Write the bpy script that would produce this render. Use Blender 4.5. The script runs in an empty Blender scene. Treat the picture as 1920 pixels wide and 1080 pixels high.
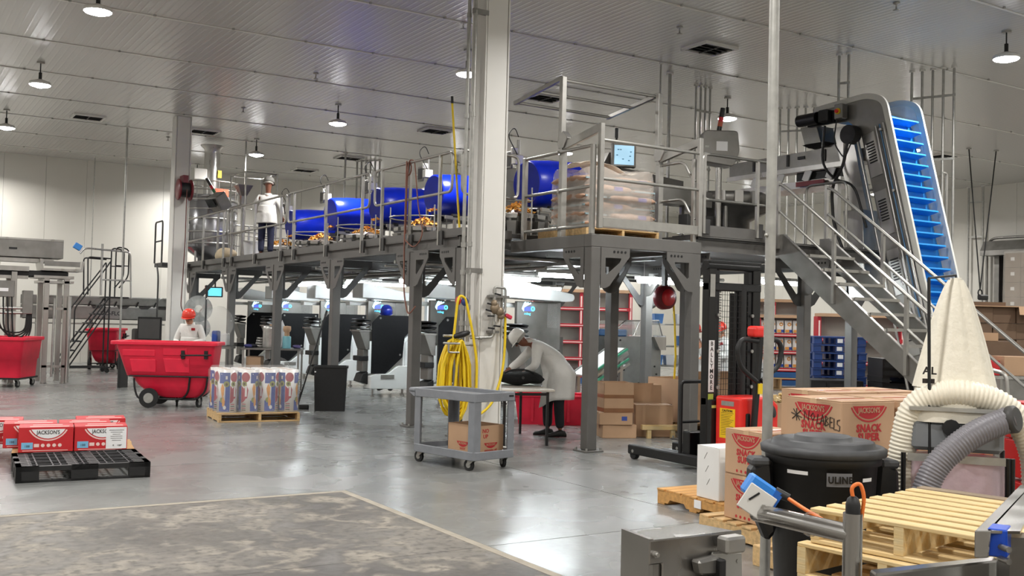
import bpy, bmesh, random
from math import *
from mathutils import Vector as V, Matrix, Euler

# ---------------------------------------------------------------- camera, world, exposure
scene = bpy.context.scene
COL = scene.collection
ROLL, PITCH, YAW = radians(1.42), radians(1.73), radians(32.13)
f0 = V((sin(YAW), cos(YAW), 0)); r0 = V((cos(YAW), -sin(YAW), 0)); u0 = V((0, 0, 1))
fw = f0*cos(PITCH)+u0*sin(PITCH); u1 = u0*cos(PITCH)-f0*sin(PITCH)
rt = r0*cos(ROLL)+u1*sin(ROLL); up = u1*cos(ROLL)-r0*sin(ROLL)
cd = bpy.data.cameras.new('camera'); cam = bpy.data.objects.new('camera', cd); COL.objects.link(cam)
cam.matrix_world = Matrix(((rt.x, up.x, -fw.x, 0), (rt.y, up.y, -fw.y, 0), (rt.z, up.z, -fw.z, 1.65), (0, 0, 0, 1)))
cd.sensor_width = 36; cd.lens = 36; cd.clip_start = .05; cd.clip_end = 200
scene.camera = cam
world = bpy.data.worlds.new('world'); scene.world = world; world.use_nodes = True
world.node_tree.nodes['Background'].inputs[0].default_value = (.8, .85, .9, 1)
world.node_tree.nodes['Background'].inputs[1].default_value = .15
vs = scene.view_settings; vs.view_transform = 'Standard'; vs.look = 'None'; vs.gamma = 1; vs.use_curve_mapping = False
vs.exposure = 0.0
LAMP_W = 150; TUBE_E = 85
scene.cycles.max_bounces = 8; scene.cycles.glossy_bounces = 4; scene.cycles.diffuse_bounces = 4
scene.cycles.caustics_reflective = False; scene.cycles.caustics_refractive = False
scene.cycles.sample_clamp_indirect = 4

# ---------------------------------------------------------------- helpers
random.seed(7)
def lin(h):
    if isinstance(h, str):
        h = h.lstrip('#'); h = [int(h[i:i+2], 16)/255 for i in (0, 2, 4)]
        return tuple(((c+.055)/1.055)**2.4 if c > .04045 else c/12.92 for c in h)
    return h
def mat(name, col, rough=.5, metal=0., var=.1, scale=5., bump=0., bscale=None, emit=0., stretch=None, trans=0., alpha=1., rvar=0., spec=.5, col2=None, det=4.):
    m = bpy.data.materials.new(name); m.use_nodes = True; nt = m.node_tree; N = nt.nodes; L = nt.links
    b = N['Principled BSDF']; c = lin(col)
    b.inputs['Roughness'].default_value = rough; b.inputs['Metallic'].default_value = metal
    b.inputs['Specular IOR Level'].default_value = spec
    if trans: b.inputs['Transmission Weight'].default_value = trans; b.inputs['IOR'].default_value = 1.2
    if alpha < 1: b.inputs['Alpha'].default_value = alpha
    if emit:
        b.inputs['Emission Color'].default_value = (*c, 1); b.inputs['Emission Strength'].default_value = emit
        b.inputs['Base Color'].default_value = (*c, 1); return m
    tc = N.new('ShaderNodeTexCoord'); src = tc.outputs['Object']
    if stretch:
        mp = N.new('ShaderNodeMapping'); mp.inputs['Scale'].default_value = stretch; L.new(src, mp.inputs[0]); src = mp.outputs[0]
    no = N.new('ShaderNodeTexNoise'); no.inputs['Scale'].default_value = scale; no.inputs['Detail'].default_value = det; L.new(src, no.inputs[0])
    mx = N.new('ShaderNodeMix'); mx.data_type = 'RGBA'
    mx.inputs[6].default_value = (*[max(0, x*(1-var)) for x in c], 1)
    mx.inputs[7].default_value = (*(lin(col2) if col2 else [min(1, x*(1+var)) for x in c]), 1)
    mr = N.new('ShaderNodeMapRange'); mr.inputs[1].default_value = .3; mr.inputs[2].default_value = .7; L.new(no.outputs[0], mr.inputs[0])
    L.new(mr.outputs[0], mx.inputs[0]); L.new(mx.outputs[2], b.inputs['Base Color'])
    if rvar:
        m2 = N.new('ShaderNodeMapRange'); m2.inputs[1].default_value = .3; m2.inputs[2].default_value = .7
        m2.inputs[3].default_value = max(.02, rough-rvar); m2.inputs[4].default_value = rough+rvar
        L.new(no.outputs[0], m2.inputs[0]); L.new(m2.outputs[0], b.inputs['Roughness'])
    if bump:
        n2 = N.new('ShaderNodeTexNoise'); n2.inputs['Scale'].default_value = bscale or scale*4; n2.inputs['Detail'].default_value = 4; L.new(src, n2.inputs[0])
        bp = N.new('ShaderNodeBump'); bp.inputs['Strength'].default_value = bump; bp.inputs['Distance'].default_value = .02
        L.new(n2.outputs[0], bp.inputs['Height']); L.new(bp.outputs[0], b.inputs['Normal'])
    return m

def fillet(pts, r, n=5, closed=False):
    pts = [V(p) for p in pts]; out = []; k = len(pts)
    for i, p in enumerate(pts):
        if not closed and i in (0, k-1): out.append(p); continue
        a = pts[i-1]-p; b = pts[(i+1) % k]-p; rr = min(r, a.length*.49, b.length*.49)
        s = p+a.normalized()*rr; e = p+b.normalized()*rr
        for j in range(n+1):
            t = j/n; out.append(s*(1-t)**2+p*2*t*(1-t)+e*t*t)
    return out
def arc(cx, cy, r, a0, a1, n=12):
    return [(cx+r*cos(radians(a0+(a1-a0)*i/n)), cy+r*sin(radians(a0+(a1-a0)*i/n))) for i in range(n+1)]

class M:
    def __init__(s): s.v = []; s.f = []; s.sm = []
    def add(s, vs, fs, sm=False):
        o = len(s.v); s.v += [tuple(x) for x in vs]; s.f += [tuple(i+o for i in q) for q in fs]; s.sm += [sm]*len(fs); return s
    BF = [(0, 3, 2, 1), (4, 5, 6, 7), (0, 1, 5, 4), (1, 2, 6, 5), (2, 3, 7, 6), (3, 0, 4, 7)]
    def box(s, x0, y0, z0, x1, y1, z1):
        return s.add([(x0, y0, z0), (x1, y0, z0), (x1, y1, z0), (x0, y1, z0), (x0, y0, z1), (x1, y0, z1), (x1, y1, z1), (x0, y1, z1)], M.BF)
    def hexa(s, v8): return s.add(v8, M.BF)
    def ob(s, c, sz, R=None):
        c = V(c); R = R or Matrix.Identity(3); h = [x/2 for x in sz]
        return s.add([c+R@V((sx*h[0], sy*h[1], sz_*h[2])) for sz_ in (-1, 1) for sx, sy in ((-1, -1), (1, -1), (1, 1), (-1, 1))], M.BF)
    def bar(s, p, q, w, h=None, up=(0, 0, 1)):
        p = V(p); q = V(q); h = h or w; d = (q-p).normalized(); u = V(up)
        if abs(d.dot(u)) > .99: u = V((0, 1, 0))
        a = d.cross(u).normalized()*w/2; b = a.cross(d).normalized()*h/2
        return s.add([p-a-b, p+a-b, p+a+b, p-a+b, q-a-b, q+a-b, q+a+b, q-a+b], [(0, 1, 2, 3), (7, 6, 5, 4), (0, 4, 5, 1), (1, 5, 6, 2), (2, 6, 7, 3), (3, 7, 4, 0)])
    def fr(s, d):
        u = V((0, 0, 1)) if abs(d.z) < .95 else V((1, 0, 0)); a = d.cross(u).normalized(); return a, d.cross(a).normalized()
    def cyl(s, p, q, r, r2=None, n=12, cap=True):
        p = V(p); q = V(q); r2 = r if r2 is None else r2; a, b = s.fr((q-p).normalized())
        c = [a*cos(2*pi*i/n)+b*sin(2*pi*i/n) for i in range(n)]
        A = [p+x*r for x in c]; B = [q+x*r2 for x in c]
        s.add(A+B, [(i, (i+1) % n, n+(i+1) % n, n+i) for i in range(n)], True)
        if cap:
            if r > 1e-5: s.add(A, [tuple(range(n-1, -1, -1))])
            if r2 > 1e-5: s.add(B, [tuple(range(n))])
        return s
    def tube(s, pts, r, n=8, closed=False, cap=True):
        pts = [V(p) for p in pts]; k = len(pts); T = []
        for i in range(k):
            if closed: d = pts[(i+1) % k]-pts[i-1]
            else: d = pts[min(i+1, k-1)]-pts[max(i-1, 0)]
            T.append(d.normalized() if d.length > 1e-9 else V((0, 0, 1)))
        a, b = s.fr(T[0]); vs = []
        for i in range(k):
            a = (a-T[i]*a.dot(T[i])).normalized(); b = T[i].cross(a); rr = r[i] if isinstance(r, (list, tuple)) else r
            vs += [pts[i]+(a*cos(2*pi*j/n)+b*sin(2*pi*j/n))*rr for j in range(n)]
        fs = [(i*n+j, i*n+(j+1) % n, ((i+1) % k)*n+(j+1) % n, ((i+1) % k)*n+j) for i in range(k if closed else k-1) for j in range(n)]
        s.add(vs, fs, True)
        if cap and not closed:
            s.add(vs[:n], [tuple(range(n-1, -1, -1))]); s.add(vs[-n:], [tuple(range(n))])
        return s
    def lathe(s, prof, n=20, c=(0, 0, 0), R=None, sm=True):
        c = V(c); R = R or Matrix.Identity(3); k = len(prof)
        vs = [c+R@V((r*cos(2*pi*j/n), r*sin(2*pi*j/n), z)) for r, z in prof for j in range(n)]
        fs = [(i*n+j, i*n+(j+1) % n, (i+1)*n+(j+1) % n, (i+1)*n+j) for i in range(k-1) for j in range(n)]
        s.add(vs, fs, sm)
        if prof[0][0] > 1e-4: s.add(vs[:n], [tuple(range(n-1, -1, -1))])
        if prof[-1][0] > 1e-4: s.add(vs[-n:], [tuple(range(n))])
        return s
    def mp(s, u, v, t, pl): return {'xz': (u, t, v), 'yz': (t, u, v), 'xy': (u, v, t)}[pl]
    def prism(s, poly, t0, t1, pl='xz'):
        n = len(poly)
        s.add([s.mp(u, v, t, pl) for t in (t0, t1) for u, v in poly],
              [tuple(range(n-1, -1, -1)), tuple(range(n, 2*n))]+[(i, (i+1) % n, n+(i+1) % n, n+i) for i in range(n)])
        return s
    def ring(s, o, i_, t0, t1, pl='xz'):
        n = len(o); vs = [s.mp(u, v, t, pl) for t in (t0, t1) for P_ in (o, i_) for u, v in P_]; fs = []
        for i in range(n):
            j = (i+1) % n
            fs += [(i, j, n+j, n+i), (2*n+i, 3*n+i, 3*n+j, 2*n+j), (i, 2*n+i, 2*n+j, j), (n+i, n+j, 3*n+j, 3*n+i)]
        return s.add(vs, fs)
    def ball(s, c, r, n=12, m=8, R=None):
        r = (r, r, r) if not isinstance(r, (tuple, list)) else r; c = V(c); R = R or Matrix.Identity(3)
        vs = [c+R@V((r[0]*sin(pi*i/m)*cos(2*pi*j/n), r[1]*sin(pi*i/m)*sin(2*pi*j/n), r[2]*cos(pi*i/m))) for i in range(m+1) for j in range(n)]
        return s.add(vs, [(i*n+j, (i+1)*n+j, (i+1)*n+(j+1) % n, i*n+(j+1) % n) for i in range(m) for j in range(n)], True)
    def surf(s, fn, nu, nv, cu=False, cv=False, sm=True):
        U = nu if cu else nu+1; W = nv if cv else nv+1
        vs = [fn(i/nu, j/nv) for i in range(U) for j in range(W)]
        fs = [(i*W+j, ((i+1) % U)*W+j, ((i+1) % U)*W+(j+1) % W, i*W+(j+1) % W) for i in range(nu) for j in range(nv)]
        return s.add(vs, fs, sm)
    def tr(s, T): s.v = [tuple(T@V(p)) for p in s.v]; return s
    def groups(s):
        key = {}; par = list(range(len(s.v)))
        def find(i):
            while par[i] != i: par[i] = par[par[i]]; i = par[i]
            return i
        for i, v in enumerate(s.v):
            k = (round(v[0], 4), round(v[1], 4), round(v[2], 4))
            if k in key: par[find(i)] = find(key[k])
            else: key[k] = i
        for f in s.f:
            r = find(f[0])
            for i in f[1:]: par[find(i)] = r
        bb = {}
        for i, v in enumerate(s.v):
            r = find(i); b = bb.setdefault(r, [list(v), list(v)])
            for a in range(3): b[0][a] = min(b[0][a], v[a]); b[1][a] = max(b[1][a], v[a])
        rs = list(bb); g = {r: r for r in rs}
        if len(rs) < 2 or len(rs) > 40: return None
        def fg(r):
            while g[r] != r: r = g[r]
            return r
        for x in range(len(rs)):
            for y in range(x):
                A, B = bb[rs[x]], bb[rs[y]]
                if all(A[0][a] <= B[1][a]+.004 and B[0][a] <= A[1][a]+.004 for a in range(3)): g[fg(rs[x])] = fg(rs[y])
        out = {}
        for fi, f in enumerate(s.f): out.setdefault(fg(find(f[0])), []).append(fi)
        return list(out.values()) if 1 < len(out) <= 12 else None
    NOSPLIT = ('anchor_bolts', 'seam_bolts', 'guard_mesh', 'lift_chain', 'wood_scraps', 'couplings')
    def build(s, name, m, parent=None, bev=0, seg=1, w=None, sol=0, sub=0):
        if parent is not None and name not in M.NOSPLIT and len(s.v) < 3000:
            gs = s.groups()
            if gs:
                first = None
                for g in gs:
                    q = M(); ids = {}
                    for fi in g:
                        for i in s.f[fi]:
                            if i not in ids: ids[i] = len(q.v); q.v.append(s.v[i])
                        q.f.append(tuple(ids[i] for i in s.f[fi])); q.sm.append(s.sm[fi])
                    o = q.build1(name, m, parent, bev, seg, w, sol, sub); first = first or o
                return first
        return s.build1(name, m, parent, bev, seg, w, sol, sub)
    def build1(s, name, m, parent=None, bev=0, seg=1, w=None, sol=0, sub=0):
        vs = s.v
        if parent is not None and (w if w is not None else 'wo' in parent.keys()):
            l = V(parent['wo']) if 'wo' in parent.keys() else parent.location; vs = [tuple(V(p)-l) for p in vs]
        me = bpy.data.meshes.new(name); me.from_pydata(vs, [], s.f); me.polygons.foreach_set('use_smooth', s.sm)
        me.materials.append(m); me.update(); return link(name, me, parent, bev, seg, sol, sub)
def link(name, me, parent=None, bev=0, seg=1, sol=0, sub=0):
    o = bpy.data.objects.new(name, me); COL.objects.link(o); o.parent = parent
    if sub: d = o.modifiers.new('sub', 'SUBSURF'); d.levels = d.render_levels = sub
    if sol: d = o.modifiers.new('sol', 'SOLIDIFY'); d.thickness = sol; d.offset = 0
    if bev: d = o.modifiers.new('bev', 'BEVEL'); d.width = bev; d.segments = seg; d.limit_method = 'ANGLE'; d.angle_limit = radians(40)
    return o
def tag(o, label, cat, group=None, kind=None):
    o['label'] = label; o['category'] = cat
    if group: o['group'] = group
    if kind: o['kind'] = kind
    return o
def E(name, label, cat, loc=(0, 0, 0), rz=0, group=None, world=False):
    o = bpy.data.objects.new(name, None); COL.objects.link(o); o.location = loc; o.rotation_euler = (0, 0, radians(rz)); o.empty_display_size = .1
    if world: o['wo'] = list(loc)
    return tag(o, label, cat, group)
def kids(o): return [c for c in bpy.data.objects if c.parent == o]
CH = {}
def dup(root, loc, rz=None, label=None, par=None):
    def cp(o, p):
        c = o.copy(); COL.objects.link(c); c.parent = p
        for ch in o.children: cp(ch, c)
        return c
    r = cp(root, par); r.location = loc
    if rz is not None: r.rotation_euler = (0, 0, radians(rz))
    if label: r['label'] = label
    return r
def struct(o): o['kind'] = 'structure'; return o
TXT = {}
def txt(s, size, m, parent, loc, rot=(90, 0, 0), name='lettering', sx=1., bold=.0, al='CENTER', w=None, ls=1.):
    k = (s, size, sx, bold, al, m.name, ls)
    if k not in TXT:
        c = bpy.data.curves.new('t', 'FONT'); c.body = s; c.size = size; c.align_x = al; c.align_y = 'CENTER'; c.offset = bold*size; c.extrude = .0008; c.resolution_u = 2; c.space_line = ls; c.space_character = 1.12 if bold >= .03 else 1.0
        o = bpy.data.objects.new('t', c); COL.objects.link(o)
        me = bpy.data.meshes.new_from_object(o); bpy.data.objects.remove(o); bpy.data.curves.remove(c)
        for v in me.vertices: v.co.x *= sx
        me.materials.clear(); me.materials.append(m); me.name = name; TXT[k] = me
    o = link(name, TXT[k], parent); l = V(loc)
    if parent is not None and (w if w is not None else 'wo' in parent.keys()): l = l-(V(parent['wo']) if 'wo' in parent.keys() else parent.location)
    o.location = l; o.rotation_euler = Euler([radians(a) for a in rot]); return o

# ---------------------------------------------------------------- materials
WHITE = mat('white_paint', '#dedcd6', .45, var=.03, scale=1.5)
WALLM = mat('wall_panel_white', '#dad7ce', .4, var=.03, scale=.6)
STEEL = mat('stainless_steel', '#b4b2ae', .32, .95, var=.08, scale=8, stretch=(1, 1, .15), rvar=.06)
STEELD = mat('dull_stainless', '#8d8b87', .42, .85, var=.12, scale=5, rvar=.08)
GALV = mat('galvanised_pipe', '#aaa9a4', .45, .7, var=.12, scale=14)
FSTEEL = mat('bright_brushed_steel', '#b3b1ae', .2, 1., var=.04, scale=9, stretch=(1, 1, .1), rvar=.05)
RAILM = mat('satin_steel_rail', '#a9a7a2', .38, .85, var=.07, scale=9)
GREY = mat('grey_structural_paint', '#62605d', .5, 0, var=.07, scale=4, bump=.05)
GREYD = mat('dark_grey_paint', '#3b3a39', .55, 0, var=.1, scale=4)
BLACK = mat('black_plastic', '#141415', .5, 0, var=.25, scale=12)
BLACKG = mat('black_gloss', '#0e0e10', .3, 0, var=.2, scale=12)
RUBBER = mat('black_rubber', '#1b1b1b', .75, 0, var=.2, scale=20)
REDP = mat('red_plastic', '#e0203f', .42, 0, var=.06, scale=7, bump=.08, bscale=160)
REDM = mat('red_paint', '#c9202a', .35, 0, var=.08, scale=6)
REDB = mat('bright_red_cover', '#e8322b', .3, 0, var=.05, scale=5)
BLUEB = mat('conveyor_blue', '#1292e6', .5, 0, var=.05, scale=5)
DRUMB = mat('drum_blue', '#1030d8', .3, 0, var=.12, scale=3)
WOOD = mat('pallet_wood', '#c9a877', .75, 0, var=.22, scale=3, stretch=(1, 9, 9), bump=.15)
WOODL = mat('new_pallet_wood', '#e3cfa2', .7, 0, var=.14, scale=3, stretch=(1, 10, 10), bump=.12, col2='#d2b074')
WOODO = mat('orange_pallet_wood', '#c49355', .7, 0, var=.2, scale=3, stretch=(1, 9, 9), bump=.15)
KRAFT = mat('kraft_cardboard', '#bb9878', .75, 0, var=.06, scale=3, bump=.04)
KRAFTD = mat('shaded_cardboard', '#715a47', .75, 0, var=.08, scale=3, bump=.04)  # kraft darkened in colour for the shade on the far carton stacks
TAPE = mat('brown_tape', '#8a6040', .3, 0, var=.1)
CLOTH = mat('white_coat_cloth', '#dad8d3', .85, 0, var=.05, scale=6, bump=.25, bscale=18)
PAPER = mat('paper_white', '#ececec', .6, 0, var=.03)
PRED = mat('print_red', '#b4272d', .6, 0, var=.05)
PDARK = mat('print_dark', '#2a2320', .6, 0, var=.1)
YEL = mat('safety_yellow', '#e8c61c', .45, 0, var=.07, scale=8)
ORANGE = mat('orange_cable', '#f07c35', .45, 0, var=.05)
CHIP = mat('orange_chips', '#f2ae52', .7, 0, var=.25, scale=22)
CLEAR = mat('clear_plastic', '#e6ecee', .12, 0, var=.02, trans=.85, alpha=.45)
FILM = mat('stretch_film', '#e9e7e2', .15, 0, var=.03, alpha=.17, bump=.8, bscale=9)
SKIN = mat('skin_brown', '#7a4a35', .55, 0, var=.06)
SKINL = mat('skin_tan', '#c08a6c', .55, 0, var=.06)
GLASS = mat('dark_lens', '#18181a', .1, 0, var=.02)
LAMPW = mat('lamp_lens', '#ffffff', emit=40)
TUBE = mat('tube_lens', '#f2fbff', emit=TUBE_E)
BLKCLOTH = mat('black_cloth', '#121214', .9, 0, var=.2, scale=15, bump=.3, bscale=40)
CONCG = None
# ---------------------------------------------------------------- floor, ceiling, walls
def concrete(name, base, dark, light, r0, r1, worn):
    m = bpy.data.materials.new(name); m.use_nodes = True; nt = m.node_tree; N = nt.nodes; L = nt.links; b = N['Principled BSDF']
    g = N.new('ShaderNodeNewGeometry')
    def noise(sc, det=6, stretch=None, dist=0):
        src = g.outputs['Position']
        if stretch:
            mp = N.new('ShaderNodeMapping'); mp.inputs['Scale'].default_value = stretch; L.new(src, mp.inputs[0]); src = mp.outputs[0]
        n = N.new('ShaderNodeTexNoise'); n.inputs['Scale'].default_value = sc; n.inputs['Detail'].default_value = det; n.inputs['Distortion'].default_value = dist; L.new(src, n.inputs[0]); return n.outputs[0]
    def ramp(src, a, c, va=0., vc=1.):
        r = N.new('ShaderNodeMapRange'); r.inputs[1].default_value = a; r.inputs[2].default_value = c; r.inputs[3].default_value = va; r.inputs[4].default_value = vc; L.new(src, r.inputs[0]); return r.outputs[0]
    def mix(fac, a, c):
        x = N.new('ShaderNodeMix'); x.data_type = 'RGBA'; L.new(fac, x.inputs[0])
        for i, q in ((6, a), (7, c)):
            if isinstance(q, str): x.inputs[i].default_value = (*lin(q), 1)
            else: L.new(q, x.inputs[i])
        return x.outputs[2]
    n1 = noise(.55, 8, dist=.6); n2 = noise(3.2, 10 if worn else 5, dist=.8); n3 = noise(14, 8)
    c = mix(ramp(n1, .38, .62), base, dark)
    c = mix(ramp(n2, .5, .66, 0, .4 if not worn else .7), c, light)
    c = mix(ramp(n3, .48, .66, 0, .3 if not worn else .75), c, dark)
    L.new(c, b.inputs['Base Color'])
    L.new(ramp(n2 if worn else noise(1.1, 2), .35, .65, r0, r1), b.inputs['Roughness'])
    bp = N.new('ShaderNodeBump'); bp.inputs['Strength'].default_value = .03 if not worn else .6; bp.inputs['Distance'].default_value = .006
    nb = noise(1.6 if not worn else 9, 2 if not worn else 8, dist=.4); L.new(nb, bp.inputs['Height']); L.new(bp.outputs[0], b.inputs['Normal'])
    b.inputs['Specular IOR Level'].default_value = .6 if not worn else .35
    return m
FLOORM = concrete('polished_concrete', '#858684', '#757674', '#939491', .23, .31, False)
WORNM = concrete('worn_bare_concrete', '#78736c', '#504d49', '#a39b8e', .4, .65, True)
STRIPM = mat('sealant_strip', '#9c9486', .7, 0, var=.15, scale=6)
BASEM = mat('joint_filler', '#45433f', .8, 0)
fl = struct(M().box(-14, -10, -.3, 30, 34, -.014).build('floor', BASEM))
XB = [-14, -6.1, 0, 6.1, 12.2, 18.3, 24.4, 30]; YB = [-10, -3.2, 1.6, 6.4, 11.2, 13.75, 18.6, 23.4, 28.2, 34]
PX, PY = 3.8, 8.95
for i in range(len(XB)-1):
    for j in range(len(YB)-1):
        x0, x1, y0, y1 = XB[i]+.006, XB[i+1]-.006, YB[j]+.006, YB[j+1]-.006
        if x0 < PX and y0 < PY: # split around the worn patch
            if y1 > PY: M().box(x0, PY+.07, -.05, x1, y1, 0).build('slab', FLOORM, fl)
            if x1 > PX: M().box(PX+.07, y0, -.05, x1, min(y1, PY+.07), 0).build('slab', FLOORM, fl)
        else: M().box(x0, y0, -.05, x1, y1, 0).build('slab', FLOORM, fl)
for x0, x1 in ((-14, -6.1), (-6.1, 0), (0, PX)):
    for y0, y1 in ((-10, -3.2), (-3.2, 1.6), (1.6, 6.4), (6.4, PY)): M().box(x0+.003, y0+.003, -.05, x1-(.003 if x1 < PX else 0), y1-(.003 if y1 < PY else 0), -.003).build('worn_slab', WORNM, fl)
M().box(-14, PY, -.05, PX+.07, PY+.07, -.001).build('joint_strip', STRIPM, fl)
M().box(PX, -10, -.05, PX+.07, PY, -.001).build('joint_strip', STRIPM, fl)

HC = 6.2
def ribbed(name, col, axis, period, rough, strength):
    m = bpy.data.materials.new(name); m.use_nodes = True; nt = m.node_tree; N = nt.nodes; L = nt.links; b = N['Principled BSDF']
    b.inputs['Base Color'].default_value = (*lin(col), 1); b.inputs['Roughness'].default_value = rough; b.inputs['Specular IOR Level'].default_value = .7
    g = N.new('ShaderNodeNewGeometry'); s = N.new('ShaderNodeSeparateXYZ'); L.new(g.outputs['Position'], s.inputs[0])
    d = N.new('ShaderNodeMath'); d.operation = 'MULTIPLY'; d.inputs[1].default_value = 2*pi/period; L.new(s.outputs[axis], d.inputs[0])
    w = N.new('ShaderNodeMath'); w.operation = 'SINE'; L.new(d.outputs[0], w.inputs[0])
    p = N.new('ShaderNodeMath'); p.operation = 'POWER'; q = N.new('ShaderNodeMath'); q.operation = 'ABSOLUTE'; L.new(w.outputs[0], q.inputs[0]); L.new(q.outputs[0], p.inputs[0]); p.inputs[1].default_value = 12
    bp = N.new('ShaderNodeBump'); bp.inputs['Strength'].default_value = strength; bp.inputs['Distance'].default_value = .006; L.new(p.outputs[0], bp.inputs['Height']); L.new(bp.outputs[0], b.inputs['Normal'])
    return m
CEILM = ribbed('ceiling_panel_white', '#c6c4bf', 0, .22, .24, .35)
cl = struct(M().box(-14, -10, HC+.02, 30, 34, HC+.2).build('ceiling', WHITE))
SY = [-10, -7.1, -4.5, -1.9, .7, 3.3, 5.9, 8.5, 11.1, 13.7, 16.3, 18.95, 21.5, 24.1, 26.7, 29.4, 32.0, 34]
mesh = {}
for a, b_ in zip(SY[:-1], SY[1:]):
    for x0, x1 in ((-14, -5), (-5, 5.4), (5.4, 15.8), (15.8, 30)): M().box(x0+.002, a+.004, HC, x1-.002, b_-.004, HC+.06).build('ceiling_panel', CEILM, cl)
for y in SY[1:-1]:
    M().box(-14, y-.022, HC-.014, 30, y+.022, HC).build('seam_rail', WHITE, cl, bev=.006)
    bm_ = M()
    for k in range(36): x = -13.5+k*1.22; bm_.cyl((x, y-.06, HC-.028), (x, y-.06, HC), .022, n=6)
    bm_.build('seam_bolts', GALV, cl)['kind'] = 'stuff'
def panel_wall(name, fixed, a0, a1, axis, face):
    w = M()
    if axis == 'x': w.box(a0, fixed, 0, a1, fixed+.15*face, HC+.02)
    else: w.box(fixed, a0, 0, fixed+.15*face, a1, HC+.02)
    wo = struct(w.build(name, GREYD)); n = int((a1-a0)/1.15); st = (a1-a0)/n; t0, t1 = sorted((fixed, fixed-.05*face)); me = None
    for i in range(n):
        if me is None:
            p = M()
            if axis == 'x': p.box(a0+.003, t0, .0, a0+st-.003, t1, HC)
            else: p.box(t0, a0+.003, .0, t1, a0+st-.003, HC)
            o = p.build('wall_panel', WALLM, wo); me = o.data
        else: o = link('wall_panel', me, wo)
        o.location = (i*st, 0, 0) if axis == 'x' else (0, i*st, 0)
    return wo
panel_wall('wall_back', 33.6, -14, 29.7, 'x', 1)
panel_wall('wall_right', 29.7, -10, 33.6, 'y', 1)
panel_wall('wall_left', -13.8, -10, 33.6, 'y', -1)
panel_wall('wall_front', -9.8, -13.8, 29.7, 'x', -1)

# ---------------------------------------------------------------- high bay lamps, vents, sprinklers
def lamp(x, y, label, first=[None]):
    if first[0] is None:
        t = E('high_bay_light', label, 'ceiling light', (x, y, HC), 0, 'high bay lights')
        M().cyl((0, 0, -.03), (0, 0, 0), .07, n=12).build('canopy', GALV, t)
        M().cyl((0, 0, -.2), (0, 0, -.03), .012, n=6).cyl((0, 0, -.33), (0, 0, -.2), .03, n=8).build('stem', BLACK, t)
        h = M().lathe([(.06, -.33), (.1, -.35), (.17, -.37), (.19, -.39), (.19, -.43), (.17, -.43)], 20).build('housing', WHITE, t)
        M().lathe([(.186, -.43), (.17, -.445), (.05, -.48), (.0, -.482)], 20).build('lens', LAMPW, t)
        l = bpy.data.lights.new('lamp_light', 'AREA'); l.shape = 'DISK'; l.size = .32; l.energy = LAMP_W; l.color = (1, .975, .94); l.spread = radians(165)
        lo = bpy.data.objects.new('lamp_light', l); COL.objects.link(lo); lo.parent = t; lo.location = (0, 0, -.5)
        first[0] = t; return t
    return dup(first[0], (x, y, HC), None, label)
LX = [-9.2, -3.3, 2.55, 8.45, 14.45, 20.3, 26.2]; LY = [-7.5, -2, 3.6, 9.1, 15.05, 20.7, 26.2, 31.9]
rows = {2: 'in the left row', 3: 'in the row over the mezzanine', 4: 'in the right row', 5: 'past the blue conveyor top'}
dist = {3: 'closest to the camera', 4: 'nearest one shown', 5: 'middle distance', 6: 'far away', 7: 'last before the back wall'}
for i, x in enumerate(LX):
    for j, y in enumerate(LY):
        vis = (i, j) in ((2, 4), (2, 5), (2, 6), (3, 4), (3, 5), (3, 6), (3, 7), (4, 3), (4, 4), (4, 5), (5, 4))
        lamp(x, y, 'white high bay light %s, %s' % (rows[i], dist[j]) if vis else 'white high bay light hanging beyond the edges of the view')
VENTM = mat('vent_black', '#161514', .6, 0, var=.2)
def vent(x, y, label, s=.6, first=[None]):
    if first[0] is None:
        t = E('ceiling_vent', label, 'vent', (x, y, HC), 0, 'dark ceiling vents')
        o = [(-.36, -.3), (.36, -.3), (.36, .3), (-.36, .3)]; q = [(a*.86, b*.84) for a, b in o]
        M().ring(o, q, -.045, 0, 'xy').build('frame', WHITE, t); M().box(-.31, -.255, -.012, .31, .255, -.002).build('backing', VENTM, t)
        for k in range(4): M().ob((0, -.19+k*.127, -.03), (.6, .06, .012), Euler((.5, 0, 0)).to_matrix()).build('louvre', GREYD if k % 2 else VENTM, t)
        M().box(-.012, -.25, -.05, .012, .25, -.03).build('divider', GREYD, t)
        first[0] = t; return t
    return dup(first[0], (x, y, HC), None, label)
for x, y, l in ((4.25, 25.85, 'dark square ceiling vent left of the far white column'), (7.0, 25.95, 'dark square ceiling vent directly above the steel exhaust stack'), (11.55, 22.05, 'dark ceiling vent between the centre column and the ceiling lamp row'),
                (11.58, 12.5, 'large dark ceiling vent above the right end of the pallet gate'), (11.56, 17.3, 'dark ceiling vent seen through the overhead bars of the pallet gate'), (11.6, 27.5, 'dark ceiling vent beside the bundle of vertical pipes'), (11.5, 30.8, 'farthest dark ceiling vent near the back wall'), (23.6, 16.6, 'dark ceiling vent just right of the blue conveyor')):
    vent(x, y, l)
def sprinkler(x, y, label, first=[None]):
    if first[0] is None:
        t = E('sprinkler_head', label, 'sprinkler', (x, y, HC), 0, 'ceiling sprinklers')
        M().lathe([(.0, 0), (.05, -.005), (.045, -.02), (.012, -.025), (.012, -.09), (.02, -.095), (.0, -.1)], 8).build('pipe_drop', GALV, t)
        M().lathe([(.0, -.1), (.045, -.105), (.045, -.112), (0, -.112)], 8).build('deflector', GALV, t); first[0] = t; return t
    return dup(first[0], (x, y, HC), None, label)
for x, y in ((6.9, 22.4), (7.0, 18.3), (10.4, 11.9), (12.0, 9.2), (7.6, 13.7), (6.5, 27.5), (13.2, 16.0)): sprinkler(x, y, 'small sprinkler head hanging below the white ceiling panels')

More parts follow.
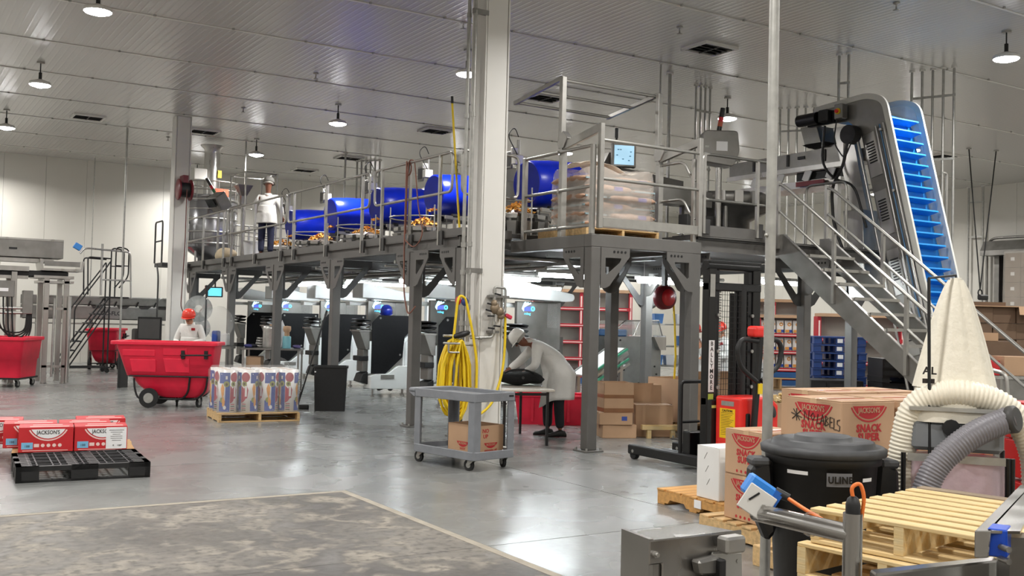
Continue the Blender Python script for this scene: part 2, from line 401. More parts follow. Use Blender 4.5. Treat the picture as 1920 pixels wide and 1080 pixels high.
# ---------------------------------------------------------------- columns
def box_col(name, label, cx, cy, s, z1=HC):
    t = E(name, label, 'column', (cx, cy, 0), 0, None)
    h = s/2
    M().box(-h+.02, -h, .012, h-.02, h, z1).build('web_panel', WHITE, t, bev=.004)
    for sx in (-1, 1): M().box(sx*h-.012 if sx < 0 else h-.012, -h-.006, .012, -h+.012 if sx < 0 else h+.012, h+.006, z1).build('flange', WHITE, t, bev=.004)
    M().box(-h-.08, -h-.08, 0, h+.08, h+.08, .014).build('base_plate', WHITE, t, bev=.003)
    return t
C1 = box_col('steel_column', 'tall white boxed steel column with pipes on its left side in the centre', 6.73, 11.38, .34)
C2 = box_col('steel_column', 'far white steel column carrying a red hose reel, left of the mezzanine', 6.12, 24.55, .34)
t = E('foreground_pole', 'round galvanised pole standing in the right foreground', 'pole', (4.41, 4.22, 0))
M().cyl((0, 0, .012), (0, 0, HC), .03, n=20).build('pipe', GALV, t); M().cyl((0, 0, 0), (0, 0, .014), .1, n=20).build('floor_flange', GALV, t)
M().cyl((0, 0, HC-.015), (0, 0, HC), .07, n=20).build('ceiling_flange', GALV, t)
M().ball((-.034, 0, 2.17), .012).build('ceiling_hook', GALV, t)
# ---------------------------------------------------------------- mezzanine platform
EX, Z1, Z2 = 6.91, 2.63, 2.9
pf = E('mezzanine_platform', 'long grey steel mezzanine on square posts carrying the blue drums', 'platform', (EX, 12.3, 0), 0, None, True)
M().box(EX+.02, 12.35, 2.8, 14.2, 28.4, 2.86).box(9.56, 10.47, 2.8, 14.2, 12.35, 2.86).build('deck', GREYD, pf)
def ibeam(p, q, h, w, name='beam', z=None):
    p = V(p); q = V(q); m = M(); o = V((0, 0, h/2-.008))
    m.bar(p, q, .012, h-.02); m.bar(p+o, q+o, w, .016); m.bar(p-o, q-o, w, .016); return m.build(name, GREY, pf)
def chan(p, q, z0, z1, out, name='fascia'):
    m = M(); p = V(p); q = V(q); c = V((0, 0, (z0+z1)/2)); m.bar(p+c, q+c, .012, z1-z0); n = V(out)*.03
    for z in (z0+.006, z1-.006): m.bar(p+n+V((0, 0, z)), q+n+V((0, 0, z)), .06, .012)
    return m.build(name, GREY, pf)
chan((EX, 12.3, 0), (EX, 27.2, 0), 2.795, Z2, (1, 0, 0)); chan((EX, 12.34, 0), (7.72, 12.34, 0), 2.795, Z2, (0, 1, 0)); chan((9.56, 10.45, 0), (11.0, 10.45, 0), 2.85, 3.0, (0, 1, 0))
ibeam((EX+.06, 12.3, 2.71), (EX+.06, 27.2, 2.71), .17, .12); ibeam((EX, 12.4, 2.71), (7.75, 12.4, 2.71), .17, .12); ibeam((9.56, 10.5, 2.745), (14.2, 10.5, 2.745), .2, .12)
for y in (13.85, 17.0, 20.0, 23.1, 26.4): ibeam((EX+.1, y, 2.71), (14.1, y, 2.71), .16, .1, 'cross_beam')
for y in (15.3, 18.5, 21.5, 24.8): ibeam((EX+.1, y, 2.74), (14.1, y, 2.74), .1, .06, 'joist')
ibeam((10.4, 12.4, 2.7), (10.4, 27, 2.7), .16, .1); ibeam((14.1, 10.6, 2.7), (14.1, 27, 2.7), .16, .1)
def post(x, y, z1=2.625, s=.15, wings=''):
    h = s/2; p = M().box(x-h, y-h, .02, x+h, y+h, z1).build('post', GREY, pf, bev=.008)
    bp_ = M().box(x-.14, y-.14, 0, x+.14, y+.14, .02).build('base_plate', GREY, pf, bev=.004); bp_['wo'] = list(pf['wo'])
    b = M()
    for sx in (-1, 1):
        for sy in (-1, 1): b.cyl((x+sx*.11, y+sy*.11, .018), (x+sx*.11, y+sy*.11, .05), .014, n=6)
    b.build('anchor_bolts', GALV, bp_)['kind'] = 'stuff'
    for w in wings.split():
        ax, sg = w[0], (1 if w[1] == '+' else -1); big = len(w) > 2; W, H_ = (.62, .68) if big else (.46, .52)
        o = [(0, 0), (W, 0), (W, -.11), (W*.9, -.16), (.14, -H_+.03), (.07, -H_), (0, -H_)]
        i = [(.07, -.13), (W*.7, -.13), (W*.7, -.15), (W*.66, -.19), (.12, -H_+.19), (.1, -H_+.17), (.07, -H_+.19)]
        c, pl, t = ((x, 'xz', y) if ax == 'x' else (y, 'yz', x)); d = 1
        off = (-h-.004) if not big else -.006
        f = lambda P_: [(c+sg*(h+u), z1+v) for u, v in P_]
        gb_ = M().ring(f(o), f(i), t+off-.006, t+off+.008, pl).build('gusset_bracket', GREY if not big else GREYD, pf); gb_['wo'] = list(pf['wo'])
        for k in range(4 if not big else 0):
            u = c+sg*(h+W*.45+k*.06*W/.46); m = M()
            q = (u, t+off-.01, z1-.05) if ax == 'x' else (t+off-.01, u, z1-.05); q2 = (u, t+off, z1-.05) if ax == 'x' else (t+off, u, z1-.05)
            m.cyl(q, q2, .017, n=8).build('bolt_hole', BLACK, gb_)
for i, y in enumerate((12.42, 13.85, 17.0, 20.0, 23.1, 26.4)): post(EX+.075, y, wings='y+ y- x+b' if i else 'y+ x+')
for x, y in ((11.8, 10.6), (14.07, 11.6), (10.4, 17.0), (11.6, 14.0), (14.1, 20.5), (9.85, 11.0), (14.1, 17.0), (10.4, 23.1), (14.1, 26.4)): post(x, y, wings='y- x+b x-b' if x > 11 else 'y-')
# load bay in front
bx0, bx1, by0, by1, bz = 7.7, 9.56, 10.405, 12.33, 2.755
M().box(bx0+.01, by0+.01, bz-.1, bx1-.01, by1, bz-.02).build('bay_deck', GREY, pf)
for a in ((bx0, by0, bx1, by0+.15), (bx0, by0+.15, bx0+.15, by1), (bx1-.15, by0+.15, bx1, by1)): M().box(a[0], a[1], 2.59, a[2], a[3], bz).build('bay_beam', GREY, pf, bev=.008)
for x, y, w in ((7.78, 10.48, 'x+ y+'), (9.48, 10.48, 'x- y+'), (9.48, 12.25, 'x- y-')): post(x, y, 2.592, wings=w)
# guard rails
def rail_panel(pts, z1, zm, posts, zb, r=.021, name='guard_rail'):
    """hoop along a straight base line pts[0]-pts[1]; posts = fractions"""
    a, b = V((*pts[0], 0)), V((*pts[1], 0)); d = b-a
    up_ = lambda p, z: V((p.x, p.y, z)); hoop = fillet([up_(a, z1), up_(b, z1), up_(b, zm), up_(a, zm)], .11, 5, True)
    g = M().tube(hoop, r, 8, True).build(name, RAILM, pf); g['wo'] = list(pf['wo'])
    for f in posts:
        p = a+d*f; o = M().bar(up_(p, zb), up_(p, z1-.01), .042, .042).build('rail_post', RAILM, g)
        n = V((d.y, -d.x, 0)).normalized()*.0; M().ob(up_(p, zb+.1)+d.normalized()*.07, (.09 if abs(d.x) > abs(d.y) else .025, .025 if abs(d.x) > abs(d.y) else .09, .2)).build('fixing_plate', GREYD, g)
xr = EX-.03; zt, zm = 3.98, 3.42
for y0, y1, ps in ((27.05, 23.27, (26.9, 25.2, 23.5)), (23.17, 19.33, (22.89, 21.27, 19.64)), (19.24, 15.4, (18.91, 17.28, 15.68)), (15.2, 12.6, (14.91, 13.92, 12.96))):
    rail_panel(((xr, y0), (xr, y1)), zt, zm, [(y-y0)/(y1-y0) for y in ps], 2.68)
rail_panel(((6.88, 12.32), (7.8, 12.32)), 3.97, 3.36, (.25,), 2.7)
for z, n_ in ((3.89, 'top_rail'), (3.37, 'mid_rail'), (2.87, 'toe_rail')):
    M().cyl((7.75, 12.06, z), (7.75, 11.25, z), .022, n=8).build(n_, RAILM, pf); M().cyl((7.75, 11.2, z), (7.75, 10.5, z), .022, n=8).build(n_, RAILM, pf)
M().box(7.72, 12.03, 2.755, 7.78, 12.1, 3.91).build('rail_post', RAILM, pf, bev=.006); M().box(7.72, 10.44, 2.755, 7.78, 10.5, 3.9).build('rail_post', RAILM, pf, bev=.006)
M().box(9.49, 10.5, 2.755, 9.55, 10.56, 3.9).build('rail_post', RAILM, pf, bev=.006)
for z in (3.89, 3.37):
    M().tube(fillet([(9.52, 11.2, z), (9.52, 10.75, z), (9.52, 10.6, z-.22), (9.52, 10.5, z-.3)], .1, 4), .02, 8).build('top_rail', RAILM, pf)
rail_panel(((9.58, 10.43), (10.95, 10.43)), 3.975, 3.35, (.02, .76), 2.88)
for i in range(2): M().cyl((9.6, 10.43, (3.975, 3.35)[i]), (10.98, 10.43, (3.975, 3.35)[i]), .021, n=8).build('top_rail', RAILM, pf)
# rails on the far sides of the deck
rail_panel(((6.95, 27.15), (10.3, 27.15)), zt, zm, (.08, .5, .92), 2.7); rail_panel(((10.4, 27.15), (14.0, 27.15)), zt, zm, (.08, .5, .92), 2.7)
# small side landing beyond the column end
lx = 6.2
M().box(lx, 26.4, 2.75, 6.9, 27.2, 2.85).build('landing_deck', GREYD, pf)
M().tube(fillet([(lx, 26.45, 2.85), (lx, 26.45, 3.9), (lx, 27.2, 3.9), (lx, 27.2, 2.85)], .1), .022, 8).tube([(lx, 26.45, 3.4), (lx, 27.2, 3.4)], .02).build('landing_rail', GREYD, pf)
M().tube(fillet([(lx-.1, 26.5, 2.8), (lx-.1, 26.3, 2.5), (lx-.1, 26.3, .9)], .2), .022).build('ladder_rail', GREYD, pf)
# pipes and cable trays under the deck
for y0, x0, x1, z, r in ((14.6, 6.98, 14, 2.5, .03), (15.0, 7.0, 14, 2.45, .02), (18.0, 7, 14, 2.5, .03), (21, 7, 14, 2.5, .025), (12.9, 7.0, 10, 2.56, .03), (24, 7, 14, 2.45, .03)):
    M().cyl((x0, y0, z), (x1, y0, z), r, n=8).build('under_deck_pipe', GALV, pf)
for x0, z in ((8.2, 2.45), (8.5, 2.42), (9.6, 2.5)): M().cyl((x0, 12.6, z), (x0, 26.5, z), .025, n=8).build('under_deck_pipe', GALV, pf)
M().box(8.9, 12.6, 2.48, 9.3, 26.5, 2.56).build('cable_tray', STEELD, pf)

# pallet safety gate
gt = E('pallet_safety_gate', 'swinging steel pallet gate with overhead bars on the loading bay', 'safety gate', (8.6, 10.5, 2.755), 0, None, True)
def gb(n, p, q, w=.07, h=None): return M().bar(p, q, w, h or w).build(n, RAILM, gt, bev=.006)
for x in (7.82, 9.5):
    sg = 1 if x > 8 else -1
    gb('pivot_post', (x, 11.24, 2.757), (x, 11.24, 3.9), .085); M().prism([(11.2, 3.9), (11.28, 3.9), (11.24, 3.99)], x-.04, x+.04, 'yz').build('post_cap', RAILM, gt)
    gb('swing_arm', (x, 11.24, 3.98), (x, 10.41, 4.12), .05, .11)
    M().prism([(11.19, 3.95), (11.3, 3.95), (11.33, 4.03), (11.3, 4.12), (11.2, 4.18), (11.1, 4.08)], x-.045, x+.045, 'yz').build('pivot_knuckle', RAILM, gt, bev=.004)
    gb('upright', (x, 11.28, 4.02), (x, 11.28, 4.93), .075); gb('overhead_arm', (x, 11.28, 4.92), (x, 12.5, 4.77), .05, .06)
    gb('gate_post', (x, 10.4, 2.83), (x, 10.4, 4.17), .065)
for y, z in ((11.34, 4.9), (11.92, 4.835), (12.44, 4.77)): M().cyl((7.82, y, z), (9.5, y, z), .022, n=10).build('overhead_bar', RAILM, gt)
for z in (3.96, 3.465): M().cyl((7.82, 10.4, z), (9.5, 10.4, z), .022, n=10).build('gate_bar', RAILM, gt)
M().box(7.86, 10.38, 2.85, 9.47, 10.41, 2.97).build('toe_board', RAILM, gt, bev=.003)

# stairs
st = E('platform_stair', 'steel stair with open treads descending from the mezzanine on the right', 'stairs', (11.0, 6.6, 0), 0, None, True)
SX0, SX1, TN = 11.0, 11.95, .776; zy = lambda y: 2.95-(10.26-y)*TN
for x in (SX0, SX1):
    yb = 10.26-2.95/TN
    P_ = [(10.45, zy(10.26)), (10.26, zy(10.26)), (yb+.02, .02), (yb+.02, 0), (yb+.38, 0), (10.35, 2.62), (10.45, 2.62)]
    M().prism(P_, x-.006, x+.006, 'yz').build('stringer', STEELD, st)
    m = M().bar((x, 10.26, zy(10.26)-.005), (x, yb, -.005), .05, .012); m.build('stringer_flange', STEEL, st)
for k in range(13):
    z = 2.85-.2*(k+1); y = 10.2-.2/TN*(k+1)
    M().box(SX0+.01, y-.14, z-.035, SX1-.01, y+.1, z-.005).box(SX0+.01, y-.145, z-.04, SX1-.01, y-.13, z).build('tread', STEEL, st)
def srail(x, ys, z0):
    a = 10.33; f = lambda y, dz=0: V((x, y, z0-(a-y)*TN*.985+dz))
    M().tube(fillet([V((x, a+.04, z0-.45)), V((x, a+.05, z0)), f(a-.12), f(7.05), V((x, 6.87, f(7.05).z-.02)), V((x, 6.83, .62))], .1, 5), .024, 8).build('hand_rail', RAILM, st)
    M().tube([f(a, -.42), f(6.95, -.42)], .02, 8).build('mid_rail', RAILM, st)
    for y in ys: M().bar((x, y, zy(y)-.28 if y > 7 else 0), f(y, -.01), .045, .045).build('rail_post', RAILM, st)
srail(SX0-.03, (10.36, 9.35, 8.2, 6.95), 3.7); srail(SX1+.03, (10.36, 9.35, 8.2, 6.95), 3.74)
# ---------------------------------------------------------------- generic builders: pallets, cartons, casters
def wood_pallet(label, loc, rz, L=1.2, W=1.0, m=WOOD, n=7, bw=.11, H_=.14, name='wooden_pallet', ns=3, notch=False, group=None):
    t = E(name, label, 'pallet', loc, rz, group); st = .018; rnd = random.Random(int(loc[0]*100))
    me = None
    for k in range(n):
        y = -W/2+bw/2+k*(W-bw)/(n-1)
        b = M().box(-L/2, -bw/2, H_-st, L/2, bw/2, H_).build('deck_board', m, t, bev=.003) if me is None else link('deck_board', me, t, .003)
        me = b.data; b.location = (rnd.uniform(-.008, .008), y, rnd.uniform(-.001, 0)); b.rotation_euler = (0, 0, rnd.uniform(-.004, .004))
    me = None
    for k in range(ns):
        x = -L/2+.02+k*(L-.04)/(ns-1)
        if me is None:
            h0, h1 = st, H_-st; P_ = [(-W/2, h0)]
            if notch:
                for c in (-W*.22, W*.22): P_ += [(c-.13, h0), (c-.1, h0+.035), (c+.1, h0+.035), (c+.13, h0)]
            P_ += [(W/2, h0), (W/2, h1), (-W/2, h1)]
            b = M().prism(P_, -.02, .02, 'yz').build('stringer', m, t)
        else: b = link('stringer', me, t)
        me = b.data; b.location = (x, 0, 0)
    me = None
    for y in (-W/2+bw/2, 0, W/2-bw/2):
        b = M().box(-L/2, -bw/2, 0, L/2, bw/2, st).build('bottom_board', m, t, bev=.003) if me is None else link('bottom_board', me, t, .003)
        me = b.data; b.location = (0, y, 0)
    return t
def smile(w, h, n=12):   # half-moon badge outline: flat top, round belly
    R_ = (w*w/4+h*h)/(2*h); a = degrees(asin(min(1, w/2/R_)))
    return [(R_*sin(radians(q)), R_-h-R_*cos(radians(q))+0) for q in [-a+2*a*i/n for i in range(n+1)]], R_, a
FX = {'f': lambda w, d: Matrix.Translation((0, -d/2, 0)), 'l': lambda w, d: Matrix.Translation((-w/2, 0, 0))@Matrix.Rotation(-pi/2, 4, 'Z'),
      'r': lambda w, d: Matrix.Translation((w/2, 0, 0))@Matrix.Rotation(pi/2, 4, 'Z')}
RZ = {'f': 0, 'l': -90, 'r': 90}
def decal(t, wd, face, poly, m, name='print', off=.0015):
    return M().prism(poly, -off, -off*.3, 'xz').tr(FX[face](*wd)).build(name, m, t)
def ftxt(t, wd, face, s, u, v, size, m, off=.0018, **k):
    p = FX[face](*wd)@V((u, -off, v)); return txt(s, size, m, t, p, (90, k.pop('tilt', 0), RZ[face]), **k)
def rect(u0, v0, u1, v1): return [(u0, v0), (u1, v0), (u1, v1), (u0, v1)]
def badge(t, wd, face, cu, cv, w, bg, fg, ringm, text=True):
    p, R_, a = smile(w, w*.3); decal(t, wd, face, [(u+cu, v+cv) for u, v in p], bg, 'badge')
    o = [(cu+(R_+w*.075)*sin(radians(q)), cv+R_-w*.3-(R_+w*.075)*cos(radians(q))) for q in [-a+2*a*i/12 for i in range(13)]]
    i_ = [(cu+(R_+w*.035)*sin(radians(q)), cv+R_-w*.3-(R_+w*.035)*cos(radians(q))) for q in [-a+2*a*i/12 for i in range(13)]]
    decal(t, wd, face, o+i_[::-1], ringm, 'badge_ring')
    if text: ftxt(t, wd, face, "JACKSON'S", cu, cv-w*.105, w*.175, fg, off=.003, bold=.012, sx=.78)
def carton(label, loc, rz, w, d, h, m=KRAFT, cat='box', group=None, name='cardboard_box', tape=None, open_=False):
    t = E(name, label, cat, loc, rz, group)
    if open_:
        b = M().box(-w/2, -d/2, 0, w/2, d/2, .006)
        for a in ((-w/2, -d/2, -w/2+.006, d/2), (w/2-.006, -d/2, w/2, d/2), (-w/2, -d/2, w/2, -d/2+.006), (-w/2, d/2-.006, w/2, d/2)): b.box(a[0], a[1], 0, a[2], a[3], h)
        b.build('body', m, t)
    else:
        M().box(-w/2, -d/2, 0, w/2, d/2, h-.004).build('body', m, t, bev=.006)
        for s in (-1, 1):
            M().box(-w/2+.002, .002 if s > 0 else -d/2+.002, h-.004, w/2-.002, d/2-.002 if s > 0 else -.002, h).build('flap', m, t)
        if tape: M().box(-w/2-.001, -.03, h, w/2+.001, .03, h+.001).box(-w/2-.0012, -.03, h-.06, -w/2, .03, h).box(w/2, -.03, h-.06, w/2+.0012, .03, h).build('tape', tape, t)
    return t
def caster(t, x, y, r=.06, w=.03, top=.16, rot=0, mt=RUBBER, name='caster'):
    o = M().box(-.04, -.04, top-.012, .04, .04, top).prism([(-.03, top-.012), (.05, top-.012), (.062, r), (.03, r)], -w/2-.012, -w/2-.006).prism([(-.03, top-.012), (.05, top-.012), (.062, r), (.03, r)], w/2+.006, w/2+.012).build(name, GALV, t)
    o.location = (x, y, 0); o.rotation_euler = (0, 0, radians(rot))
    M().cyl((.045, -w/2, r), (.045, w/2, r), r, n=18).build('tyre', mt, o); M().cyl((.045, -w/2-.003, r), (.045, w/2+.003, r), r*.5, n=12).build('hub', GALV, o)
    return o

# ---------------------------------------------------------------- left zone
# black plastic pallet with open grid
t = E('plastic_pallet', 'black plastic grid pallet on the floor in front of the red boxes', 'pallet', (1.86, 11.06, 0), -4)
L_, W_, H_ = 1.2, 1.06, .15
for s in (-1, 1):
    M().box(-.6, s*W_/2-(.05 if s > 0 else 0), .0, -.4, s*W_/2+(.05 if s < 0 else 0), H_).box(-.12, s*W_/2-(.05 if s > 0 else 0), 0, .12, s*W_/2+(.05 if s < 0 else 0), H_).box(.4, s*W_/2-(.05 if s > 0 else 0), 0, .6, s*W_/2+(.05 if s < 0 else 0), H_).box(-.6, s*W_/2-(.05 if s > 0 else 0), .105, .6, s*W_/2+(.05 if s < 0 else 0), H_).box(-.6, s*W_/2-(.05 if s > 0 else 0), 0, .6, s*W_/2+(.05 if s < 0 else 0), .022).build('side_wall', BLACK, t)
    M().box(s*.6-(.05 if s > 0 else 0), -W_/2, 0, s*.6+(.05 if s < 0 else 0), -.25, H_).box(s*.6-(.05 if s > 0 else 0), -.12, 0, s*.6+(.05 if s < 0 else 0), .12, H_).box(s*.6-(.05 if s > 0 else 0), .25, 0, s*.6+(.05 if s < 0 else 0), W_/2, H_).box(s*.6-(.05 if s > 0 else 0), -W_/2, .105, s*.6+(.05 if s < 0 else 0), W_/2, H_).build('end_wall', BLACK, t)
PLG = mat('worn_black_plastic_edge', '#3c3c3e', .45, 0, var=.2, scale=20)
for k in range(17):
    x = -.55+k*.06875
    if k in (3, 13): continue
    M().box(x-.006, -.5, .105, x+.006, .5, .148).build('grid_rib', PLG if k % 3 else BLACK, t)
for k in range(9):
    y = -.47+k*.1175; M().box(-.56, y-.006, .108, .56, y+.006, .15).build('grid_rib', PLG if k % 2 else BLACK, t)
for x in (-.5, -.09, .09, .5):
    M().box(x-.045, -.5, .12, x+.045, .5, .146).build('slat', BLACK, t)

# wooden pallet with red printed cases
wood_pallet('wooden pallet under the red printed cases, mostly hidden behind the black pallet', (2.0, 12.24, 0), -8, 1.22, 1.0, H_=.12)
LBLUE = mat('label_blue', '#7db9dc', .5, 0, var=.03); PINKW = mat('print_pale', '#f0cfc8', .6, 0, var=.02); REDC = mat('red_carton', '#c4262c', .5, 0, var=.04, scale=4)
def red_case(label, loc, rz, w=.53, d=.39, h=.262, note=False, lab=True):
    t = carton(label, loc, rz, w, d, h, REDC, 'box', 'red printed cases', 'red_case'); wd = (w, d)
    badge(t, wd, 'f', .02, h-.02, w*.62, PAPER, PDARK, PINKW)
    if lab:
        decal(t, wd, 'f', rect(-w/2+.03, .035, -w/2+.14, .105), LBLUE, 'blue_label'); ftxt(t, wd, 'f', '188', -w/2+.085, .065, .035, PDARK)
    decal(t, wd, 'f', rect(-w/2+.15, .055, -w/2+.2, .09), PINKW, 'icon')
    for k in range(4): decal(t, wd, 'f', arc(-w/2+.235+k*.055, .072, .019, 0, 330, 9), PINKW, 'icon')
    decal(t, wd, 'f', rect(-w/2+.04, .016, w/2-.05, .022), PINKW, 'print_line')
    decal(t, wd, 'l', rect(-.1, .08, -.06, .095), PINKW, 'icon')
    M().box(-w*.3, -d*.32, h, w*.42, -d*.2, h+.0012).box(-w*.25, d*.1, h, w*.3, d*.2, h+.0012).build('top_print', PINKW, t)
    if note:
        decal(t, wd, 'f', rect(w/2-.215, .02, w/2-.008, h-.012), PAPER, 'paper_note', .004)
        for k, q in enumerate((.15, .12, .08, .12, .12, .09)): decal(t, wd, 'f', rect(w/2-.11-q/2, h-.045-k*.022, w/2-.11+q/2, h-.041-k*.022), PDARK, 'note_line', .0055)
        ftxt(t, wd, 'f', 'R    1287', w/2-.1, .055, .025, PDARK, off=.006)
    return t
cz, sz = cos(radians(-8)), sin(radians(-8)); pz = .121
def onp(u, v): return (2.0+u*cz-v*sz, 12.24+u*sz+v*cz, pz)
red_case('red printed case with a blue label, front left on the pallet behind the black pallet', onp(-.29, -.29), -8)
red_case('red printed case with a white paper note taped on its front', onp(.25, -.29), -8, note=True)
red_case('red printed case in the second row, at the left end of the pallet', onp(-.45, .12), -8)
red_case('red printed case in the second row, behind the one with the paper note', onp(.1, .12), -8, lab=False)
red_case('red printed case at the back right corner of the low stack', onp(.28, .53), -8, lab=False)
red_case('red printed case at the back of the stack near the left picture edge', onp(-.8, .53), -8, lab=False)

# tilt trucks
def rrect(x0, x1, hw, z, r=.1, n=4):
    P_ = []
    for cx, cy, a in ((x1-r, hw-r, 0), (x0+r, hw-r, 90), (x0+r, -hw+r, 180), (x1-r, -hw+r, 270)):
        P_ += [(cx+r*cos(radians(a+90*i/n)), cy+r*sin(radians(a+90*i/n)), z) for i in range(n+1)]
    return P_
def loft(m, secs, cap=True, sm=True):
    n = len(secs[0]); vs = [p for s_ in secs for p in s_]
    m.add(vs, [(i*n+j, i*n+(j+1) % n, (i+1)*n+(j+1) % n, (i+1)*n+j) for i in range(len(secs)-1) for j in range(n)], sm)
    if cap: m.add(secs[0], [tuple(range(n-1, -1, -1))])
    return m
def tilt_truck(label, loc, rz, m=REDP):
    t = E('tilt_truck', label, 'cart', loc, rz, 'red tilt trucks')
    S_ = [rrect(-.05, .58, .2, .17, .1), rrect(-.3, .68, .26, .24, .12), rrect(-.48, .75, .3, .38, .12), rrect(-.58, .79, .33, .52, .1), rrect(-.66, .82, .35, .54, .08), rrect(-.85, .87, .4, 1.07, .08)]
    I_ = [[(x*.97+.003, y*.95, z) for x, y, z in s_] for s_ in S_[::-1]]
    loft(M(), S_).add([], []).build('tub', m, t); b = M(); loft(b, I_, False); b.add(I_[-1], [tuple(range(len(I_[-1])))]); b.build('tub_inside', m, t)
    o = rrect(-.94, .92, .45, 1.05, .1); i_ = rrect(-.83, .86, .39, 1.05, .08)
    M().ring([(x, y) for x, y, z in o], [(x, y) for x, y, z in i_], 1.06, 1.12, 'xy').build('rim', m, t, bev=.012, seg=2)
    for s in (-1, 1):   # embossed side panels
        for x0, x1, z0, z1, zt in ((-.6, -.14, .6, .82, 1), (-.02, .44, .6, .84, 1), (-.72, -.16, .87, .98, 1), (-.02, .4, .89, 1.02, 1)):
            f = lambda z: s*(.35+(z-.54)*.05/.53)
            M().hexa([(x0+.05*(z0 < .7), f(z0)-s*.01, z0), (x1, f(z0)-s*.01, z0), (x1, f(z0)+s*.014, z0), (x0+.05*(z0 < .7), f(z0)+s*.014, z0), (x0, f(z1)-s*.01, z1), (x1, f(z1)-s*.01, z1), (x1, f(z1)+s*.012, z1), (x0, f(z1)+s*.012, z1)]).build('side_panel', m, t, bev=.012, seg=2)
        M().tube(fillet([(.3, s*.45, .9), (.34, s*.5, .9), (.78, s*.5, .91), (.82, s*.42, .91)], .04), .014, 8).box(.3, s*.4-.03, .84, .36, s*.4+.03, .98).box(.7, s*.4-.03, .84, .76, s*.4+.03, .98).build('push_handle', BLACK, t)
        M().cyl((-.24, s*.36, .17), (-.24, s*.42, .17), .165, n=24).build('wheel', RUBBER, t); M().cyl((-.24, s*.355, .17), (-.24, s*.427, .17), .085, n=18).build('wheel_hub', GALV, t)
        M().tube(fillet([(-.52, s*.34, .5), (-.5, s*.34, .3), (-.44, s*.34, .15), (-.28, s*.34, .14)], .08), .018, 8).tube(fillet([(.45, s*.35, .52), (.42, s*.31, .26), (.3, s*.2, .14), (-.2, s*.2, .14)], .1), .018, 8).tube(fillet([(.76, s*.35, .52), (.72, s*.3, .28), (.55, s*.2, .14), (.2, s*.2, .14)], .1), .018, 8).build('leg_frame', BLACK, t)
    M().cyl((-.24, -.38, .17), (-.24, .38, .17), .015).build('axle', BLACK, t)
    M().tube([(p[0], p[1]*1.03, .535) for p in rrect(-.63, .81, .345, .53, .08)], .014, 6, True).build('frame_ring', BLACK, t)
    caster(t, .16, 0, .075, .035, .17, 100); caster(t, .55, -.14, .075, .035, .17, 70); caster(t, .55, .14, .075, .035, .17, 95)
    return t
TT = tilt_truck('large red tilt truck in front of the worker with the red hard hat', (4.43, 18.1, 0), -27); TT.scale = (.95, .95, 1)
t = E('box_truck', 'square red box truck cut off by the left picture edge', 'cart', (2.46, 23.6, 0), -28)
S_ = [rrect(-.46, .46, .46, .2, .08), rrect(-.48, .48, .48, .56, .08), rrect(-.5, .5, .5, .57, .08), rrect(-.54, .54, .54, .98, .08)]
b = M(); loft(b, S_); loft(b, [[(x*.96, y*.96, z) for x, y, z in S_[3]], [(x*.93, y*.93, .24) for x, y, z in S_[0]]], False); b.add([(x*.93, y*.93, .24) for x, y, z in S_[0]], [tuple(range(len(S_[0])))]); b.build('tub', REDP, t)
M().ring([(x*1.07, y*1.07) for x, y, z in S_[3]], [(x*.95, y*.95) for x, y, z in S_[3]], .96, 1.03, 'xy').build('rim', REDP, t, bev=.012, seg=2)
M().box(-.48, -.48, .165, .48, .48, .2).build('base', BLACK, t)
for x, y in ((-.38, -.38), (.38, -.38), (-.38, .38), (.38, .38)): caster(t, x, y, .07, .035, .165, 80)
dup(TT, (5.55, 29.6, 0), 70, 'dark red tilt truck behind the rolling ladder at the far wall')

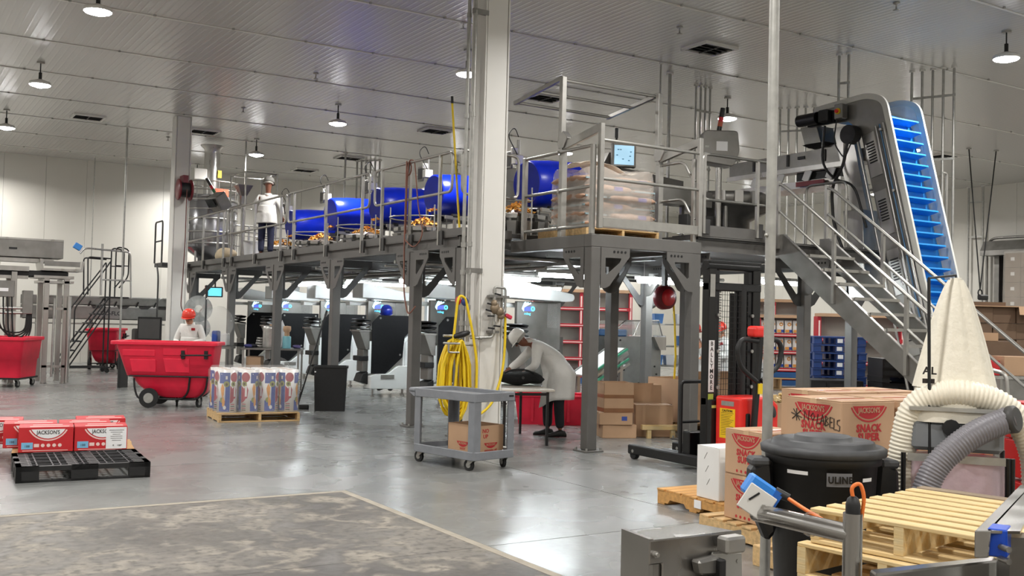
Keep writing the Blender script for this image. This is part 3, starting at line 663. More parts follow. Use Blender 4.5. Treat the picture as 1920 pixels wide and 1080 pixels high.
# pallet of printed film rolls
FBLUE = mat('film_blue', '#2f4a9a', .3, 0, var=.12); FRED = mat('film_red', '#a5384a', .3, 0, var=.1); FWHITE = mat('film_white', '#dcdad8', .3, 0, var=.04); AVO = mat('avocado_green', '#8a8f4a', .4, 0, var=.15); AVOD = mat('avocado_pit', '#4a3524', .4, 0); FORG = mat('film_orange', '#dc9a4c', .4, 0, var=.15)
PC = (5.13, 15.66); PR_ = -6
wood_pallet('wooden pallet carrying the block of printed film rolls', (PC[0], PC[1], 0), PR_, 1.22, 1.02, WOOD, 6)
def film_roll(label, loc, rz, var):
    R_, H_ = .148, .64
    t = E('film_roll', label, 'film roll', loc, rz, 'printed film rolls')
    M().lathe([(.05, .0), (R_, .0), (R_, H_), (.05, H_), (.05, H_-.01)], 28).build('roll', FWHITE, t)
    M().lathe([(.045, 0), (.045, H_+.002), (.038, H_+.002), (.038, H_-.02)], 16).build('core', KRAFT, t)
    def patch(pts, m, name, o=.0015):   # pts as (angle deg from -Y, z)
        k = len(pts); cu = sum(p[0] for p in pts)/k; cv = sum(p[1] for p in pts)/k; r = R_+o
        f = lambda a, z: (r*sin(radians(a)), -r*cos(radians(a)), z); b = M(); vs = [f(cu, cv)]; fs = []
        for ring_ in (.5, 1):
            vs += [f(cu+(a-cu)*ring_, cv+(z-cv)*ring_) for a, z in pts]
        fs = [(0, 1+i, 1+(i+1) % k) for i in range(k)]+[(1+i, 1+k+i, 1+k+(i+1) % k, 1+(i+1) % k) for i in range(k)]
        b.add(vs, fs, True).build(name, m, t)
    el = lambda a, z, ra, rz_, n=14: [(a+ra*cos(2*pi*i/n), z+rz_*sin(2*pi*i/n)) for i in range(n)]
    rc = lambda a0, z0, a1, z1: [(a0+(a1-a0)*i/6, z0) for i in range(7)]+[(a1-(a1-a0)*i/6, z1) for i in range(7)]
    for d0 in (0, 120, 240):
        A, m2 = (d0+var, FBLUE)
        patch(rc(A-40, .44, A+24, .6), FBLUE, 'blue_print'); patch(rc(A-2, .22, A+24, .44), FBLUE, 'blue_print'); patch(rc(A-40, .02, A+24, .18), FBLUE, 'blue_print'); patch(rc(A-2, .17, A+24, .23), FBLUE, 'blue_print')
        patch(el(A+4, .43, 17, .045), AVO, 'avocado', .0025); patch(el(A+4, .425, 7, .022), AVOD, 'avocado_pit', .0035)
        patch([(A-30, .36), (A-20, .44), (A-8, .38), (A-10, .27), (A-20, .22), (A-26, .3)], FORG, 'chip', .0028); patch([(A-14, .25), (A-2, .17), (A-6, .08), (A-18, .1), (A-20, .19)], FORG, 'chip', .0032)
        patch(el(A-20, .19, 14, .04), AVO, 'avocado', .0022); patch(el(A-4, .08, 9, .03, 12), FWHITE, 'seal', .0042); patch(rc(A-2, .5, A+9, .55), FWHITE, 'code_panel', .003)
        patch(el(A+50, .53, 25, .075), FRED, 'red_print'); patch(el(A+44, .43, 14, .04), AVO, 'avocado', .0025); patch(el(A+44, .43, 6, .018), AVOD, 'avocado_pit', .0035)
        patch([(A+26, .4), (A+56, .42), (A+68, .34), (A+62, .22), (A+40, .16), (A+26, .14)], FRED, 'red_print'); patch(rc(A+48, .24, A+60, .4), FWHITE, 'brand_print', .003)
        for k in range(4): patch(rc(A+30, .03+k*.03, A+55, .042+k*.03), FRED if k % 2 else PDARK, 'small_print')
        for k in range(2): patch(rc(A+30, .15+k*.0, A+50, .152), PDARK, 'small_print')
    return t
cz2, sz2 = cos(radians(PR_)), sin(radians(PR_)); rolls = []
ordl = ['first', 'second', 'third', 'fourth']
for r_ in range(3):
    for c_ in range(4):
        u, v = -.465+c_*.31, -.34+r_*.307; loc = (PC[0]+u*cz2-v*sz2, PC[1]+u*sz2+v*cz2, .141)
        l = 'printed film roll on the pallet, %s from the left in the %s row' % (ordl[c_], ('front', 'middle', 'rear')[r_]); ang = PR_-20+(0, 62, 25, 80)[c_]+r_*40
        if not rolls: rolls.append(film_roll(l, loc, ang, 0))
        else: rolls.append(dup(rolls[0], loc, ang, l))
sh = M()
o = rrect(-.63, .63, .51, 0, .14, 6)
loft(sh, [[(x, y, .0) for x, y, z in o], [(x*.995, y*.99, .3) for x, y, z in o], [(x, y, .6) for x, y, z in o], [(x*.93, y*.92, .668) for x, y, z in o]], False)
sh.add([(x*.93, y*.92, .668) for x, y, z in o], [tuple(range(len(o)))], True)
so = sh.build('stretch_wrap', FILM); so.location = (PC[0], PC[1], .143); so.rotation_euler = (0, 0, radians(PR_)); tag(so, 'clear stretch wrap around the block of printed film rolls', 'plastic wrap')

# black bin and floor squeegee
t = E('waste_bin', 'tall black rectangular bin leaning space beside a mezzanine post', 'bin', (6.78, 16.58, 0), -24); t['label'] = 'tall slim black bin standing in front of a mezzanine post'
S_ = [rrect(-.255, .255, .15, .0, .03), rrect(-.28, .28, .175, .74, .04)]
b = M(); loft(b, S_); loft(b, [[(x*.93, y*.9, .74) for x, y, z in S_[1]], [(x*.9, y*.86, .02) for x, y, z in S_[0]]], False); b.add([(x*.9, y*.86, .02) for x, y, z in S_[0]], [tuple(range(len(S_[0])))]); b.build('body', BLACK, t)
M().ring([(x*1.06, y*1.08) for x, y, z in S_[1]], [(x*.92, y*.89) for x, y, z in S_[1]], .735, .77, 'xy').build('rim', BLACK, t, bev=.006)
M().box(-.27, -.178, .66, -.245, -.172, .68).build('sticker', PAPER, t)
t = E('squeegee', 'black long-handled floor squeegee leaning against a mezzanine post beside the bin', 'squeegee', (6.33, 16.95, 0))
M().bar((-.14, .14, .045), (.18, -.08, .045), .05, .07).build('blade_head', BLACK, t, bev=.012); M().bar((-.14, .14, .012), (.18, -.08, .012), .012, .024).build('rubber_blade', RUBBER, t)
M().cyl((.02, .03, .07), (.5, .02, 1.72), .014, n=10).build('handle', BLACK, t); M().cyl((.01, .03, .05), (.075, .028, .3), .024, .018, n=10).build('socket', BLACK, t); M().cyl((.47, .021, 1.62), (.5, .02, 1.72), .019, n=10).build('grip', BLACK, t)

# work table with wrapped roll, behind the film rolls
t = E('work_table', 'small grey steel work table with tools between the mezzanine posts', 'table', (7.38, 21.3, 0), -26)
M().box(-.62, -.45, .87, .62, .45, .905).build('table_top', STEELD, t, bev=.005)
for sx in (-1, 1):
    for sy in (-1, 1): M().box(sx*.57-.02, sy*.4-.02, 0, sx*.57+.02, sy*.4+.02, .87).build('leg', GALV, t)
M().box(-.57, -.4, .2, .57, .4, .22).build('lower_shelf', STEELD, t)
tw = Matrix.Translation((7.38, 21.3, 0))@Matrix.Rotation(radians(-26), 4, 'Z')
def ont(u, v, z=.906): return tuple(tw@V((u, v, z)))
FOIL = mat('foil_wrap', '#b9b7b2', .3, .6, var=.2, scale=9, bump=.6, bscale=8)
t = E('wrapped_roll', 'silver plastic wrapped film roll standing on the work table', 'film roll', ont(-.02, -.14)); M().lathe([(.0, 0), (.185, 0), (.19, .05), (.187, .4), (.19, .46), (.12, .475), (0, .47)], 24).build('roll', FOIL, t); M().lathe([(.05, .47), (.06, .5), (.03, .5)], 12).build('core', KRAFT, t)
t = E('spray_canister', 'pale blue canister with a beige spray head on the work table', 'bottle', ont(.3, -.2)); M().lathe([(.085, 0), (.088, .02), (.088, .24), (.075, .26), (.0, .265)], 20).build('body', mat('canister_blue', '#79b3bd', .4), t); M().lathe([(.05, .262), (.055, .3), (.05, .34), (.07, .36), (.085, .4), (.08, .47), (.0, .48)], 14).build('spray_head', KRAFT, t)
t = E('folded_paper', 'white folded card standing behind the wrapped roll', 'paper', ont(.16, .1)); M().prism([(-.12, 0), (.12, 0), (.08, .42), (.0, .6), (-.06, .45)], -.004, .004).build('sheet', PAPER, t)
for k, (u, v) in enumerate(((-.5, -.2), (-.42, -.05), (.5, -.1))):
    t = E('cleaning_cloth', ('crumpled blue cloth at the left corner of the work table', 'crumpled dark cloth beside the wrapped roll on the work table', 'crumpled purple cloth at the right end of the work table')[k], 'cloth', ont(u, v)); M().surf(lambda a, b_: (cos(2*pi*a)*(.09*sin(pi*b_)+.0), sin(2*pi*a)*.07*sin(pi*b_), max(0, .035-.035*cos(pi*b_)+.02*sin(9*a+7*b_)*sin(pi*b_))), 14, 8, True).build('cloth_body', mat('cloth_%d' % k, ('#4a4a86', '#2b2b35', '#584a78')[k], .9, bump=.5), t)
for k in range(4):
    t = E('film_reel_stack', 'flat grey reel in the little stack at the left of the wrapped roll' if k else 'lowest flat grey reel of the little stack on the table', 'reel', ont(-.28, .1, .907+k*.055), 0, 'reels stacked on the work table'); M().lathe([(.02, 0), (.12-k*.012, 0), (.12-k*.012, .05), (.02, .05)], 16).build('reel', STEELD, t)
    t['label'] = ('lowest', 'second lowest', 'second highest', 'topmost')[k]+' flat grey reel in the little stack on the work table'
carton('brown cardboard box on the lower shelf of the work table', ont(-.36, -.12, .222), -26, .3, .5, .5, KRAFT)
t = E('plastic_sack', 'clear crumpled plastic sack with a fan-like part under the work table', 'sack', ont(.16, -.25, .222))
M().surf(lambda a, b_: (.27*cos(2*pi*a)*sin(pi*b_)*(1+.12*sin(11*a)), .2*sin(2*pi*a)*sin(pi*b_), .24-.24*cos(pi*b_)+.02*sin(17*a)), 22, 12, True).build('sack_film', FILM, t)
M().cyl((.0, -.05, .2), (0, .05, .2), .16, n=20).build('fan_ring', STEELD, t); M().cyl((0, -.06, .2), (0, .06, .2), .05, n=12).build('fan_hub', GREYD, t)
# ---------------------------------------------------------------- utility cart, hose station, table
CARTM = mat('grey_cart_plastic', '#7c7f84', .5, 0, var=.08, scale=9, bump=.1, bscale=90)
t = E('utility_cart', 'two-shelf grey plastic utility cart in front of the yellow hose', 'cart', (5.72, 10.06, 0), 12)
def tray(z0, z1, fl, name, over=0):
    o = rrect(-.31, .31, .52, 0, .04); i_ = rrect(-.285, .285, .495, 0, .03)
    o = [(x, y) for x, y, z in o]; i_ = [(x, y) for x, y, z in i_]
    M().ring(o, i_, z0, z1, 'xy').prism(rect(-.3, -.51, .3, .51), z0+fl, z0+fl+.012, 'xy').build(name, CARTM, t, bev=.005)
tray(.745, .84, .04, 'top_tray'); tray(.12, .21, .02, 'bottom_tray')
M().box(-.31, .5, .79, .31, .62, .84).build('handle', CARTM, t, bev=.02, seg=2)
M().hexa([(-.31, .5, .745), (.31, .5, .745), (.31, .52, .745), (-.31, .52, .745), (-.31, .5, .79), (.31, .5, .79), (.31, .61, .79), (-.31, .61, .79)]).build('handle_brace', CARTM, t)
for sx in (-1, 1):
    for sy in (-1, 1): M().prism([(sx*.3, sy*.51), (sx*.2, sy*.51), (sx*.2, sy*.49), (sx*.28, sy*.49), (sx*.28, sy*.41), (sx*.3, sy*.41)], .2, .76, 'xy').build('leg', CARTM, t, bev=.004)
for x, y, r_ in ((-.24, -.43, 100), (.24, -.43, 70), (-.24, .43, 95), (.24, .43, 60)): caster(t, x, y, .062, .03, .125, r_)
M().box(.2, -.5225, .79, .27, -.52, .81).build('badge', BLACK, t)
bc = Matrix.Translation((5.72, 10.06, 0))@Matrix.Rotation(radians(12), 4, 'Z')
t = carton('open brown cardboard carton with red print standing on the lower shelf of the grey cart', tuple(bc@V((.06, -.14, .153))), 12, .38, .5, .32, KRAFT, 'box', None, 'printed_carton', None, True)
for f_, (w_, d_) in (('f', (.38, .5)), ('l', (.38, .5))):
    badge(t, (w_, d_), f_, .0, .13, .2, PRED, KRAFT, KRAFT); ftxt(t, (w_, d_), f_, 'WHY' if f_ == 'l' else 'avocado oil', 0, .05, .04, PRED, bold=.01)
    ftxt(t, (w_, d_), f_, 'NO\nUP' if f_ == 'f' else '', -.08, .23, .06, PRED, bold=.02); ftxt(t, (w_, d_), f_, 'avocado oil is the best' if f_ == 'l' else 'is in every bag', 0, .015, .025, PRED)

t = E('hose_station', 'yellow water hose coiled on a rack beside the white column', 'hose', (6.3, 11.25, 0), 0, None, True)
hb = M(); rnd = random.Random(3)
for k in range(18):
    w, h = (.06+.15*((k*7) % 15)/15), 1.0-rnd.uniform(0, .16); y = 11.1+k*.015; cx = 6.24+rnd.uniform(-.03, .03); pts = []
    for i in range(20):
        a = 2*pi*i/20; zz = sin(a); xx = cos(a)*(1.0 if zz < .3 else 1-.35*(zz-.3))
        pts.append((cx+w*xx*(1+.1*(zz < 0)), y+.02*sin(2*a+k), 1.37-h/2+h/2*zz*(1 if zz > 0 else 1)))
    hb.tube(pts, .0165, 7, True)
hb.build('hose_coil', YEL, t)
M().tube(fillet([(6.14, 11.12, 1.3), (6.19, 11.12, 1.85), (6.22, 11.12, 1.93), (6.3, 11.12, 1.9), (6.4, 11.1, 1.5), (6.47, 11.08, 1.1), (6.47, 11.08, .7), (6.42, 11.1, .45)], .12, 5), .017, 8).build('hose_loop', YEL, t)
M().tube(fillet([(6.9, 11.13, 1.68), (6.9, 11.12, 1.3), (6.86, 11.1, .95), (6.7, 11.08, .55), (6.45, 11.08, .4)], .25, 6), .017, 8).build('hose_drop', YEL, t)
M().tube(fillet([(6.55, 11.3, 1.3), (6.2, 11.3, 1.33), (6.05, 11.2, 1.33), (6.05, 11.08, 1.33), (6.2, 11.05, 1.33)], .03), .014).tube(fillet([(6.06, 11.08, 1.33), (6.06, 11.08, 1.22), (6.2, 11.06, 1.22)], .02), .012).build('hose_rack', RAILM, t)
M().lathe([(0, -.12), (.03, -.1), (.04, 0), (.03, .1), (.0, .13)], 12, (6.25, 11.1, 1.44), Euler((0, radians(75), 0)).to_matrix()).build('spray_nozzle', BLACK, t)
for x, y, z0 in ((6.4, 11.38, 1.2), (6.4, 11.22, 1.35)): M().cyl((x, y, z0), (x, y, HC-.003), .024, n=10).build('riser_pipe', GALV, t)
cp = M()
for x, y in ((6.4, 11.38), (6.4, 11.22)):
    for z in (1.55, 1.75, 2.2, 2.55, 4.2, 5.5): cp.cyl((x, y, z), (x, y, z+.06), .033, n=10)
cp.build('couplings', GALV, t)
for z in (2.22, 5.52): M().box(6.36, 11.19, z, 6.58, 11.24, z+.06).build('pipe_bracket', STEELD, t)
M().cyl((6.28, 11.2, 1.86), (6.4, 11.22, 1.86), .02).lathe([(0, 0), (.05, .0), (.055, .012), (.05, .025), (0, .025)], 14, (6.24, 11.17, 1.86), Euler((0, radians(-90), 0)).to_matrix()).build('red_valve_wheel', REDM, t)
M().lathe([(0, 0), (.05, .0), (.055, .012), (.05, .025), (0, .025)], 14, (6.3, 11.14, 1.85), Euler((radians(90), 0, 0)).to_matrix()).build('blue_valve_wheel', mat('valve_blue', '#2d3f78', .4), t)
BRONZE = mat('bronze_valve', '#8d7d68', .45, .5, var=.12, scale=14)
m = M().tube(fillet([(6.44, 11.2, 1.4), (6.46, 11.14, 1.4), (6.72, 11.14, 1.41), (6.735, 11.14, 1.5), (6.735, 11.14, 2.04), (6.76, 11.14, 2.05), (6.9, 11.14, 2.04), (6.9, 11.14, 1.75), (6.84, 11.14, 1.7)], .04), .017, 8)
for z in (1.46, 1.56, 1.88, 1.97): m.cyl((6.735, 11.14, z), (6.735, 11.14, z+.05), .026, n=8)
m.cyl((6.52, 11.14, 1.4), (6.56, 11.14, 1.4), .026).build('supply_pipe', GALV, t)
M().ball((6.74, 11.12, 1.78), (.07, .05, .075)).ball((6.8, 11.11, 1.74), (.06, .05, .06)).ball((6.72, 11.11, 1.84), (.045, .04, .05)).ball((6.83, 11.12, 1.68), (.05, .04, .04)).build('mixing_valve', BRONZE, t)
for x, z, a in ((6.62, 1.84, 20), (6.6, 1.76, 25), (6.63, 1.68, 0), (6.64, 1.53, 10), (6.82, 1.55, 190), (6.82, 1.95, 200)): M().bar((x, 11.12, z), (x+.1*cos(radians(a)), 11.12, z-.05*sin(radians(a))), .014, .02).build('valve_lever', BLACK, t, bev=.003)
for z in (1.48, 1.93): M().box(6.66, 11.12, z-.015, 6.95 if z > 1.8 else 6.81, 11.2, z+.015).build('pipe_clamp', STEELD, t)
M().ob((6.94, 11.12, 1.68), (.1, .05, .05), Euler((0, .4, 0)).to_matrix()).build('red_tag', mat('valve_red_tag', '#d2354f', .4), t, bev=.01)
M().cyl((6.1, 11.3, 1.42), (6.56, 11.3, 1.42), .016).build('rack_arm', GALV, t)

hs = E('water_hose', 'long yellow water hose coiled over the rack on the white column', 'hose', (6.3, 11.25, 0))
for c in list(t.children):
    if c.name.split('.')[0] in ('hose_coil', 'hose_loop', 'hose_drop', 'spray_nozzle'): c.parent = hs
t['label'] = 'water pipes with valves and a hose rack on the white column'; t['category'] = 'pipes'; t.name = 'water_pipe_station'
t = E('folding_table', 'light grey folding table with black legs beside the white column', 'table', (7.53, 11.89, 0), -18)
M().box(-.37, -.76, .705, .37, .76, .737).build('table_top', mat('table_top_plastic', '#bdb6aa', .55, var=.04), t, bev=.008)
for sy in (-1, 1):
    for sx in (-1, 1): M().box(sx*.29-.016, sy*.69-.016, 0, sx*.29+.016, sy*.69+.016, .705).build('leg', BLACKG, t)
    M().box(-.29, sy*.69-.012, .655, .29, sy*.69+.012, .69).build('cross_bar', BLACKG, t)
t = E('duffel_bag', 'black fabric bag lying on the folding table under the bending man', 'bag', (7.64, 11.93, .752), -30)
def bagf(u, v):
    a = 2*pi*u; q = max(0, 1-abs(2*v-1)**4)**.5; w = .06*sin(5*a+3*v)+.05*sin(9*v+2*a)+.03*sin(17*v+a)
    return (-.36+.72*v, .2*cos(a)*q*(1+w), .085+.085*sin(a)*q*(1+w)+.012*sin(11*v))
M().surf(bagf, 20, 14, True).build('bag_body', BLKCLOTH, t)
M().tube(fillet([(-.2, -.12, .16), (-.1, -.19, .21), (.1, -.19, .21), (.2, -.12, .16)], .08), .012, 6).build('strap', BLACK, t); M().cyl((.05, -.195, .1), (.05, -.2, .1), .02).build('buckle', GREYD, t)

t = E('red_plastic_tub', 'large red plastic bin on the floor behind the folding table', 'bin', (9.32, 13.62, 0), -32)
S_ = [rrect(-.5, .5, .32, 0, .05), rrect(-.56, .56, .37, .44, .05)]
b = M(); loft(b, S_); loft(b, [[(x*.95, y*.93, .44) for x, y, z in S_[1]], [(x*.94, y*.92, .03) for x, y, z in S_[0]]], False); b.build('body', REDP, t)
M().ring([(x*1.03, y*1.05) for x, y, z in S_[1]], [(x*.94, y*.92) for x, y, z in S_[1]], .43, .47, 'xy').build('rim', REDP, t, bev=.008)
for x in (-.28, 0, .28): M().box(x-.02, -.375, .05, x+.02, -.345, .43).build('rib', REDP, t, bev=.006)

# red hose reel on the far column
t = E('hose_reel', 'dark red hose reel mounted on the far white column', 'hose reel', (6.12, 24.25, 4.45))
MAROON = mat('maroon_paint', '#6d1420', .4, var=.1)
for x in (-.17, .1): M().lathe([(.03, 0), (.24, 0), (.25, .02), (.24, .04), (.03, .04)], 24, (x, -.16, 0), Euler((0, radians(90), 0)).to_matrix()).build('reel_disc', MAROON, t)
M().cyl((-.15, -.16, 0), (.12, -.16, 0), .17, n=18).build('hose_wrap', BLACK, t); M().box(-.06, -.2, -.1, .06, .115, .34).build('bracket', MAROON, t)
M().tube(fillet([(0, -.32, 0), (.0, -.33, -1.2), (-.05, -.32, -2.8), (.25, -.32, -3.0), (.55, -.3, -2.6), (.5, -.3, -2.2)], .4), .012, 6).build('hanging_hose', mat('hose_brown', '#6b3a30', .5), t)
t = E('cable_reel', 'red cord reel hanging under the mezzanine with a yellow cord', 'cord reel', (10.45, 12.2, 2.04))
M().lathe([(.03, 0), (.18, 0), (.19, .02), (.18, .14), (.03, .14)], 24, (0, .05, 0), Euler((radians(90), 0, 0)).to_matrix()).build('reel_case', MAROON, t); M().lathe([(.0, 0), (.13, 0), (.13, .012), (.0, .012)], 20, (0, -.1, 0), Euler((radians(90), 0, 0)).to_matrix()).build('reel_face', REDM, t)
M().box(-.03, -.05, .12, .03, .03, .6).build('bracket', GREYD, t)
M().tube([(.13, -.06, .05), (.17, -.07, -.4), (.2, -.07, -.9), (.18, -.07, -1.3)], .016, 8).build('yellow_cord', YEL, t); M().cyl((.18, -.07, -1.3), (.175, -.07, -1.45), .03, .045).build('cord_connector', YEL, t)
t = E('hanging_air_hose', 'brown air hose looped over the mezzanine rail and hanging down a post', 'hose', (EX-.06, 13.92, 4.0))
M().tube(fillet([(.0, .05, -1.1), (-.01, .03, -.3), (.0, .0, .02), (.03, -.12, .0), (.0, -.35, -.75), (.02, -.5, -1.15), (.0, -.25, -1.35), (-.02, .02, -1.2)], .15), .01, 6).tube(fillet([(-.02, .04, 0), (-.02, .05, -1.2), (-.01, .04, -2.0), (.0, -.1, -2.35), (.02, -.3, -2.2)], .2), .012, 6).tube([(.0, .08*cos(a*.7), -.12+.1*sin(a*.7)) for a in range(18)], .01, 6).build('hose', mat('hose_copper', '#8a5a4a', .5), t)
M().box(.08, -.09, -2.3, .14, .0, -2.1).build('outlet_box', GREY, t)

# ---------------------------------------------------------------- packaging machines under the deck
MWHITE = mat('machine_white', '#f2f5f3', .35, var=.02); MBLACK = mat('machine_black_panel', '#101012', .65, var=.2, scale=20, spec=.2)
SCR = mat('screen_light_blue', '#58c8f0', emit=2.2); SCRP = mat('screen_violet', '#4a58e0', emit=2.0); SCRW = mat('screen_pale', '#b8ecff', emit=2.0)
def vffs(label, loc):
    t = E('packaging_machine', label, 'machine', loc, 0, 'packaging machines under the mezzanine')
    bpn = M().prism([(0, .46), (0, 1.5), (.15, 1.66), (1.08, 1.66), (1.08, 1.55), (.74, 1.22), (.7, .8), (.32, .46)], 0, .02).build('black_side_panel', MBLACK, t, bev=.006)
    for x, z in ((.18, 1.6), (1.0, 1.6), (.64, .85)): M().cyl((x, -.006, z), (x, .004, z), .022, n=8).build('panel_bolt', STEEL, bpn)
    M().prism([(-.02, .16), (-.02, .42), (.12, .46), (.36, .46), (.6, .62), (.82, .62), (.82, .14)], -.04, .3).build('white_base', MWHITE, t, bev=.008)
    M().box(.2, -.05, .36, .5, .2, .44).build('outfeed_chute', STEEL, t)
    M().prism([(.72, .14), (.72, 1.15), (1.1, 1.52), (1.52, 1.52), (1.52, .14)], .03, .45).build('cabinet', MWHITE, t, bev=.008)
    dr_ = M().prism([(.76, .2), (.76, 1.1), (1.12, 1.46), (1.48, 1.46), (1.48, .2)], .012, .03).build('cabinet_door', MWHITE, t, bev=.005)
    M().box(.9, .0, .86, .92, .014, 1.0).build('door_handle', BLACKG, dr_, bev=.004); M().prism([(.93, 1.12), (.99, 1.12), (.96, 1.18)], .009, .013).build('warning_label', mat('warn_grey', '#b9bbae', .5) if 'warn_grey' not in bpy.data.materials else bpy.data.materials['warn_grey'], dr_)
    M().box(1.3, .1, 1.5, 1.5, .24, 2.5).build('upright_column', MWHITE, t, bev=.006)
    M().prism([(.1, 2.02), (1.2, 1.98)]+arc(1.35, 2.06, .07, -90, 90, 6)+[(.1, 2.34)], .75, 1.3).build('film_cover', MWHITE, t, bev=.01)
    M().box(.0, 1.2, 1.86, .9, 1.4, 1.94).build('film_rail', MWHITE, t)
    cpn = M().box(.35, 1.02, 1.1, 1.3, 1.1, 1.97).build('control_panel', STEELD, t, bev=.006); M().box(.34, 1.0, 2.0, 1.37, 1.12, 2.015).build('panel_top', STEEL, t)
    M().box(1.0, 1.0, 1.5, 1.22, 1.018, 1.95).build('viewing_window', FILM, t)
    s_ = M().prism([(u+.45, v) for u, v in ((.0, 1.84), (.05, 1.95), (.08, 1.965), (.1, 1.94), (.13, 1.96), (.15, 1.935), (.19, 1.95), (.2, 1.93), (.12, 1.9), (.05, 1.86), (.04, 1.79))], 1.014, 1.018).build('screen_icon', SCRW, cpn)
    M().prism([(.5, 1.8), (.51, 1.87), (.65, 1.88), (.65, 1.8)], 1.012, 1.017).build('screen_logo', SCRP, cpn); M().ring(arc(.685, 1.84, .045, 0, 345, 12), arc(.685, 1.84, .02, 0, 345, 12), 1.012, 1.017).build('screen_logo', SCR, cpn)
    txt('robag', .06, SCR, cpn, (.57, 1.014, 1.75), bold=.01, name='screen_lettering')
    M().prism([(-.25, 1.32), (-.02, 1.32), (-.02, .95), (-.1, .95)], .06, .5).build('forming_hopper', STEELD, t, bev=.004); M().box(-.27, .04, 1.32, .0, .52, 1.35).build('hopper_rim', STEEL, t)
    for k in range(5): M().ob((-.13-.02*(k % 2), .27, 1.38+k*.042), (.26-.02*k, .4, .03), Euler((.0, .12*(-1)**k, .08*k)).to_matrix()).build('film_fold', BLACKG, t, bev=.012, seg=2)
    M().box(-.22, .1, .72, -.02, .44, .82).build('jaw_bar', BLACK, t, bev=.01); M().box(-.14, .12, .5, -.02, .42, .95).build('jaw_carriage', STEELD, t, bev=.01); M().prism([(-.2, .3), (-.02, .24), (-.02, .5), (-.14, .46)], .1, .44).build('jaw_guard', BLACK, t, bev=.01)
    for x, y in ((.06, .04), (.74, .04), (1.5, .12), (.9, .4), (1.5, .4)): M().cyl((x, y, 0), (x, y, .02), .045, n=10).cyl((x, y, .02), (x, y, .16), .018, n=8).build('foot', STEEL, t)
    return t
MY = (19.2, 21.92, 24.64, 16.48, 13.76); ml = ('packaging machine where the person with the blue hard hat works', 'packaging machine right behind the tall black bin', 'packaging machine between the work table and the black bin', 'packaging machine partly behind the yellow hose coil', 'packaging machine behind the bending man in white')
vm = vffs(ml[0], (8.72, MY[0], 0))
for k in range(1, 5): dup(vm, ((8.72, 8.72, 8.62, 8.8, 9.45)[k], (19.2, 21.92, 24.64, 16.48, 14.4)[k], 0), None, ml[k])
dup(vm, (8.72, 27.36, 0), None, 'farthest packaging machine, behind the work table')
for o in [o for o in bpy.data.objects if o.get('label') == ml[4]]:
    for c in list(o.children):
        if c.name.split('.')[0] in ('black_side_panel', 'cabinet', 'cabinet_door'):
            for q in list(c.children): bpy.data.objects.remove(q)
            bpy.data.objects.remove(c)
def tube_light(label, loc, first=[None]):
    if first[0] is None:
        t = E('tube_light', label, 'light', loc, 0, 'tube lights under the mezzanine')
        M().box(-.75, -.07, .0, .75, .07, .05).build('housing', STEEL, t); M().cyl((-.72, 0, -.02), (.72, 0, -.02), .045, n=12).build('tube', TUBE, t)
        for x in (-.6, .6): M().cyl((x, 0, .05), (x, 0, .3), .006, n=6).build('hanger', GALV, t)
        first[0] = t; return t
    return dup(first[0], loc, None, label)
for x, y, l in ((9.6, 18.3, 'bright tube light under the mezzanine above the blue hard hat'), (9.6, 21.0, 'bright tube light under the mezzanine over the second machine'), (9.4, 23.7, 'bright tube light under the mezzanine at its far end'), (9.3, 15.05, 'bright tube light under the mezzanine left of the white column'), (9.55, 13.25, 'bright tube light under the mezzanine right of the white column'), (11.8, 13.6, 'bright tube light under the mezzanine by the stacker mast'), (13.0, 11.9, 'bright tube light under the top of the steel stair'), (12.5, 19, 'tube light deep under the mezzanine'), (12.3, 22.5, 'tube light deep under the far half of the mezzanine')):
    tube_light(l, (x, y, 2.38))

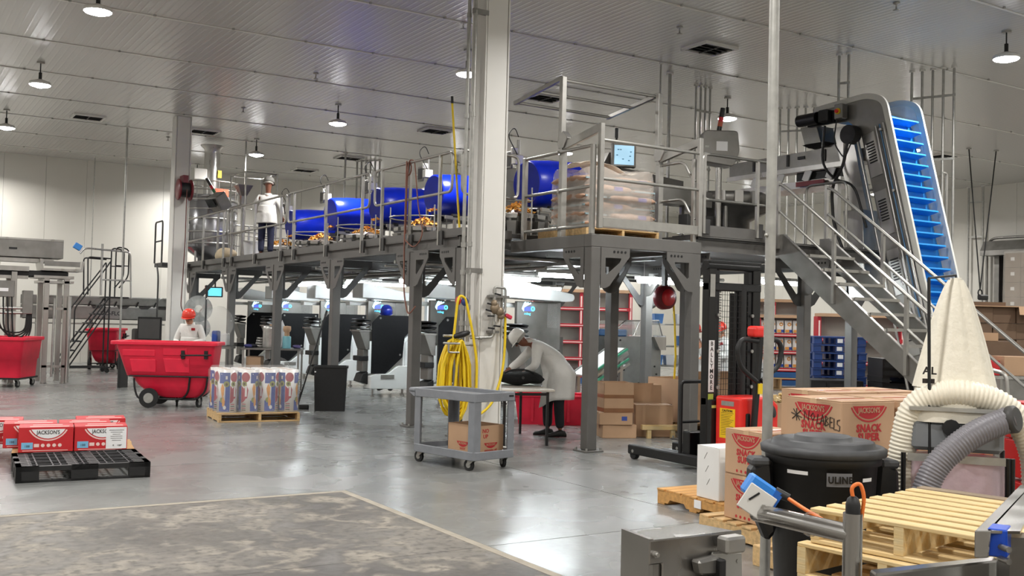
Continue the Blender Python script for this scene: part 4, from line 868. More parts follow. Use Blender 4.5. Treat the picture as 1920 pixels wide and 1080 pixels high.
# ---------------------------------------------------------------- weighers and blue drums on the deck
def chips(t, cx, cy, cz, r, n, seed, name='chips', hf=.5):
    m = M(); rn = random.Random(seed)
    for k in range(n):
        a = rn.uniform(0, 2*pi); q = sqrt(rn.random()); z = cz+(1-q)*r*hf+rn.uniform(-.01, .02)
        R = Euler((rn.uniform(-1, 1), rn.uniform(-1, 1), rn.uniform(0, 6))).to_matrix(); s_ = rn.uniform(.022, .038)
        c = V((cx+r*q*cos(a), cy+r*q*sin(a), z)); pts = [c+R@V((s_*cos(2*pi*i/5), s_*.7*sin(2*pi*i/5), .25*s_*cos(4*pi*i/5))) for i in range(5)]
        m.add(pts, [tuple(range(5))])
    o = m.build(name, CHIP, t); o['kind'] = 'stuff'; return o
def weigher(label, loc):
    t = E('multihead_weigher', label, 'machine', loc, 0, 'multihead weighers on the deck')
    M().lathe([(.5, .0), (.5, .06), (.3, .1), (.3, .35)], 20).build('body', STEELD, t)
    M().lathe([(.27, .36), (.1, .44), (0, .5)], 20).build('top_cone', STEEL, t)
    b0 = p0 = None
    for k in range(14):
        a = 360/14*k
        if b0 is None:
            b0 = M().hexa([(.4, -.06, .02), (.52, -.06, .02), (.52, .06, .02), (.4, .06, .02), (.38, -.075, .26), (.56, -.075, .26), (.56, .075, .26), (.38, .075, .26)]).build('weigh_bucket', STEEL, t, bev=.004)
            p0 = M().hexa([(.26, -.05, .36), (.55, -.08, .3), (.55, .08, .3), (.26, .05, .36), (.26, -.055, .41), (.55, -.09, .36), (.55, .09, .36), (.26, .055, .41)]).build('feeder_pan', STEEL, t)
            o, p = b0, p0
        else: o = link('weigh_bucket', b0.data, t, .004); p = link('feeder_pan', p0.data, t)
        o.rotation_euler = p.rotation_euler = (0, 0, radians(a))
    chips(t, 0, 0, .42, .3, 170, int(loc[1]*10), hf=.55)
    for a in (20, 140, 260):
        x, y = .62*cos(radians(a)), .62*sin(radians(a)); M().cyl((x, y, 0), (x, y, .75), .012, n=6).build('support_rod', GALV, t)
    M().tube([(.62*cos(radians(a)), .62*sin(radians(a)), .55) for a in range(20, 261, 24)], .014, 6).build('guard_ring', RAILM, t)
    return t
def drum(label, loc, first=[None]):
    if first[0] is None:
        t = E('tumble_drum', label, 'drum', loc, 0, 'blue tumble drums on the mezzanine')
        R = Euler((0, radians(90), 0)).to_matrix()@Euler((0, 0, 0)).to_matrix(); R = Euler((0, radians(87), radians(4))).to_matrix()
        M().lathe([(.335, .0), (.36, .02), (.375, .35), (.38, .4), (.375, 1.0), (.35, 1.12)], 32, (0, 0, 0), R).build('drum_shell', DRUMB, t)
        M().lathe([(.33, .95), (.33, .02), (.338, .0)], 32, (0, 0, 0), R).add([], []).build('drum_lining', DRUMB, t); M().lathe([(.0, .94), (.33, .94)], 24, (0, 0, 0), R).build('drum_back', BLACK, t)  # back disc is black to paint the shade deep inside the drum
        for k in range(6):
            a = 2*pi*k/6; p = R@V((.315*cos(a), .315*sin(a), .05)); q = R@V((.315*cos(a), .315*sin(a), .9)); M().bar(p, q, .02, .03).build('flight', DRUMB, t)
        M().lathe([(.345, 1.1), (.41, 1.12), (.41, 1.22), (.3, 1.26), (.3, 1.4)], 28, (0, 0, 0), R).build('drive_ring', STEELD, t)
        M().box(1.25, -.3, -.25, 1.75, .3, .35).build('drive_housing', STEELD, t, bev=.02); M().prism([(1.3, .35), (1.7, .35), (1.7, .62), (1.45, .62)], -.2, .2).build('infeed_hopper', STEELD, t)
        for y in (-.28, .28):
            M().bar((.1, y, -.42), (1.7, y, -.46), .05, .06).build('frame_rail', RAILM, t)
            for x in (.3, 1.6): M().bar((x, y, -.95), (x, y, -.45), .05).build('frame_leg', RAILM, t)
        for x in (.25, .95): M().cyl((x, -.26, -.4), (x+.1, -.26, -.4), .05).cyl((x, .26, -.4), (x+.1, .26, -.4), .05).build('roller', BLACK, t)
        M().box(.0, .34, .35, .16, .46, .5).box(-.02, .4, .52, .1, .46, .62).build('sensor_box', WHITE, t, bev=.01); M().box(.02, .5, .3, .06, .7, .58).build('touch_panel', STEELD, t, bev=.008); M().box(.016, .52, .34, .02, .68, .54).build('panel_glass', GREYD, t)
        M().cyl((.1, .42, -.95), (.1, .42, .75), .028, n=8).build('mount_post', RAILM, t)
        M().tube(fillet([(.05, .36, .5), (-.15, .36, .8), (.0, .38, .95), (.1, .42, .8)], .12), .008, 6).build('sensor_cable', BLACK, t)
        chips(t, .09, 0, -.3, .17, 90, 5, 'drum_chips', .35)
        first[0] = t; return t
    return dup(first[0], loc, None, label)
for k, (y, z, l) in enumerate(((13.35, 3.76, 'blue drum nearest the pallet of sacks'), (16.45, 3.87, 'blue drum just left of the white column'), (18.9, 3.87, 'middle blue drum on the mezzanine'), (21.35, 3.87, 'blue drum with chips at its mouth, second from the far end'), (23.85, 3.8, 'farthest blue drum on the mezzanine'))):
    drum(l, (8.6, y, z)); w = l.replace('blue drum', 'weigher below the blue drum').replace('middle weigher', 'weigher')
    weigher('steel weigher with orange chips, ' + ('below the drum by the sacks', 'below the drum left of the column', 'below the middle drum', 'below the second farthest drum', 'below the farthest drum')[k], (8.42, y, 2.862))
for k, (x, y) in enumerate(((10.6, 14.2), (10.6, 17), (10.6, 20))): pass

# tank with exhaust stack, cage, control box
CRY = mat('vessel_steel', '#a7a7aa', .22, .9, var=.1, scale=2, rvar=.05)
t = E('process_vessel', 'polished round steel vessel with an exhaust stack at the far mezzanine end', 'tank', (7.66, 27.45, 2.862))
M().lathe([(.3, 0), (.3, .2), (.68, .45), (.7, .5), (.7, 1.75), (.6, 1.85), (.25, 1.9), (0, 1.9)], 32).build('shell', CRY, t)
for z in (.55, .85, 1.2, 1.45, 1.7): M().lathe([(.70, z), (.725, z+.01), (.725, z+.04), (.70, z+.05)], 32).build('band', STEEL, t)
M().lathe([(.2, 1.88), (.2, 3.0), (.205, 3.12), (.3, 3.2), (.31, 3.22), (.19, 3.22), (.19, 3.0)], 24).build('exhaust_stack', STEEL, t)
for z in (1.98, 2.2): M().tube([(.72*cos(a*pi/12), .72*sin(a*pi/12), z) for a in range(24)], .018, 6, True).build('top_guard_rail', RAILM, t)
for a in range(0, 360, 45): M().cyl((.72*cos(radians(a)), .72*sin(radians(a)), 1.75), (.72*cos(radians(a)), .72*sin(radians(a)), 2.2), .012, n=6).build('guard_post', RAILM, t)
M().box(-.1, -.75, 1.8, .25, -.6, 2.0).build('orange_label', mat('label_orange_red', '#b4553c', .5), t); M().box(-.55, -.3, 2.25, -.2, .1, 2.55).build('junction_box', WHITE, t, bev=.02); M().box(.1, -.23, 2.35, .2, -.19, 2.55).build('yellow_tag', YEL, t)
t = E('hopper_cage', 'thin steel cage frame around a hopper beside the far worker', 'frame', (7.75, 24.78, 2.862))
for x in (0, .8):
    for y in (0, 1.2): M().cyl((x, y, 0), (x, y, 2.27), .022, n=8).build('upright', RAILM, t)
for z in (2.25, 1.45, .75): M().tube([(0, 0, z), (.8, 0, z), (.8, 1.2, z), (0, 1.2, z)], .018, 6, True).build('cage_bar', RAILM, t)
for k in range(6): M().cyl((.0, .2+k*.17, 0), (.0, .2+k*.17, .75), .01, n=6).build('cage_rod', RAILM, t)
M().lathe([(.09, 0), (.1, .25), (.26, .5), (.27, .52)], 4, (.25, .95, 1.5), Euler((0, 0, .78)).to_matrix(), False).build('hopper', STEELD, t); M().cyl((.25, .95, 0), (.25, .95, 1.5), .05).build('hopper_post', STEEL, t)
t = E('control_cabinet', 'tilted steel control box with a red and green signal light on the deck', 'control box', (7.28, 25.35, 2.862))
M().cyl((0, 0, 0), (0, 0, 1.3), .035).build('pedestal', RAILM, t); R = Euler((.0, radians(-35), radians(20))).to_matrix()
M().ob((0, 0, 1.5), (.34, .4, .42), R).build('box', STEELD, t, bev=.02); M().ob((-.22, -.05, 1.45), (.03, .3, .22), R).build('screen', GLASS, t, bev=.006)
for k, mm in enumerate((mat('signal_green', '#2f7a4a', .3), REDM, BLACKG, BLACKG)): M().cyl((-.1-k*.055, .05, 1.74+k*.085), (-.1-(k+1)*.055, .05, 1.74+(k+1)*.085), .038, n=10).build('signal_segment', mm, t)
t = E('white_pail', 'white plastic pail on the far end of the deck', 'bucket', (7.35, 22.9, 2.862)); M().lathe([(.15, 0), (.19, .4), (.2, .41), (.185, .41), (.14, .02), (0, .02)], 20).build('body', PAPER, t)
t = E('cloth_sack', 'beige crumpled sack lying on the far end of the deck', 'sack', (7.3, 24.7, 2.862)); M().surf(lambda a, b_: (.22*cos(2*pi*a)*sin(pi*b_), .55*sin(2*pi*a)*sin(pi*b_), max(0, .17-.17*cos(pi*b_)+.03*sin(7*a+5*b_)*sin(pi*b_))), 18, 10, True).build('sack_body', mat('sack_beige', '#d9c7a8', .85, bump=.6, bscale=12), t)
# ---------------------------------------------------------------- load bay: pallet of sacks, panel, detector, feeder, conveyor
wood_pallet('wooden pallet under the film wrapped paper sacks on the loading bay', (8.62, 11.5, 2.756), 0, 1.25, 1.15, WOOD, 7)
SACK = mat('paper_sack', '#b08d76', .8, var=.1, scale=3, bump=.35, bscale=14)
def sack(label, loc, rz, L=.8, W=.44, H_=.12, first=[None]):
    if first[0] is None:
        t = E('paper_sack', label, 'sack', loc, rz, 'paper sacks on the loading bay')
        def fn(a, b):
            x = -1+2*a; y = cos(2*pi*b); z = sin(2*pi*b); q = (1-abs(x)**5)**.5 if abs(x) < 1 else 0
            return (x*L/2, y*W/2*(.86+.14*q)*(1-.02*sin(9*x)), H_/2+(abs(z)**.55*(1 if z > 0 else -1))*H_/2*(.12+.88*q)+.006*sin(7*x+5*y)*q)
        M().surf(fn, 14, 18, False, True).build('sack_body', SACK, t); M().box(-L/2-.012, -W*.4, H_/2-.012, -L/2+.02, W*.4, H_/2+.012).box(L/2-.02, -W*.4, H_/2-.012, L/2+.012, W*.4, H_/2+.012).build('sewn_end', mat('sack_end_blue', '#8fa3a8', .7), t)
        M().box(.06, -W/2-.004, H_*.3, .2, -W/2+.02, H_*.75).build('print_patch', mat('sack_print', '#6a5aa0', .7), t)
        first[0] = t; return t
    return dup(first[0], loc, rz, label)
lay = ['bottom', 'second', 'third', 'fourth', 'fifth', 'top']
for k in range(6):
    z = 2.898+k*.121
    if k % 2 == 0: P_ = [(8.42, 11.18, 0), (8.42, 11.64, 0), (9.04, 11.4, 90)]
    else: P_ = [(8.84, 11.18, 0), (8.84, 11.64, 0), (8.2, 11.4, 90)]
    for q, (x, y, r_) in enumerate(P_): sack('brown paper sack, %s layer of the wrapped load, %s' % (lay[k], ('long side to the front', 'in the rear', 'turned sideways at the end')[q]), (x, y, z), r_)
def wrapf(a, b):
    q = 2*pi*a; c, s_ = cos(q), sin(q); p = 5; r = (abs(c)**p+abs(s_)**p)**(-1/p); w = .012*sin(23*a*6.28+9*b)*(b > .02)
    top = .78*b+.05*sin(5*a*6.28)*(b > .9)
    return (8.62+(.64+w)*r*c*(1-.02*b), 11.41+(.5+w)*r*s_*(1-.03*b), 2.9+top)
m = M().surf(wrapf, 40, 10, True)
m.surf(lambda a, b: (8.62+(.64*cos(2*pi*a)*(abs(cos(2*pi*a))**5+abs(sin(2*pi*a))**5)**-.2)*(1-b)*.98, 11.41+(.5*sin(2*pi*a)*(abs(cos(2*pi*a))**5+abs(sin(2*pi*a))**5)**-.2)*(1-b)*.97, 3.68+.05*sin(5*a*6.28)*(1-b)+.06*b+.03*sin(9*b+11*a*6.28)*b), 40, 6, True)
tag(m.build('load_wrap', mat('load_film', '#f2ece2', .18, var=.02, alpha=.33, bump=1, bscale=7)), 'crinkled clear film wrapped around the paper sacks', 'plastic wrap')
tag(M().surf(lambda a, b: (8.0+1.0*a, 11.1+.55*b, 3.75+.1*exp(-((a-.35)/.2)**2)+.03*sin(13*a+5*b)-.05*a), 18, 10).build('loose_film_sheet', mat('loose_film', '#e8ded0', .25, alpha=.75, bump=.8, bscale=8), sol=.004), 'loose pale film sheet folded over the top of the sacks', 'plastic sheet')

HMIS = mat('hmi_screen', '#a6cfe6', emit=.95)
t = E('touch_screen_panel', 'touch screen with pale blue display on a post behind the sacks', 'control panel', (10.2, 12.95, 2.862), -20)
M().cyl((0, .05, 0), (0, .05, 1.2), .03).build('pedestal', RAILM, t); M().box(-.2, 0, 1.27, .2, .09, 1.66).build('housing', STEELD, t, bev=.012); M().box(-.165, -.004, 1.31, .165, 0, 1.62).build('display', HMIS, t)
for u, v in ((-.1, 1.55), (-.06, 1.55), (-.12, 1.46), (.1, 1.45), (.08, 1.38), (-.02, 1.4), (.11, 1.52)): M().box(u-.014, -.006, v-.008, u+.014, -.004, v+.008).build('display_icon', LBLUE, t)
M().cyl((-.12, .05, 1.66), (-.12, .05, 1.74), .018).build('lamp_stem', BLACK, t); M().cyl((-.12, .05, 1.74), (-.12, .05, 1.9), .03, n=10).build('signal_lamp', BLACKG, t)
t = E('metal_detector', 'grey rounded detector head with a tilted signal lamp on a steel post', 'machine', (11.5, 12.15, 2.862), -30)
M().cyl((0, 0, 0), (0, 0, 1.3), .05, n=16).build('post', STEEL, t)
M().prism(fillet([(-.3, 1.38, 0), (.2, 1.3, 0), (.3, 1.55, 0), (.27, 1.88, 0), (-.27, 1.88, 0), (-.32, 1.6, 0)], .06, 4, True) and [(p.x, p.y) for p in fillet([(-.3, 1.38, 0), (.2, 1.3, 0), (.3, 1.55, 0), (.27, 1.88, 0), (-.27, 1.88, 0), (-.32, 1.6, 0)], .06, 4, True)], -.15, .2).build('housing', STEELD, t, bev=.015, seg=2)
M().box(-.08, -.156, 1.55, .1, -.15, 1.7).build('label_plate', PAPER, t); M().box(-.26, -.156, 1.6, -.2, -.15, 1.63).build('maker_plate', GALV, t)
for k, mm in enumerate((BLACKG, mat('signal_orange', '#b8522c', .35), REDM, BLACKG, BLACKG)): M().cyl((-.02+k*.012, -.05, 1.88+k*.075), (-.02+(k+1)*.012, -.05, 1.88+(k+1)*.075), .04, n=12).build('signal_segment', mm, t)
t = E('check_conveyor', 'dark steel belt conveyor with orange chips on the right end of the deck', 'conveyor', (11.4, 12.3, 2.862), 0, None, True)
M().box(10.3, 12.5, 3.6, 11.65, 13.1, 3.75).build('belt_bed', STEELD, t, bev=.01); M().box(10.3, 12.45, 3.55, 11.65, 12.49, 3.8).build('side_rail', STEELD, t); M().box(10.35, 12.53, 3.755, 11.6, 13.07, 3.765).build('belt', BLACK, t)
M().prism([(10.0, 3.95), (10.3, 4.15), (11.6, 4.05), (11.6, 3.8), (10.2, 3.75)], 13.1, 13.5).build('infeed_trough', STEELD, t)
for x in (10.4, 11.55): M().box(x-.03, 12.5, 2.865, x+.03, 12.56, 3.6).box(x-.03, 13.04, 2.865, x+.03, 13.1, 3.6).build('leg', STEELD, t)
M().box(10.9, 12.2, 3.15, 11.62, 12.42, 3.38).build('drive_cover', GREYD, t, bev=.01); M().box(11.2, 12.3, 2.98, 11.6, 12.9, 3.08).build('lower_frame', BLACK, t)
chips(t, 11.25, 12.75, 3.76, .2, 90, 77, 'loose_chips', .5)
t = E('rotary_feeder', 'dark round hopper deck under the vibrating trough', 'machine', (12.5, 13.0, 2.862)); M().lathe([(.4, .0), (.4, .55), (.75, .75), (.8, .9), (.78, 1.0), (.3, 1.02), (0, 1.05)], 28).build('bowl', STEELD, t); M().cyl((-.5, -.5, 0), (-.5, -.5, .8), .04).cyl((.5, -.5, 0), (.5, -.5, .8), .04).build('leg', STEELD, t)
for k in range(8):
    a = radians(200+k*20); M().ob((.8*cos(a), .8*sin(a), .9), (.1, .14, .2), Euler((0, 0, a)).to_matrix()).build('feeder_clip', STEEL, t)
t = E('vibrating_feeder', 'long steel vibrating trough below the conveyor outlet', 'conveyor', (13.4, 11.2, 2.862), 0, None, True)
M().prism([(11.15, 4.66), (11.5, 4.66), (11.75, 4.62), (13.85, 4.6), (13.85, 4.36), (11.15, 4.36)], 13.38, 13.4, 'yz').prism([(11.15, 4.66), (13.85, 4.6), (13.85, 4.36), (11.15, 4.36)], 14.0, 14.02, 'yz').box(13.4, 11.15, 4.36, 14.0, 13.85, 4.39).build('trough', STEELD, t)
M().box(13.36, 11.0, 4.28, 13.4, 13.9, 4.36).build('flange', STEEL, t)
for y in (11.6, 12.4, 13.2): M().box(13.36, y, 4.4, 13.385, y+.05, 4.6).build('stiffener', GREYD, t)
M().box(13.36, 12.05, 4.49, 13.376, 12.2, 4.54).build('maker_plate', BLACK, t)
M().box(13.4, 11.3, 4.0, 14.0, 13.6, 4.12).build('base_frame', STEEL, t); M().box(13.45, 11.4, 4.12, 13.95, 12.3, 4.28).build('drive_box', BLACK, t, bev=.01)
for y in (11.5, 12.0, 12.6, 13.2): M().ob((13.38, y, 4.2), (.02, .14, .2), Euler((radians(25), 0, 0)).to_matrix()).build('leaf_spring', PAPER, t)
for y in (11.4, 13.4): M().box(13.4, y-.04, 2.865, 13.48, y+.04, 4.0).box(13.92, y-.04, 2.865, 14.0, y+.04, 4.0).build('leg', STEEL, t)
M().box(13.33, 11.6, 4.02, 13.36, 12.2, 4.1).build('red_label_strip', mat('label_maroon', '#7b2d33', .5), t)

# inclined blue cleated conveyor
cv = E('inclined_conveyor', 'tall inclined conveyor with a bright blue cleated belt', 'conveyor', (13.6, 9.2, 0), 0, None, True)
X0, X1 = 13.2, 14.02; PB, PT = V((0, 8.98, .1)), V((0, 10.27, 5.12)); dr = (PT-PB).normalized(); nr = V((0, dr.z, -dr.y))   # nr points away (+Y)
UH = mat('white_guide_plastic', '#d9d9d2', .45, var=.03)
edge = fillet([PB, PB+dr*4.95, PB+dr*5.28, V((0, 10.62, 5.34)), V((0, 11.7, 5.27))], .3, 6)
ins = []
for i, p in enumerate(edge):
    d = (edge[min(i+1, len(edge)-1)]-edge[max(i-1, 0)]).normalized(); ins.append(p+V((0, d.z, -d.y))*.075)
for x in (X0, X1): M().prism([(p.y-.015, p.z+.012) for p in edge]+[(p.y, p.z) for p in ins[::-1]], x-.022, x+.022, 'yz').build('edge_guide', UH, cv)
fr_ = [(p.y, p.z) for p in edge]; bk = [(11.7, 4.98), (11.0, 4.95), (10.75, 4.75), (9.55, .1)]
for x in (X0, X1): M().prism([(y+.03, z-.01) for y, z in fr_]+bk, x-.008, x+.008, 'yz').build('side_plate', STEELD if x == X0 else mat('clear_side_guard', '#dfe6e8', .3, alpha=.6), cv)
bd = M(); n_ = nr*.2
bel = fillet([PB+n_, PB+dr*5.05+n_, V((0, 10.75, 5.12)), V((0, 11.6, 5.07))], .25, 6)
bd.add([V((x, p.y, p.z)) for p in bel for x in (X0+.03, X1-.03)], [(2*i, 2*i+1, 2*i+3, 2*i+2) for i in range(len(bel)-1)], True); bd.build('belt', BLUEB, cv, sol=.01)
me = None
for k in range(27):
    c = PB+dr*(.12+k*.186)+n_; o_ = link('cleat', me, cv) if me else None
    if o_ is None:
        q = -nr*.17-dr*(-.015); mm = M(); w0 = V((X0+.04, 0, 0)); w1 = V((X1-.1, 0, 0)); a = V((0, 0, 0)); tip = -nr*.19+dr*.0; u_ = dr*.08
        mm.hexa([w0+a, w1+a, w1+tip, w0+tip, w0+a+u_, w1+a+u_, w1+tip+u_*.3, w0+tip+u_*.3]); o_ = mm.build('cleat', BLUEB, cv, w=False); me = o_.data
    l = V(cv['wo']); o_.location = (-l.x, c.y-l.y, c.z-l.z)
for k in range(5):   # louvred covers on the side plate
    c = PB+dr*(.7+k*.95)+nr*.42; m = M(); m.hexa([V((X0-.02, 0, 0))+c+dr*a_+nr*b_+V((x_, 0, 0)) for x_ in (0, .02) for a_, b_ in ((-.36, -.11), (-.36, .11), (.36, .11), (.36, -.11))]); m.build('side_cover', STEEL, cv, bev=.006)
    for j in range(8): m = M(); cc = c+dr*(-.12+j*.045)-nr*.0; m.bar(V((X0-.024, 0, 0))+cc-nr*.07, V((X0-.024, 0, 0))+cc+nr*.07, .01, .02).build('louvre', BLACK, cv)
for off, r_, mm in ((.1, .018, STEEL), (.17, .012, mat('tube_blue', '#5580a8', .4)), (.24, .02, STEEL), (.62, .02, STEEL)):
    M().cyl(V((X0-.05, 0, 0))+PB+dr*.3+nr*off, V((X0-.05, 0, 0))+PB+dr*4.9+nr*off, r_, n=8).build('side_pipe', mm, cv)
for k in range(5): c = PB+dr*(.8+k)+nr*.14; M().cyl(V((X0-.02, 0, 0))+c, V((X0-.1, 0, 0))+c, .022, n=8).build('stand_off', STEEL, cv)
M().hexa([(13.1, 10.54, 2.1), (13.9, 10.54, 2.1), (13.9, 10.85, 2.1), (13.1, 10.85, 2.1), (13.1, 10.62, 3.5), (13.9, 10.62, 3.5), (13.9, 11.0, 3.5), (13.1, 11.0, 3.5)]).build('support_sheet', STEEL, cv, bev=.006)
M().hexa([(13.25, 10.65, 3.5), (13.4, 10.65, 3.5), (13.4, 10.95, 3.5), (13.25, 10.95, 3.5), (13.25, 11.0, 4.9), (13.4, 11.0, 4.9), (13.4, 11.35, 4.9), (13.25, 11.35, 4.9)]).build('support_arm', STEEL, cv)
M().box(13.08, 11.2, 4.95, 13.18, 11.75, 5.15).cyl((13.0, 11.45, 5.05), (13.0, 11.85, 5.05), .1, n=14).build('drive_motor', BLACKG, cv, bev=.01); M().box(12.95, 11.22, 4.96, 13.14, 11.42, 5.16).build('gearbox', BLACK, cv, bev=.02)
M().box(13.02, 10.98, 4.98, 13.16, 11.14, 5.22).build('isolator_box', STEELD, cv, bev=.01); M().cyl((13.0, 11.06, 5.1), (13.02, 11.06, 5.1), .05, n=14).build('yellow_plate', YEL, cv); M().cyl((12.97, 11.06, 5.1), (13.0, 11.06, 5.1), .03, n=12).build('red_knob', REDB, cv)
M().cyl((13.0, 10.85, 4.7), (13.16, 10.85, 4.7), .15, n=20).build('round_motor', BLACK, cv, bev=.01)
M().tube(fillet([(13.0, 10.85, 4.55), (12.98, 10.9, 4.2), (13.0, 11.15, 3.9), (13.0, 11.1, 3.3), (12.98, 10.9, 2.9)], .2), .025, 8).tube(fillet([(13.0, 11.3, 4.9), (12.98, 11.35, 4.3), (13.0, 11.1, 4.0), (13.0, 10.7, 3.9), (13.05, 10.5, 3.2)], .2), .02, 8).tube(fillet([(13.0, 11.06, 4.98), (12.97, 11.1, 4.6), (13, 10.9, 4.3), (13.0, 10.75, 4.6)], .12), .012, 6).build('cable_loop', BLACK, cv)
M().hexa([(13.25, 11.6, 4.7), (13.97, 11.6, 4.7), (13.97, 11.95, 4.7), (13.25, 11.95, 4.7), (13.25, 11.7, 5.0), (13.97, 11.7, 5.0), (13.97, 12.05, 5.0), (13.25, 12.05, 5.0)]).build('discharge_chute', STEELD, cv, bev=.006)
M().hexa([(13.3, 11.55, 4.64), (13.9, 11.55, 4.64), (13.9, 11.9, 4.64), (13.3, 11.9, 4.64), (13.25, 11.5, 4.7), (13.97, 11.5, 4.7), (13.97, 12.0, 4.7), (13.25, 12.0, 4.7)]).build('chute_lip', BLACK, cv)
M().tube(fillet([(14.1, 10.9, 2.9), (14.1, 10.9, 3.95), (14.1, 11.6, 3.95), (14.1, 11.6, 2.9)], .12), .022).tube(fillet([(12.7, 10.6, 2.88), (12.7, 10.6, 3.9), (12.7, 11.4, 3.9), (12.7, 11.4, 2.88)], .12), .022).tube(fillet([(14.15, 9.95, 3.3), (14.25, 9.95, 3.3), (14.25, 9.95, 4.1), (14.15, 9.95, 4.1)], .08), .02).build('guard_hoop', RAILM, cv)
for x in (13.25, 13.95):
    for y in (9.1, 9.5): M().box(x-.04, y-.04, 0, x+.04, y+.04, .4).build('leg', STEEL, cv)

# conduits dropping from the ceiling
def conduits(label, pts, z0, r=.022, bend=0):
    x0, y0 = pts[0][:2]; t = E('conduit_bundle', label, 'conduit', (x0, y0, HC))
    for x, y in pts:
        M().cyl((x-x0, y-y0, z0-HC), (x-x0, y-y0, 0), r, n=8).build('conduit', GALV, t); M().cyl((x-x0, y-y0, -.03), (x-x0, y-y0, 0), r*2.2, n=10).build('ceiling_flange', WHITE, t)
    if len(pts) > 1:
        a, b = V((*pts[0], 0)), V((*pts[-1], 0)); m = M()
        for z in (-.5, -1.6): m.bar((0, -.03, z), (b.x-a.x, b.y-a.y-.03, z), .03, .04)
        m.build('strut_clamp', GALV, t)
    return t
conduits('bundle of five conduits right of the blue conveyor top', [(15.45+k*.07, 11.5-k*.16, )[:2] for k in range(5)], 2.9)
conduits('bundle of five conduits behind the metal detector', [(16.0+k*.1, 15.1-k*.14) for k in range(5)], 2.9)
conduits('pair of conduits in front of the conveyor motor', [(13.55, 11.5), (13.62, 11.36)], 5.3)
conduits('bundle of six conduits behind the middle blue drums', [(12.08+k*.09, 28.0-k*.12) for k in range(6)], 2.9, .03)
conduits('thin conduit on the left of the far white column', [(5.3, 26.6)], .1, .025); conduits('thin conduit behind the exhaust stack', [(8.3, 26.6)], 2.9, .02); conduits('thin conduit near the back wall at the far left', [(5.6, 32.6)], 1.2, .015)
conduits('single drop pipe beside the conduit bundle behind the drums', [(11.2, 26.8)], 2.9, .03); conduits('four short conduits behind the detector signal lamp', [(13.2+k*.12, 14.6) for k in range(4)], 3.5, .02)
conduits('pair of thin conduits against the right wall', [(29.5, 19.8), (29.5, 19.3)], .5, .03)
conduits('single thin conduit over the touch screen', [(11.6, 13.75)], 2.9, .015); conduits('dark thin conduit behind the pallet gate', [(12.2, 14.2)], 2.9, .03)
# ---------------------------------------------------------------- straddle stacker
t = E('straddle_stacker', 'black pallet stacker with red power cover and tall mast', 'stacker', (8.24, 8.45, 0))
for s in (-1, 1):
    M().box(s*.35-.05, -.35, .06, s*.35+.05, 1.32, .17).build('straddle_leg', BLACK, t, bev=.012); M().cyl((s*.35-.03, 1.24, .055), (s*.35+.03, 1.24, .055), .055, n=14).build('leg_wheel', RUBBER, t); M().cyl((s*.35-.053, 1.22, .1), (s*.35+.053, 1.22, .1), .02, n=10).build('wheel_bolt', GALV, t)
    M().box(s*.34-.06, -.05, .1, s*.34+.06, .06, 2.33).build('mast_upright', BLACKG, t, bev=.008); M().box(s*.25-.03, -.03, .2, s*.25+.03, .05, 2.25).build('inner_mast', BLACK, t, bev=.005)
    M().box(s*.13-.05, .2, .06, s*.13+.05, 1.28, .1).build('fork', BLACK, t, bev=.01); M().box(s*.13-.05, .16, .06, s*.13+.05, .2, .55).build('fork_shank', BLACK, t)
for z in (.75, 2.02, 2.27): M().box(-.4, -.04 if z < 2 else -.06, z, .4, .05, z+.09).build('mast_cross_member', BLACK, t, bev=.01)
M().cyl((-.42, -.02, 2.3), (.36, -.02, 2.3), .05, n=12).build('top_cylinder', BLACKG, t)
M().cyl((.02, 0, .5), (.02, 0, 2.0), .045, n=14).build('lift_cylinder', BLACKG, t); M().cyl((.13, 0, .5), (.13, 0, 2.1), .07, n=14).build('lift_cylinder', BLACK, t)
m = M()
for k in range(20): m.bar((-.22, -.055, .8+k*.062), (.22, -.055, .8+k*.062), .004)
for k in range(12): m.bar((-.2+k*.036, -.055, .8), (-.2+k*.036, -.055, 2.02), .004)
m.build('guard_mesh', BLACK, t)['kind'] = 'stuff'
m = M()
for k in range(44): m.ob((-.17, .01, .75+k*.03), (.022, .012, .02), None)
m.build('lift_chain', GALV, t)['kind'] = 'stuff'
M().tube(fillet([(-.33, .45, .15), (-.33, .45, .98), (-.02, .45, .98)], .05), .022, 8).tube([(-.33, .45, .52), (-.05, .45, .52)], .016).build('load_backrest', BLACK, t); M().box(-.33, .3, .12, .2, .42, .42).build('carriage', BLACKG, t, bev=.01)
M().cyl((-.2, .5, .1), (-.2, .5, .42), .02).build('tie_rod', GALV, t)
M().box(-.4, -.115, .12, -.28, -.05, .82).build('side_post', BLACK, t, bev=.01)
cov = [(-.345, .87), (.12, .87), (.24, .78), (.24, .4), (.2, .3), (-.3, .26), (-.34, .3)]
M().prism(cov, -.5, -.12).build('red_cover', REDB, t, bev=.035, seg=3); M().prism([(-.24, .26), (.18, .26), (.16, .42), (-.26, .42)], -.62, -.48).build('cover_step', REDB, t, bev=.04, seg=3)
M().box(-.35, -.6, .1, .3, -.1, .27).build('chassis', BLACK, t, bev=.02); M().box(.12, -.72, .3, .42, -.56, .4).build('foot_guard', BLACK, t, bev=.05, seg=3)
wd = (0, 1.0)
cl_ = M().box(-.348, -.43, .42, -.338, -.2, .74).build('caution_label', mat('caution_yellow', '#f2c413', .5), t); txt('CAUTION', .035, PDARK, t, (-.3505, -.315, .715), (90, 0, -90), bold=.02)
for k in range(14): M().box(-.3495, -.41+(k % 4)*.02, .69-k*.018, -.348, -.22, .694-k*.018).build('label_line', PDARK, cl_)
